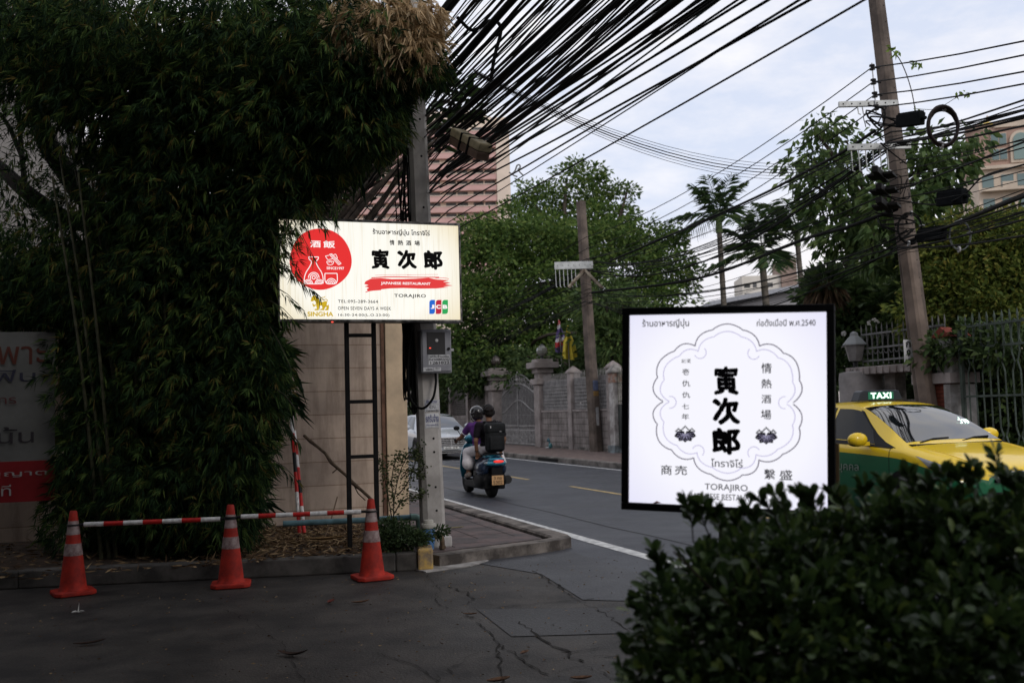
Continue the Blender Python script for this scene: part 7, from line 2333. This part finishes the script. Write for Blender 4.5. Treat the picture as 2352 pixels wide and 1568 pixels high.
# ---- bamboo: culms, dense foliage, dry tips
bb = W(10.6, -1.2, .15)
BT = thing('bamboo_clump', 'dense dark bamboo clump overhanging the left half and the top of the cream sign', 'bamboo', bb)
M_bam = leafmat('bamboo_leaf', [(0, (.009, .022, .011)), (.5, (.024, .052, .019)), (.80, (.075, .132, .036)), (.97, (.15, .20, .050)), (1, (.17, .11, .035))], rough=.6, trans=.25, spec=.08)
M_dry = leafmat('dry_bamboo_leaf', [(0, (.30, .20, .10)), (.5, (.52, .37, .21)), (1, (.66, .52, .33))], rough=.6, trans=.2)
def bamboo_leaves(ells, name, m, L0=.115, Wd=.0125, fan=8, hang=.55, mult=1.0):
    P, D, LN, RR = [], [], [], []
    for c, r, n in ells:
        n = int(n * mult)
        cc, d = ell_points(n, c, r, .30)
        tw = nrm(d * np.array([1, 1, .4]) * .7 + RNG.normal(size=(n, 3)) * .45 + np.array([0, 0, -hang]))
        sd = nrm(np.cross(tw, RNG.normal(size=(n, 3))))
        base = RNG.random(n)
        for k in range(fan):
            a = (k - (fan - 1) / 2) / fan * 2.0 + RNG.normal(size=n) * .16
            dd = tw * np.cos(a)[:, None] + sd * np.sin(a)[:, None]
            dd[:, 2] -= .18
            P.append(cc + tw * (.02 * (fan - abs(k - fan // 2)))[..., None] if False else cc + tw * .012 * (fan - abs(k - fan // 2)))
            D.append(dd); LN.append(L0 * RNG.uniform(.6, 1.25, n)); RR.append(np.clip(base + RNG.normal(size=n) * .12, 0, .995))
    P, D, LN, RR = np.concatenate(P), np.concatenate(D), np.concatenate(LN), np.concatenate(RR)
    o = leaf_mesh(name, P - bb, D, LN, Wd * RNG.uniform(.7, 1.3, len(P)), m, BT, fold=.12, droop=.15, rnd=RR, shape=.35)
    return o
rowsB = [  # lower mass
    (420, 1120, 10.0, .80, .55, .62, 1150), (535, 1030, 9.75, .40, .42, .55, 620), (515, 1180, 9.8, .34, .35, .35, 330), (300, 1050, 10.3, .75, .6, .8, 900), (210, 1180, 10.4, .5, .5, .5, 380), (570, 900, 9.7, .33, .4, .55, 520), (470, 860, 10.0, .8, .6, .7, 1100), (280, 860, 10.4, .8, .6, .7, 800),
    (545, 720, 9.75, .40, .42, .55, 620), (615, 830, 9.6, .16, .25, .35, 190), (430, 640, 10.0, .8, .6, .75, 1100), (250, 640, 10.4, .9, .6, .7, 900), (80, 620, 10.5, .7, .5, .5, 500), (60, 720, 10.8, .5, .4, .4, 260),
    # middle
    (580, 560, 9.65, .45, .45, .5, 620), (480, 450, 9.9, .95, .7, .7, 1100), (330, 420, 10.2, .7, .6, .8, 700), (650, 430, 9.6, .55, .5, .45, 560), (705, 365, 9.5, .42, .45, .28, 320),
    # upper
    (300, 230, 10.0, 1.2, .8, .6, 1100), (500, 250, 9.7, 1.0, .8, .75, 1200), (700, 250, 9.4, .9, .7, .6, 1000), (820, 250, 9.2, .48, .5, .48, 640), (900, 165, 9.1, .30, .4, .24, 300), (850, 315, 9.2, .24, .3, .18, 140), (975, 150, 9.0, .2, .3, .18, 120),
    (100, 80, 9.8, 1.1, .8, .5, 700), (350, 60, 9.6, 1.2, .9, .6, 1000), (600, 70, 9.4, 1.1, .9, .65, 1100), (800, 90, 9.1, .8, .7, .6, 900), (60, 200, 10.2, .6, .6, .35, 160), (30, 480, 10.6, .35, .4, .5, 110), (150, 330, 10.5, .5, .5, .6, 90), (200, 500, 10.5, .5, .5, .35, 230),
    # above the frame
    (200, -180, 9.6, 1.5, 1.2, .8, 500), (0, -150, 9.6, 1.5, 1.2, .8, 350)]
BAM_OVER = [(np.array(c), r, n) for c, r, n in (((-3.6, 7.2, 5.6), (1.6, 1.6, .5), 800), ((-3.4, 5.0, 5.0), (1.6, 1.5, .5), 700), ((-4.6, 10.6, 8.2), (2.2, 1.2, 1.6), 900), ((-7.5, 9.8, 7.0), (2.0, 1.2, 2.0), 700), ((-5.4, 7.0, 5.2), (1.2, 2, .8), 500))]  # unseen leaf masses added overhead to shade the yard and lower bamboo
o = bamboo_leaves(px_ells(rowsB) + BAM_OVER, 'foliage', M_bam, mult=1.35)
rowsI = [(430, 1100, 10.9, .8, .3, .7, 420), (300, 1050, 11.0, .9, .3, .9, 420), (520, 850, 10.7, .75, .3, .8, 380), (330, 800, 11.0, .9, .3, .9, 420), (500, 620, 10.7, .8, .3, .9, 420), (330, 600, 11.0, .6, .3, .9, 320), (80, 640, 11.2, 1.0, .3, .45, 300), (520, 380, 10.6, 1.0, .3, .8, 460), (330, 380, 10.8, .35, .3, .9, 260), (700, 300, 10.2, .85, .3, .55, 360), (330, 150, 10.6, 1.3, .3, .6, 460), (620, 130, 10.1, 1.2, .3, .65, 460), (60, 60, 10.6, 1.2, .3, .4, 340), (820, 170, 9.8, .6, .3, .5, 240)]
bamboo_leaves(px_ells(rowsI), 'inner_foliage', M_bam, L0=.26, Wd=.045, fan=7, hang=.8)
bamboo_leaves(px_ells([(880, 60, 8.95, .42, .35, .34, 300), (940, 100, 8.9, .30, .28, .22, 190), (820, 30, 9.0, .3, .3, .25, 90), (960, 30, 8.9, .24, .25, .2, 120), (900, 140, 8.95, .25, .2, .1, 70)]), 'dead_foliage', M_dry, L0=.15, Wd=.017, hang=.9).__setitem__('label', 'tan dead bamboo leaves at the top')
# drooping sprays across the cream sign
P = []
spray = [((700, 505), (640, 560)), ((690, 520), (720, 590)), ((660, 560), (690, 640)), ((640, 590), (700, 660)), ((650, 610), (745, 690)), ((640, 660), (700, 715)), ((640, 700), (680, 740)), ((780, 470), (772, 515)), ((800, 455), (770, 500)), ((735, 480), (750, 530)), ((640, 535), (655, 600)), ((645, 730), (690, 745)), ((640, 760), (670, 850)), ((660, 980), (690, 1020)), ((650, 900), (680, 940)), ((640, 1060), (690, 1110)), ((690, 480), (735, 520))]
P, D, LN = [], [], []
mbs = MB()
for (x0, y0), (x1, y1) in spray:
    a, b = at(x0 - 20, y0 - 10, 9.15), at(x1, y1, 9.0)
    mbs.tube([a - bb, (a + b) / 2 - bb + np.array([0, 0, .03]), b - bb], .003, 4)
    for k in range(22):
        f = random.uniform(.1, 1)
        d = (b - a)
        P.append(a + d * f); D.append(nrm(d) * .9 + np.array([random.uniform(-.6, .6), random.uniform(-.3, .3), random.uniform(-1.1, .1)])); LN.append(random.uniform(.07, .14))
leaf_mesh('drooping_spray', np.array(P) - bb, np.array(D), np.array(LN), .014, M_bam, BT, fold=.12, droop=.15, shape=.35)
mbs.build('twig', mat('twig', (.05, .045, .03), .8), BT)
M_culm = mat('bamboo_culm', (.055, .055, .030), .6, var=.4, scale=9)
random.seed(4)
for k in range(26):
    x = random.uniform(230, 590); Yk = random.uniform(9.9, 10.8)
    a = at(x, 1260, Yk); a[2] = .14
    b = at(x + random.uniform(-190, 260), random.uniform(60, 500), Yk - random.uniform(0, .8))
    pts = cr_spline([a - bb, (a + (b - a) * .45 + np.array([0, 0, .35])) - bb, b - bb], 7)
    mb = MB(); mb.tube(pts, [.021 * (1 - .6 * i / len(pts)) for i in range(len(pts))], 7)
    for i in range(2, len(pts) - 2, 2): mb.tube([pts[i] - (pts[i + 1] - pts[i]) * .04, pts[i] + (pts[i + 1] - pts[i]) * .04], .024 * (1 - .6 * i / len(pts)), 7)
    mb.build('culm', M_culm, BT, smooth=True)
# leaning forked tree at the left, seen in the gap of the bamboo
tb = at(235, 1150, 11.0); tb[2] = .15
t = thing('leaning_tree', 'dark leaning tree with forked limbs in the gap at upper left', 'tree', tb)
Yt = 11.0
mb = MB()
for pts, r0, r1 in (([(250, 900), (240, 620), (228, 500), (170, 420), (110, 330), (80, 240), (55, 120)], .14, .10), ([(228, 520), (150, 500), (60, 440), (0, 385), (-60, 350)], .10, .07), ([(60, 450), (48, 330), (40, 200)], .035, .02), ([(180, 430), (215, 320), (205, 240)], .035, .018), ([(75, 240), (120, 200), (140, 190)], .03, .015), ([(55, 370), (20, 290), (-20, 240)], .03, .02), ([(250, 560), (262, 400), (285, 250)], .05, .03)):
    P = cr_spline([at(x, y, Yt + .15 * (i % 2)) - tb for i, (x, y) in enumerate(pts)], 6)
    mb.tube(P, [r0 + (r1 - r0) * i / len(P) for i in range(len(P))], 9)
P0 = at(250, 900, Yt) - tb
mb.tube([np.zeros(3), P0], [.17, .14], 10)
mb.build('trunk', mat('dark_bark', (.035, .028, .024), .9, bump=.5, scale=7, var=.3), t, smooth=True)
P, D = clumps(px_ells([(30, 260, 10.9, .5, .4, .5, 26), (110, 250, 10.9, .4, .4, .4, 22), (90, 400, 10.9, .5, .4, .4, 24), (200, 400, 10.9, .3, .4, .4, 20), (20, 160, 10.8, .5, .4, .3, 26), (60, 500, 10.9, .4, .3, .2, 18)]), 12, .2, None)
leaf_mesh('crown', P - tb, D, RNG.uniform(.09, .17, len(P)), .016, M_bam, t, fold=.1)

# ---- sapling against the wall, weeds, litter
b = W(10.45, 2.15, .15)
t = thing('sapling', 'spindly small leaved sapling growing up the right end of the beige wall', 'plant', b)
mb = MB(); P, D = [], []
for pts in ([(905, 1210), (905, 1150), (920, 1080), (945, 1040), (968, 1050), (978, 1100)], [(900, 1190), (890, 1130), (880, 1080), (872, 1050)], [(905, 1180), (925, 1150), (960, 1140), (975, 1128)], [(910, 1140), (935, 1110), (955, 1060), (965, 1020)], [(905, 1160), (900, 1100), (912, 1050), (930, 1045)], [(920, 1100), (945, 1080), (970, 1095)]):
    T = cr_spline([at(x, y, 10.35) - b for x, y in pts], 8)
    mb.tube(T, [.007 * (1 - .7 * i / len(T)) for i in range(len(T))], 5)
    for i in range(6, len(T)):
        for _ in range(7):
            P.append(T[i] + RNG.normal(size=3) * np.array([.03, .05, .03])); D.append((random.uniform(-1, 1), random.uniform(-.6, .4), random.uniform(-.8, .4)))
mb.build('stem', M_bark, t, smooth=True)
leaf_mesh('leaves', np.array(P), np.array(D), RNG.uniform(.025, .05, len(P)), .020, leafmat('sapling_leaf', [(0, (.03, .045, .02)), (.7, (.06, .08, .03)), (1, (.11, .12, .04))]), t)
b = W(9.85, 2.1, .15)
t = thing('weed_bush', 'low dark green bush between the right cone and the blue water valve', 'shrub', b)
P, D = clumps(px_ells([(900, 1215, 9.85, .22, .2, .1, 70), (930, 1235, 9.75, .2, .15, .08, 60), (880, 1245, 9.75, .15, .15, .1, 40), (960, 1235, 9.7, .1, .1, .05, 22), (1005, 1222, 9.75, .06, .05, .05, 12)]), 12, .07, None)
leaf_mesh('foliage', P - b, D, RNG.uniform(.03, .06, len(P)), .022, leafmat('weed_leaf', [(0, (.025, .045, .022)), (1, (.06, .09, .035))]), t)
mb = MB()
for k in range(9): mb.tube([(random.uniform(-.25, .25), random.uniform(-.1, .1), -.01), (random.uniform(-.3, .3), random.uniform(-.1, .1), .14)], .004, 5)
mb.build('stem', M_bark, t)
# litter of dry bamboo leaves on the bed (nobody could count it)
M_lit = leafmat('leaf_litter', [(0, (.06, .035, .02)), (.5, (.16, .10, .055)), (1, (.34, .24, .13))], rough=.8, trans=0)
n = 5200
uu = RNG.uniform(9.55, 12.6, n); vv = np.where(RNG.random(n) < .7, RNG.uniform(.3, 2.2, n), RNG.uniform(-5, .6, n))
P = uu[:, None] * DU + vv[:, None] * DV
hump = .10 * np.exp(-((vv - 1.2) / .5) ** 2 - ((uu - 10.2) / .6) ** 2)
P[:, 2] = .142 + hump * RNG.uniform(.3, 1, n) + RNG.random(n) * .02
D = RNG.normal(size=(n, 3)); D[:, 2] = np.abs(D[:, 2]) * .18
o = leaf_mesh('leaf_litter', P, D, RNG.uniform(.06, .14, n), RNG.uniform(.01, .02, n), M_lit, None, fold=.2)
tag(o, 'carpet of dry tan bamboo leaves on the planter bed', 'leaf litter', kind='stuff')
n = 1500
uu, vv = RNG.uniform(5.0, 9.3, n), RNG.uniform(-4, 4.4, n)
P = uu[:, None] * DU + vv[:, None] * DV; P[:, 2] = .008
D = RNG.normal(size=(n, 3)); D[:, 2] = np.abs(D[:, 2]) * .1
o = leaf_mesh('leaf_crumbs', P, D, RNG.uniform(.006, .035, n) , RNG.uniform(.004, .010, n), M_lit, None, fold=.2)
tag(o, 'crumbs of dry leaf scattered over the old asphalt', 'leaf litter', kind='stuff')
# single fallen leaves one can point to
M_fall = mat('fallen_leaf', (.16, .085, .045), .8, c2=(.07, .035, .02), scale=30)
def fallen(px, py, L_, Wd, ang, lb, m, curl=.3, z=0.008):
    u, v = G(px, py, z)
    P = W(u, v, z)
    mb = MB()
    n = 9
    for i in range(n + 1):
        f = i / n
        w_ = Wd * math.sin(math.pi * (f * .92 + .04)) ** .8
        h = L_ * curl * (f - .4) ** 2 + .004
        x = (f - .5) * L_
        mb.v += [(x, -w_ / 2, h + w_ * .25), (x, 0, h), (x, w_ / 2, h + w_ * .25), (x, 0, h - .002)]
    for i in range(n):
        for k in range(4):
            a = i * 4 + k; b_ = i * 4 + (k + 1) % 4
            mb.f.append((a, b_, b_ + 4, a + 4))
    mb.mi = [0] * len(mb.f)
    mb.build('fallen_leaf', m, None, lb, 'leaf', loc=P, rz=ang, smooth=True)
M_fy = mat('fallen_leaf_yellow', (.30, .27, .12), .8, var=.2)
M_fd = mat('fallen_leaf_dark', (.05, .028, .02), .8, var=.3)
fallen(205, 1478, .20, .04, .3, 'long curled dark leaf on the asphalt at lower left', M_fd)
fallen(672, 1505, .24, .05, -.5, 'long curled dark brown leaf on the asphalt at bottom centre left', M_fd, .5)
fallen(760, 1383, .09, .05, 1.2, 'small dark red brown leaf on the asphalt below the right cone', mat('fallen_leaf_red', (.10, .022, .015), .8), .5)
fallen(828, 1384, .14, .04, .1, 'curled maroon and tan leaf on the asphalt right of the small red one', M_fall, .4)
fallen(1050, 1212, .16, .035, .2, 'pale yellow leaf lying on the pavement slabs right of the pole', M_fy, .15, .112)
fallen(1080, 1411, .11, .03, -.3, 'narrow dry leaf at the edge of the grey asphalt patch', M_fall, .3)
fallen(1205, 1500, .07, .04, .8, 'small tan leaf by the cracked joint at bottom centre', M_fall, .4)
fallen(1145, 1565, .13, .06, .2, 'broad tan leaf at the bottom edge near the middle', M_fall, .4)
fallen(1335, 1560, .12, .05, -.2, 'brown leaf at the bottom edge left of the hedge', M_fall, .4)
u, v = G(722, 1200, .16)
fallen(745, 1240, .42, .09, -.25, 'big curled yellow brown sheath leaf lying on the litter below the black frame', mat('sheath', (.32, .20, .08), .7, c2=(.16, .09, .04), scale=12), .25, .26)
p = W(*G(178, 1408), .006)
t = thing('fallen_flower', 'white fallen blossom with pointed petals on the asphalt in front of the left cone', 'flower', p)
for k in range(5):
    a = 2 * math.pi * k / 5 + .3
    mb = MB(); e_ = .055 if k != 1 else .03
    mb.add([(0, 0, .006), (.5 * e_ * math.cos(a - .4), .5 * e_ * math.sin(a - .4), .016), (e_ * math.cos(a), e_ * math.sin(a), .01 if k != 1 else .075), (.5 * e_ * math.cos(a + .4), .5 * e_ * math.sin(a + .4), .016), (.3 * e_ * math.cos(a), .3 * e_ * math.sin(a), .002)], [(0, 1, 2, 3), (0, 4, 1), (1, 4, 2), (2, 4, 3), (3, 4, 0)])
    mb.build('petal', mat('petal_white', (.68, .66, .62), .6) if k == 0 else bpy.data.materials['petal_white'], t)

# ---- glossy hedge close to the camera
hb = at(1950, 1500, 2.9); hb[2] = 0
HB = thing('hedge', 'dark glossy leaved hedge bush filling the lower right in front of the white light box', 'hedge', hb)
M_hl = leafmat('hedge_leaf', [(0, (.028, .052, .018)), (.55, (.060, .105, .030)), (.9, (.105, .165, .042)), (1, (.22, .28, .06))], rough=.38, trans=.25, spec=.35)
rowsH = [(1640, 1342, 3.0, .13, .13, .11, 26), (1585, 1370, 3.0, .10, .12, .13, 22), (1545, 1460, 2.9, .09, .15, .16, 26), (1520, 1555, 2.8, .09, .15, .12, 26), (1680, 1328, 3.0, .15, .15, .11, 34), (1760, 1291, 3.0, .16, .16, .13, 40), (1850, 1279, 3.0, .17, .17, .13, 46), (1950, 1263, 2.95, .17, .17, .12, 46), (2050, 1243, 2.9, .17, .17, .12, 46), (2150, 1223, 2.85, .17, .17, .12, 46), (2250, 1233, 2.8, .16, .16, .13, 46), (2350, 1253, 2.75, .16, .16, .13, 46), (2440, 1303, 2.7, .2, .2, .2, 40),
         (1640, 1437, 2.75, .2, .2, .2, 70), (1800, 1378, 2.8, .24, .22, .2, 90), (2000, 1427, 2.75, .26, .22, .2, 100), (2200, 1359, 2.7, .26, .22, .2, 100), (2380, 1447, 2.65, .22, .22, .22, 80), (1600, 1573, 2.65, .2, .2, .18, 60), (1780, 1529, 2.6, .24, .22, .22, 90), (2000, 1524, 2.55, .26, .22, .22, 100), (2230, 1514, 2.5, .26, .22, .22, 100), (1850, 1685, 2.5, .4, .25, .2, 90), (2200, 1694, 2.4, .4, .25, .2, 90), (1950, 1794, 2.6, .6, .35, .45, 120)]
P, D = clumps(px_ells(rowsH), 10, .055, None, .35)
D[:, 2] += .35
blade_mesh('foliage', P - hb, D, RNG.uniform(.030, .054, len(P)), RNG.uniform(.018, .027, len(P)), M_hl, HB, rnd=RNG.random(len(P)) ** 1.25)
# sprigs that stand clear of the mass
mb = MB(); P, D = [], []
random.seed(14)
for x, y, h in ((1578, 1150, 90), (1612, 1155, 80), (1640, 1170, 70), (1690, 1165, 60), (1500, 1260, 90), (1515, 1290, 70), (1460, 1380, 60), (1445, 1470, 60), (1430, 1530, 50), (1745, 1120, 70), (1780, 1110, 70), (1830, 1105, 60), (1720, 1140, 60), (1860, 1110, 60), (1985, 1080, 70), (2030, 1075, 60), (2085, 1055, 80), (2130, 1075, 60), (2200, 1060, 70), (2230, 1040, 70), (2285, 1010, 100), (2310, 1060, 60), (2340, 1070, 60), (1915, 1100, 60), (2160, 1050, 60)):
    Yk = 2.95 - (x - 1600) * .0003
    y += 35 if x > 1900 else (28 if x > 1670 else 6)
    a, b_ = at(x + random.uniform(10, 50), y + h, Yk), at(x, y, Yk)
    T = cr_spline([a - hb, (a + b_) / 2 - hb + np.array([random.uniform(-.01, .01), 0, .01]), b_ - hb], 5)
    mb.tube(T, .0022, 5)
    for i in range(3, len(T)):
        for q in (-1, 1):
            P.append(T[i]); D.append(nrm(T[i] - T[i - 1]) * .7 + np.array([q * random.uniform(.4, .9), random.uniform(-.5, .5), random.uniform(0, .5)]))
    P.append(T[-1]); D.append(nrm(T[-1] - T[-2]) + np.array([0, 0, .2]))
mb.build('sprig_stem', M_bark, HB, smooth=True)
blade_mesh('sprig_leaves', np.array(P), np.array(D), RNG.uniform(.034, .052, len(P)), RNG.uniform(.019, .025, len(P)), M_hl, HB, rnd=RNG.random(len(P)) * .9)
mb = MB()
for k in range(40):
    x = random.uniform(1500, 2380)
    a = hb + np.array([random.uniform(-.7, .6), random.uniform(-.3, .3), 0]); b_ = at(x, random.uniform(1250, 1550), random.uniform(2.6, 2.95))
    T = cr_spline([a - hb, (a + b_) / 2 - hb + np.array([0, 0, .1]), b_ - hb], 4)
    mb.tube(T, [.008 * (1 - .7 * i / len(T)) for i in range(len(T))], 5)
mb.build('stem', M_bark, HB, smooth=True)
